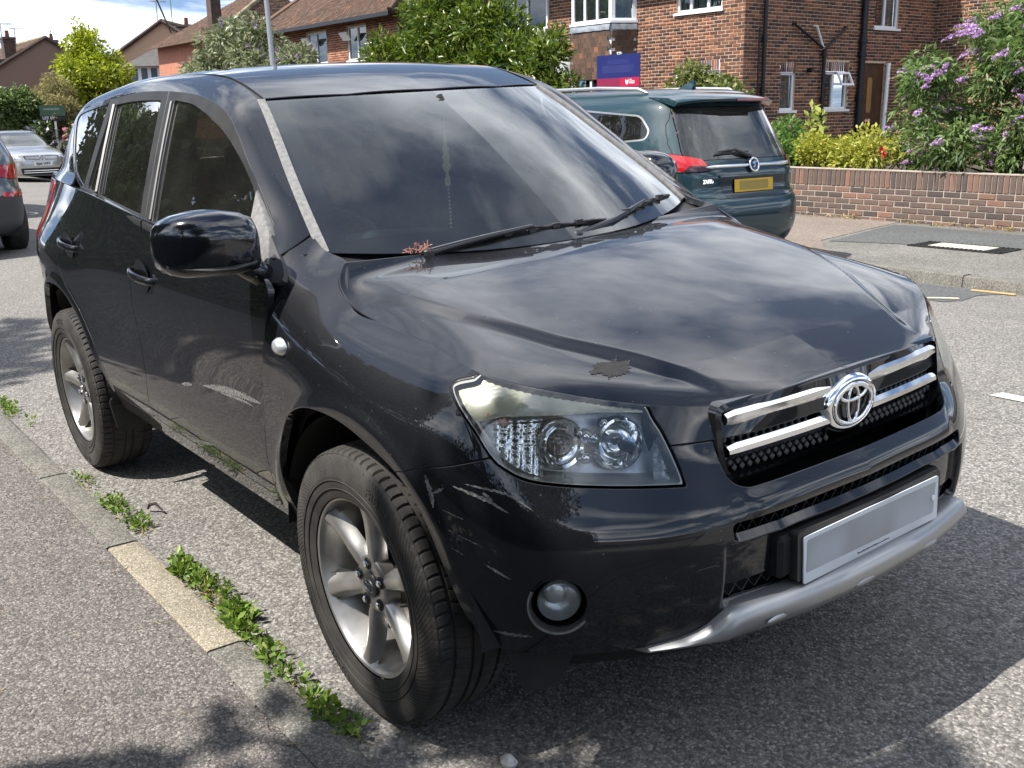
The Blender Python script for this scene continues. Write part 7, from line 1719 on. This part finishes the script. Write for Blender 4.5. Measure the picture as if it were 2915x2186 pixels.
# ================= other vehicles =================
def ring_shell(levels, nu=150, nv=110, e=5.0, length_pts=None):
    """stack of plan outlines: (z, halfwidth, x_rear, x_front, exponent)"""
    L = np.array(levels, float); t = chord(np.c_[L[:, 0], L[:, 1], L[:, 2]]); ev = nat_spline(t, L)(np.linspace(0, t[-1], nv))
    a = np.linspace(0, 2*math.pi, nu+1)[:-1]; a = a+.12*np.sin(4*a)*0
    B = np.empty((nv, nu+1, 3))
    for j, (z, w, xr, xf, n) in enumerate(ev):
        c, s = np.cos(a), np.sin(a); k = 2.0/max(n, 2)
        x = (xr+xf)/2+(xr-xf)/2*np.sign(c)*np.abs(c)**k; y = w*np.sign(s)*np.abs(s)**k
        B[j, :-1] = np.stack([x, y, np.full(nu, z)], 1); B[j, -1] = B[j, 0]
    du = np.gradient(B, axis=1); du[:, 0] = du[:, -1] = (B[:, 1]-B[:, -2])/2; dv = np.gradient(B, axis=0); N = np.cross(du, dv); N /= np.linalg.norm(N, axis=-1, keepdims=True)+1e-12
    sh = Sh.grid(B, N); return orient(sh, (np.mean(L[:, 2]+L[:, 3])/2, 0, .8))
def simple_wheel(par, x, y, r, w=.21, hub=None):
    o = bpy.data.objects.new('wheel', None); COL.objects.link(o); o.parent = par; o.location = (x, y, r)
    M = Matrix.Rotation(R_(90 if y < 0 else -90), 4, 'X'); mb = MB(); mb.lathe([(r*.62, w*.40), (r*.66, w*.5), (r*.86, w*.52), (r*.96, w*.44), (r, w*.3), (r, -w*.3), (r*.95, -w*.45), (r*.6, -w*.45)], 40, M); mb.build('tyre', TYRE, o, 40)
    mb = MB(); mb.lathe([(r*.64, w*.42), (r*.60, w*.46), (r*.56, w*.30), (r*.2, w*.34), (.0005, w*.40)], 40, M); rm = mb.build('rim', ALLOY, o, 40)
    for k in range(5):
        a = R_(72*k); mb = MB(); mb.prism([(r*.14, -.03), (r*.58, -.045), (r*.58, .045), (r*.14, .03)], .02, M @ Matrix.Rotation(a, 4, 'Z'), w*.36); mb.build('spoke', ALLOY, rm)
def vtext(txt, size, M, m, par, bold=.002): me = text_mesh(txt, size, .001, bold); me.transform(M); me.materials.append(m); return link('lettering', me, par)
def rz(s): return s.V[:, [1, 2]]
GREENC = paint('dark_green_paint', (.010, .034, .045), .012, 0, .4, specks=.06, crough=.02)
# ---------- dark green people carrier ----------
za = thing('people_carrier', 'dark green people carrier with yellow rear plate parked across the road', 'car', (-4.0, 5.40, .015), 0)
ZL = [(.20,.78,-.16,-4.45,5),(.30,.86,-.03,-4.58,5),(.45,.90,.03,-4.64,5),(.60,.905,.035,-4.66,5),(.70,.905,.005,-4.62,5),(.745,.90,-.035,-4.55,5),(.90,.900,-.055,-4.35,5),(1.02,.895,-.09,-3.95,4.8),(1.12,.872,-.145,-3.60,4.6),(1.25,.825,-.215,-3.25,4.6),(1.40,.770,-.30,-2.95,4.6),(1.53,.715,-.385,-2.70,4.6),(1.61,.64,-.47,-2.55,4.4),(1.66,.50,-.75,-2.35,4),(1.675,.25,-1.15,-2.1,3.5)]
ZS = ring_shell(ZL, 240, 150)
arch = lambda s: np.minimum(np.hypot(s.V[:, 0]+.86, s.V[:, 2]-.33)-.36, np.hypot(s.V[:, 0]+3.62, s.V[:, 2]-.33)-.36)
sideN = np.abs(ZS.N[:, 1]) > .6
SCR = round_poly([(-.70,1.045),(.70,1.045),(.615,1.50),(-.615,1.50)], [.08,.08,.05,.05]); rear = lambda s: s.V[:, 0]+.75
LMP = lambda sg: round_poly([(sg*.93,1.10),(sg*.80,1.115),(sg*.56,1.055),(sg*.50,.955),(sg*.62,.945),(sg*.93,.93)][::sg], .02)
PREC = round_poly([(-.36,.70),(.36,.70),(.44,.885),(-.44,.885)], .03)
body = ZS.clip(np.where(np.abs(ZS.N[:, 1]) > .5, arch(ZS), 1)); 
def rclip(s, poly, keep, g=.003): d = np.where(s.V[:, 0] > -.75, sdist(rz(s), poly), -1.0); return s.clip(d-g if keep else -d-g)
for p in (SCR, LMP(1), LMP(-1)): body = rclip(body, p, False, .002)
ZWIN = [round_poly([(-1.62,1.135),(-1.66,1.50),(-.74,1.435),(-.60,1.30),(-.62,1.215)], [.02,.02,.06,.08,.08]), round_poly([(-1.70,1.13),(-1.73,1.505),(-1.92,1.515),(-1.98,1.12)], .02), round_poly([(-2.02,1.115),(-1.96,1.515),(-2.62,1.50),(-3.05,1.09)], [.02,.02,.08,.06])]
swin = []
for P_ in ZWIN:
    f_ = lambda s: np.where(np.abs(s.V[:, 1]) > .45, sdist(xz(s), P_), -1.0)
    swin.append(body.clip(f_(body)-.016)); rim_ = body.clip(f_(body)); rim_ = rim_.clip(-(f_(rim_)-.016)); body = body.clip(-f_(body)-.0)
    sh_obj('window_surround', rim_.offset(.002), mat('satin_chrome', (.5, .5, .49), .3, .9), za)
bd = sh_obj('body', body, GREENC, za)
for w_ in swin:
    for sg in (-1, 1): sh_obj('side_window', w_.clip(w_.V[:, 1]*sg).offset(-.004), TINT, za)
scr = ZS.clip(np.where(ZS.V[:, 0] > -.75, sdist(rz(ZS), SCR), -1)-.004); sh_obj('rear_screen', scr.offset(-.002), glass('dark_rear_glass', (.16, .18, .18), 1.52, 0, .05), za)
for sg in (1, -1):
    l_ = ZS.clip(np.where(ZS.V[:, 0] > -.75, sdist(rz(ZS), LMP(sg)), -1)-.004).offset(.006); sh_obj('tail_lamp', l_.clip(l_.V[:, 2]-np.interp(np.abs(l_.V[:, 1]), [.5,.68,.72,.93], [1.0,1.0,.955,.95])), RED, za); sh_obj('tail_lamp_base', l_.clip(-(l_.V[:, 2]-np.interp(np.abs(l_.V[:, 1]), [.5,.68,.72,.93], [1.0,1.0,.955,.95]))), mat('smoked_lamp', (.03, .012, .014), .12, coat=1), za)
# tailgate shut line, bumper line
mb = MB()
def on_rear(y, z, off=.003):
    k = np.where(ZS.V[:, 0] > -.75)[0]; i = k[np.argmin((ZS.V[k, 1]-y)**2+(ZS.V[k, 2]-z)**2)]; return tuple(ZS.V[i]+ZS.N[i]*off)
for pts in ([(-.60,1.52),(-.70,1.30),(-.735,1.12),(-.725,.95),(-.71,.80),(-.66,.735),(-.4,.715),(0,.71),(.4,.715),(.66,.735),(.71,.80),(.725,.95),(.735,1.12),(.70,1.30),(.60,1.52)],):
    P_ = smooth_poly(pts, 5, False); mb.tube([on_rear(*p, .0005) for p in P_], .0035, 5, cap=False)
mb.build('tailgate_gap', DARK, za)
ysr = np.linspace(-.56, .56, 25); xsr = np.polyval(np.polyfit(ysr, [on_rear(y, .988, .010)[0] for y in ysr], 4), ysr)
mb = MB(); mb.tube([(x_, y_, .988) for x_, y_ in zip(xsr, ysr)], [.006]+[.017]*23+[.006], 8); st_ = mb.build('chrome_strip', CHROME, za, 60)
c0 = Vector(on_rear(0, .985, .02)); Mb = frame(c0, (0, 1, 0), (-.25, 0, 1)); mb = MB(); mb.tube([Mb @ Vector((.058*math.cos(a), .058*math.sin(a), .012)) for a in np.linspace(0, 2*math.pi, 33)], .010, 8, cap=False); bg_ = mb.build('badge', CHROME, za, 60); mb = MB(); mb.lathe([(.052, .010), (.0005, .012)], 28, Mb); mb.build('badge_face', GLOSSB, bg_)
mb = MB(); P_ = [(-.035,-.02),(-.005,-.028),(.018,-.005),(.008,.008),(.034,.020),(.022,.034),(-.012,.030),(-.026,.008),(.002,.002),(-.008,-.012)]; mb.prism(P_, .006, Mb, .012); mb.build('badge_emblem', CHROME, bg_)
# plate in its recess
rc = ZS.clip(np.where(ZS.V[:, 0] > -.75, sdist(rz(ZS), PREC), -1)-.001).offset(.002); sh_obj('plate_recess', rc, mat('recess_green', (.004, .014, .022), .3, coat=.6), za)
px = on_rear(0, .815)[0]+.012; Mp = frame((px, 0, .815), (0, 1, 0), (-.06, 0, 1)); mb = MB(); mb.prism(round_poly([(-.26,-.0555),(.26,-.0555),(.26,.0555),(-.26,.0555)], .01), .004, Mp); pz = mb.build('number_plate', mat('yellow_plate', (.62, .38, .02), .4), za)
mb = MB(); mb.prism([(-.195,-.040),(.195,-.040),(.195,.040),(-.195,.040)], .0008, Mp, .004); mb.build('plate_characters', mat('smeared_yellow', (.36, .25, .05), .5, base2=(.30, .22, .06), vs=4), pz)
mb = MB(); mb.tube([on_rear(y, .895, .012) for y in np.linspace(-.42, .42, 15)], .012, 6); mb.build('plate_lip', GREENC, za)
vtext('ZAFIRA', .045, frame(Vector(on_rear(-.545, .872, .014)), (.0, 1, 0), (-.05, 0, 1)) , CHROME, za); vtext('TURBO', .038, frame(Vector(on_rear(.60, .90, .004)), (-.15, 1, 0), (-.05, 0, 1)), CHROME, za)
# spoiler, brake light, wiper, fin, rails
mb = MB(); rings = []
for y in np.linspace(-.64, .64, 23):
    q = (abs(y)/.64)**4; x1 = -.235-.10*q-.05*(y/.64)**2; z = 1.565-.03*q; rings.append([(-.75, y, z+.075-.02*(y/.64)**2), (-.50, y, z+.062-.02*(y/.64)**2), (x1-.02, y, z+.012), (x1, y, z-.002), (x1-.03, y, z-.022), (-.42, y, z-.035)])
mb.loft(rings); spo = mb.build('roof_spoiler', GREENC, za, 50)
mb = MB(); mb.box((-.252, .18, 1.556), (.03, .42, .026), bev=.006); mb.build('brake_light', mat('dull_red_lamp', (.22, .02, .02), .2, coat=1), spo)
mb = MB(); mb.tube([on_rear(.02, 1.06, .02), on_rear(-.15, 1.105, .028), on_rear(-.40, 1.095, .026)], [.022, .014, .008], 8); mb.tube([on_rear(-.02, 1.10, .018), on_rear(-.42, 1.08, .016)], .007, 6); mb.build('rear_wiper', TRIM, za, 50)
mb = MB(); mb.loft([[(-.98, -.03, 1.665), (-.98, .03, 1.665), (-.80, .035, 1.655), (-.80, -.035, 1.655)], [(-.90, -.015, 1.70), (-.90, .015, 1.70), (-.79, .018, 1.69), (-.79, -.018, 1.69)], [(-.82, -.004, 1.745), (-.82, .004, 1.745), (-.785, .005, 1.745), (-.785, -.005, 1.745)]]); mb.build('aerial_fin', GREENC, za, 30)
for sg in (-1, 1): mb = MB(); mb.tube([(-.80, sg*.60, 1.628), (-.90, sg*.615, 1.662), (-1.4, sg*.635, 1.682), (-2.2, sg*.635, 1.682), (-2.65, sg*.60, 1.640)], [.010, .018, .018, .018, .010], 8); mb.build('roof_rail', mat('rail_silver', (.62, .63, .64), .3, .8), za, 60)
for x_ in (-.86, -3.62):
    for sg in (-1, 1): simple_wheel(za, x_, sg*.80, .33)
mb = MB(); mb.box((-2.2, 0, .42), (3.9, 1.5, .4)); mb.build('underbody', DARK, za)
for y in (-.4, .4): mb = MB(); mb.box((-1.75, y, 1.0), (.16, .48, .6), bev=.06); mb.box((-1.78, y, 1.37), (.10, .26, .16), bev=.04); mb.build('seat', SEAT, za, 50)
mb = MB(); mb.box((-.95, -.35, 1.22), (.05, .05, .16), bev=.015); mb.box((-.97, -.35, 1.325), (.09, .05, .05), bev=.01); mb.build('spray_bottle', mat('orange_bottle', (.75, .36, .03), .5), za)
# ---------- grey SUV at the left edge ----------
GREYC = paint('grey_paint', (.10, .115, .125), .02, .6, .35, specks=.05); LGREY = mat('dark_grey_cladding', (.045, .047, .05), .6)
gs = thing('crossover', 'grey crossover seen from behind at the left edge', 'car', (-10.75, -.02, -.035))
GL = [(.28,.80,-.12,-4.2,5),(.36,.88,-.02,-4.3,5),(.55,.915,.02,-4.36,5),(.72,.915,.02,-4.36,5),(.80,.905,-.03,-4.3,5),(.98,.905,-.08,-4.1,5),(1.10,.89,-.13,-3.6,4.8),(1.22,.85,-.22,-3.25,4.6),(1.40,.775,-.40,-2.9,4.4),(1.55,.69,-.60,-2.6,4.2),(1.63,.55,-.85,-2.4,4),(1.65,.3,-1.2,-2.2,3.5)]
GSs = ring_shell(GL, 200, 100); ga = lambda s: np.minimum(np.hypot(s.V[:, 0]+.92, s.V[:, 2]-.35)-.40, np.hypot(s.V[:, 0]+3.5, s.V[:, 2]-.35)-.40)
gb = GSs.clip(np.where(np.abs(GSs.N[:, 1]) > .5, ga(GSs), 1)); GSC = round_poly([(-.66,1.16),(.66,1.16),(.55,1.52),(-.55,1.52)], .06); GWI = round_poly([(-.55,1.18),(-.85,1.50),(-2.5,1.54),(-3.1,1.14)], .05)
gl = [round_poly([(sg*.95,1.08),(sg*.66,1.06),(sg*.40,1.02),(sg*.42,.96),(sg*.70,.90),(sg*.95,.89)][::sg], .02) for sg in (1, -1)]
def rcl(s, poly, sgn): return s.clip(sgn*np.where(s.V[:, 0] > -.8, sdist(rz(s), poly), -1.0)-.002)
for p in [GSC]+gl: gb = rcl(gb, p, -1)
gb = gb.clip(-np.where(np.abs(gb.V[:, 1]) > .4, sdist(xz(gb), GWI), -1.0)-.001)
sh_obj('body', gb.clip(gb.V[:, 2]-.72), GREYC, gs); sh_obj('lower_cladding', gb.clip(-(gb.V[:, 2]-.715)), LGREY, gs); sh_obj('rear_screen', rcl(GSs, GSC, 1), TINT, gs); 
for sg in (-1, 1): sh_obj('side_window', GSs.clip(np.where(GSs.V[:, 1]*sg > .4, sdist(xz(GSs), GWI), -1.0)-.003).offset(-.003), TINT, gs)
for p in gl: sh_obj('tail_lamp', rcl(GSs, p, 1).offset(.006), RED, gs)
for sg in (1, -1): sh_obj('rear_reflector', rcl(GSs, round_poly([(sg*.55,.70),(sg*.93,.71),(sg*.93,.765),(sg*.55,.755)][::-sg], .005), 1).offset(.008), RED, gs)
for x_ in (-.92, -3.5):
    for sg in (-1, 1): simple_wheel(gs, x_, sg*.80, .345, .23)
mb = MB(); mb.box((-2.1, 0, .45), (3.7, 1.5, .4)); mb.build('underbody', DARK, gs); mb = MB(); mb.prism(round_poly([(-.26,-.055),(.26,-.055),(.26,.055),(-.26,.055)], .01), .004, frame((.0, 0, .86), (0, 1, 0), (0, 0, 1))); mb.build('number_plate', mat('yellow_plate', (.62, .38, .02), .4), gs)
# ---------- black van ----------
bv = thing('van', 'black van with red tail lamps beyond the grey crossover', 'van', (-16.2, .92, -.10))
VL = [(.25,.90,-.10,-4.9,6),(.40,.955,.0,-5.1,6),(.60,.965,.02,-5.14,6),(.85,.965,-.01,-5.0,6),(1.05,.96,-.03,-4.6,6),(1.30,.93,-.05,-4.2,5.6),(1.55,.87,-.09,-3.9,5.4),(1.75,.81,-.14,-3.6,5),(1.86,.73,-.22,-3.4,4.6),(1.90,.5,-.5,-3.1,4)]
VS = ring_shell(VL, 180, 90); va = lambda s: np.minimum(np.hypot(s.V[:, 0]+1.0, s.V[:, 2]-.34)-.38, np.hypot(s.V[:, 0]+4.1, s.V[:, 2]-.34)-.38); VSC = round_poly([(-.72,1.12),(.72,1.12),(.64,1.70),(-.64,1.70)], .06); VW_ = round_poly([(-.30,1.15),(-.40,1.66),(-3.2,1.66),(-3.6,1.12)], .05)
vl = [round_poly([(sg*1.0,1.20),(sg*.84,1.18),(sg*.86,.80),(sg*1.0,.80)][::sg], .02) for sg in (1, -1)]
vb = VS.clip(np.where(np.abs(VS.N[:, 1]) > .5, va(VS), 1))
for p in [VSC]+vl: vb = rcl(vb, p, -1)
vb = vb.clip(-np.where(np.abs(vb.V[:, 1]) > .5, sdist(xz(vb), VW_), -1.0)-.001); VBK = paint('van_black_paint', (.006, .007, .010), .012, 0, .4, specks=.02)
sh_obj('body', vb, VBK, bv); sh_obj('rear_screen', rcl(VS, VSC, 1), TINT, bv); 
for sg in (-1, 1): sh_obj('side_window', VS.clip(np.where(VS.V[:, 1]*sg > .5, sdist(xz(VS), VW_), -1.0)-.003).offset(-.003), TINT, bv)
for p in vl: sh_obj('tail_lamp', rcl(VS, p, 1).offset(.006), RED, bv)
mb = MB(); mb.box((.0, 0, 1.06), (.03, 1.0, .045), bev=.01); mb.build('chrome_strip', CHROME, bv)
for x_ in (-1.0, -4.1):
    for sg in (-1, 1): simple_wheel(bv, x_, sg*.85, .34, .22)
mb = MB(); mb.box((-2.5, 0, .45), (4.4, 1.6, .4)); mb.build('underbody', DARK, bv)
mb = MB(); mb.add([(.30, .98, .012), (.55, 1.30, .012), (.42, 1.45, .02), (.18, 1.10, .014)], [(0, 1, 2, 3)]); tagp(mb.build('red_litter', mat('red_wrapper', (.60, .05, .04), .5)), 'flat red wrapper lying on the road behind the van', 'litter').location = (-16.2, .92, -.05)
# ---------- silver saloon facing the camera ----------
SILV_C = paint('silver_paint', (.44, .45, .46), .02, .75, .3, specks=.02); vw = thing('saloon_car', 'silver saloon facing the camera down the street', 'car', (-30.1, 5.55, -.15), R_(4))
# built nose towards +x: nose at x=0
SL = [(.17,.80,-.12,-4.6,5),(.28,.88,-.02,-4.7,4.6),(.45,.91,.02,-4.75,4.4),(.60,.915,.01,-4.76,4.2),(.72,.91,-.05,-4.76,4),(.82,.90,-.22,-4.74,3.8),(.92,.885,-.75,-4.70,3.8),(.98,.86,-1.20,-4.60,4),(1.10,.80,-1.45,-4.25,4.2),(1.25,.71,-1.72,-3.85,4.2),(1.37,.62,-2.00,-3.5,4),(1.43,.50,-2.25,-3.2,3.6),(1.45,.28,-2.5,-3.0,3.2)]
SS_ = ring_shell(SL, 200, 120); sa = lambda s: np.minimum(np.hypot(s.V[:, 0]+.92, s.V[:, 2]-.32)-.35, np.hypot(s.V[:, 0]+3.72, s.V[:, 2]-.32)-.35)
sb = SS_.clip(np.where(np.abs(SS_.N[:, 1]) > .5, sa(SS_), 1)); fz_ = lambda s, P_: np.where(s.V[:, 0] > -2.3, sdist(rz(s), P_), -1.0)
WSC = round_poly([(-.72,1.0),(.72,1.0),(.56,1.375),(-.56,1.375)], .05); GRL = round_poly([(-.46,.63),(.46,.63),(.50,.74),(-.50,.74)], .02); LG = round_poly([(-.55,.22),(.55,.22),(.60,.40),(-.60,.40)], .03)
hl = [round_poly([(sg*.50,.645),(sg*.88,.66),(sg*.89,.76),(sg*.52,.745)][::sg], .02) for sg in (1, -1)]; SWI = round_poly([(-1.75,1.02),(-2.25,1.36),(-3.3,1.36),(-3.95,1.05)], .05)
for p in [WSC, GRL, LG]+hl: sb = sb.clip(-fz_(sb, p)-.002)
sb = sb.clip(-np.where(np.abs(sb.V[:, 1]) > .4, sdist(xz(sb), SWI), -1)-.001); sh_obj('body', sb, SILV_C, vw); sh_obj('windscreen', SS_.clip(fz_(SS_, WSC)-.003).offset(-.003), glass('saloon_screen', (.35, .40, .40), 1.52, 0, .06), vw); 
for sg in (-1, 1): sh_obj('side_window', SS_.clip(np.where(SS_.V[:, 1]*sg > .4, sdist(xz(SS_), SWI), -1)-.003).offset(-.003), TINT, vw)
sh_obj('grille', SS_.clip(fz_(SS_, GRL)-.002).offset(-.01), TRIM, vw); sh_obj('lower_grille', SS_.clip(fz_(SS_, LG)-.002).offset(-.01), TRIM, vw)
for p in hl: sh_obj('headlamp', SS_.clip(fz_(SS_, p)-.002), mat('far_headlamp', (.35, .37, .38), .1, .7, coat=1), vw)
def sx(y, z): k = np.where(SS_.V[:, 0] > -1)[0]; i = k[np.argmin((SS_.V[k, 1]-y)**2+(SS_.V[k, 2]-z)**2)]; return SS_.V[i, 0]
for z in (.655, .685, .715): mb = MB(); mb.tube([(sx(y, z)+.006, y, z) for y in np.linspace(-.44, .44, 13)], .006, 6); mb.build('grille_bar', CHROME, vw)
for z in (.27, .33): mb = MB(); mb.tube([(sx(y, z)+.004, y, z) for y in np.linspace(-.52, .52, 13)], .010, 6); mb.build('lower_bar', CHROME, vw)
Mv = frame((sx(0, .69)+.02, 0, .69), (0, 1, 0), (0, 0, 1)); mb = MB(); mb.tube([Mv @ Vector((.075*math.cos(a), .075*math.sin(a), .01)) for a in np.linspace(0, 2*math.pi, 33)], .010, 8, cap=False); bd_ = mb.build('badge', CHROME, vw, 60)
mb = MB(); mb.tube([Mv @ Vector(p) for p in ((-.03, .068, .01), (0, .01, .012), (.03, .068, .01))], .008, 6); mb.tube([Mv @ Vector(p) for p in ((-.062, .035, .01), (-.028, -.062, .01), (0, -.005, .012), (.028, -.062, .01), (.062, .035, .01))], .008, 6); mb.build('badge_emblem', CHROME, bd_)
mb = MB(); mb.prism(round_poly([(-.26,-.0555),(.26,-.0555),(.26,.0555),(-.26,.0555)], .01), .004, frame((sx(0, .52)+.02, 0, .52), (0, 1, 0), (0, 0, 1))); pv = mb.build('number_plate', mat('bright_plate_white', (.75, .76, .76), .4), vw)
vtext('RJ66 WFV', .092, frame((sx(0, .52)+.0255, 0, .518), (0, 1, 0), (0, 0, 1)), mat('print_black', (.03, .03, .03), .6), pv, .004)
for sg in (-1, 1): mb = MB(); mb.box((-1.62, sg*.93, 1.03), (.10, .18, .13), bev=.04); mb.build('door_mirror', VBK, vw, 50)
for x_ in (-.92, -3.72):
    for sg in (-1, 1): simple_wheel(vw, x_, sg*.80, .32)
mb = MB(); mb.box((-2.3, 0, .38), (3.9, 1.5, .36)); mb.build('underbody', DARK, vw)
for y in (-.36, .36): mb = MB(); mb.box((-2.35, y, .9), (.15, .45, .5), bev=.05); mb.box((-2.37, y, 1.2), (.09, .24, .15), bev=.04); mb.build('seat', SEAT, vw, 50)
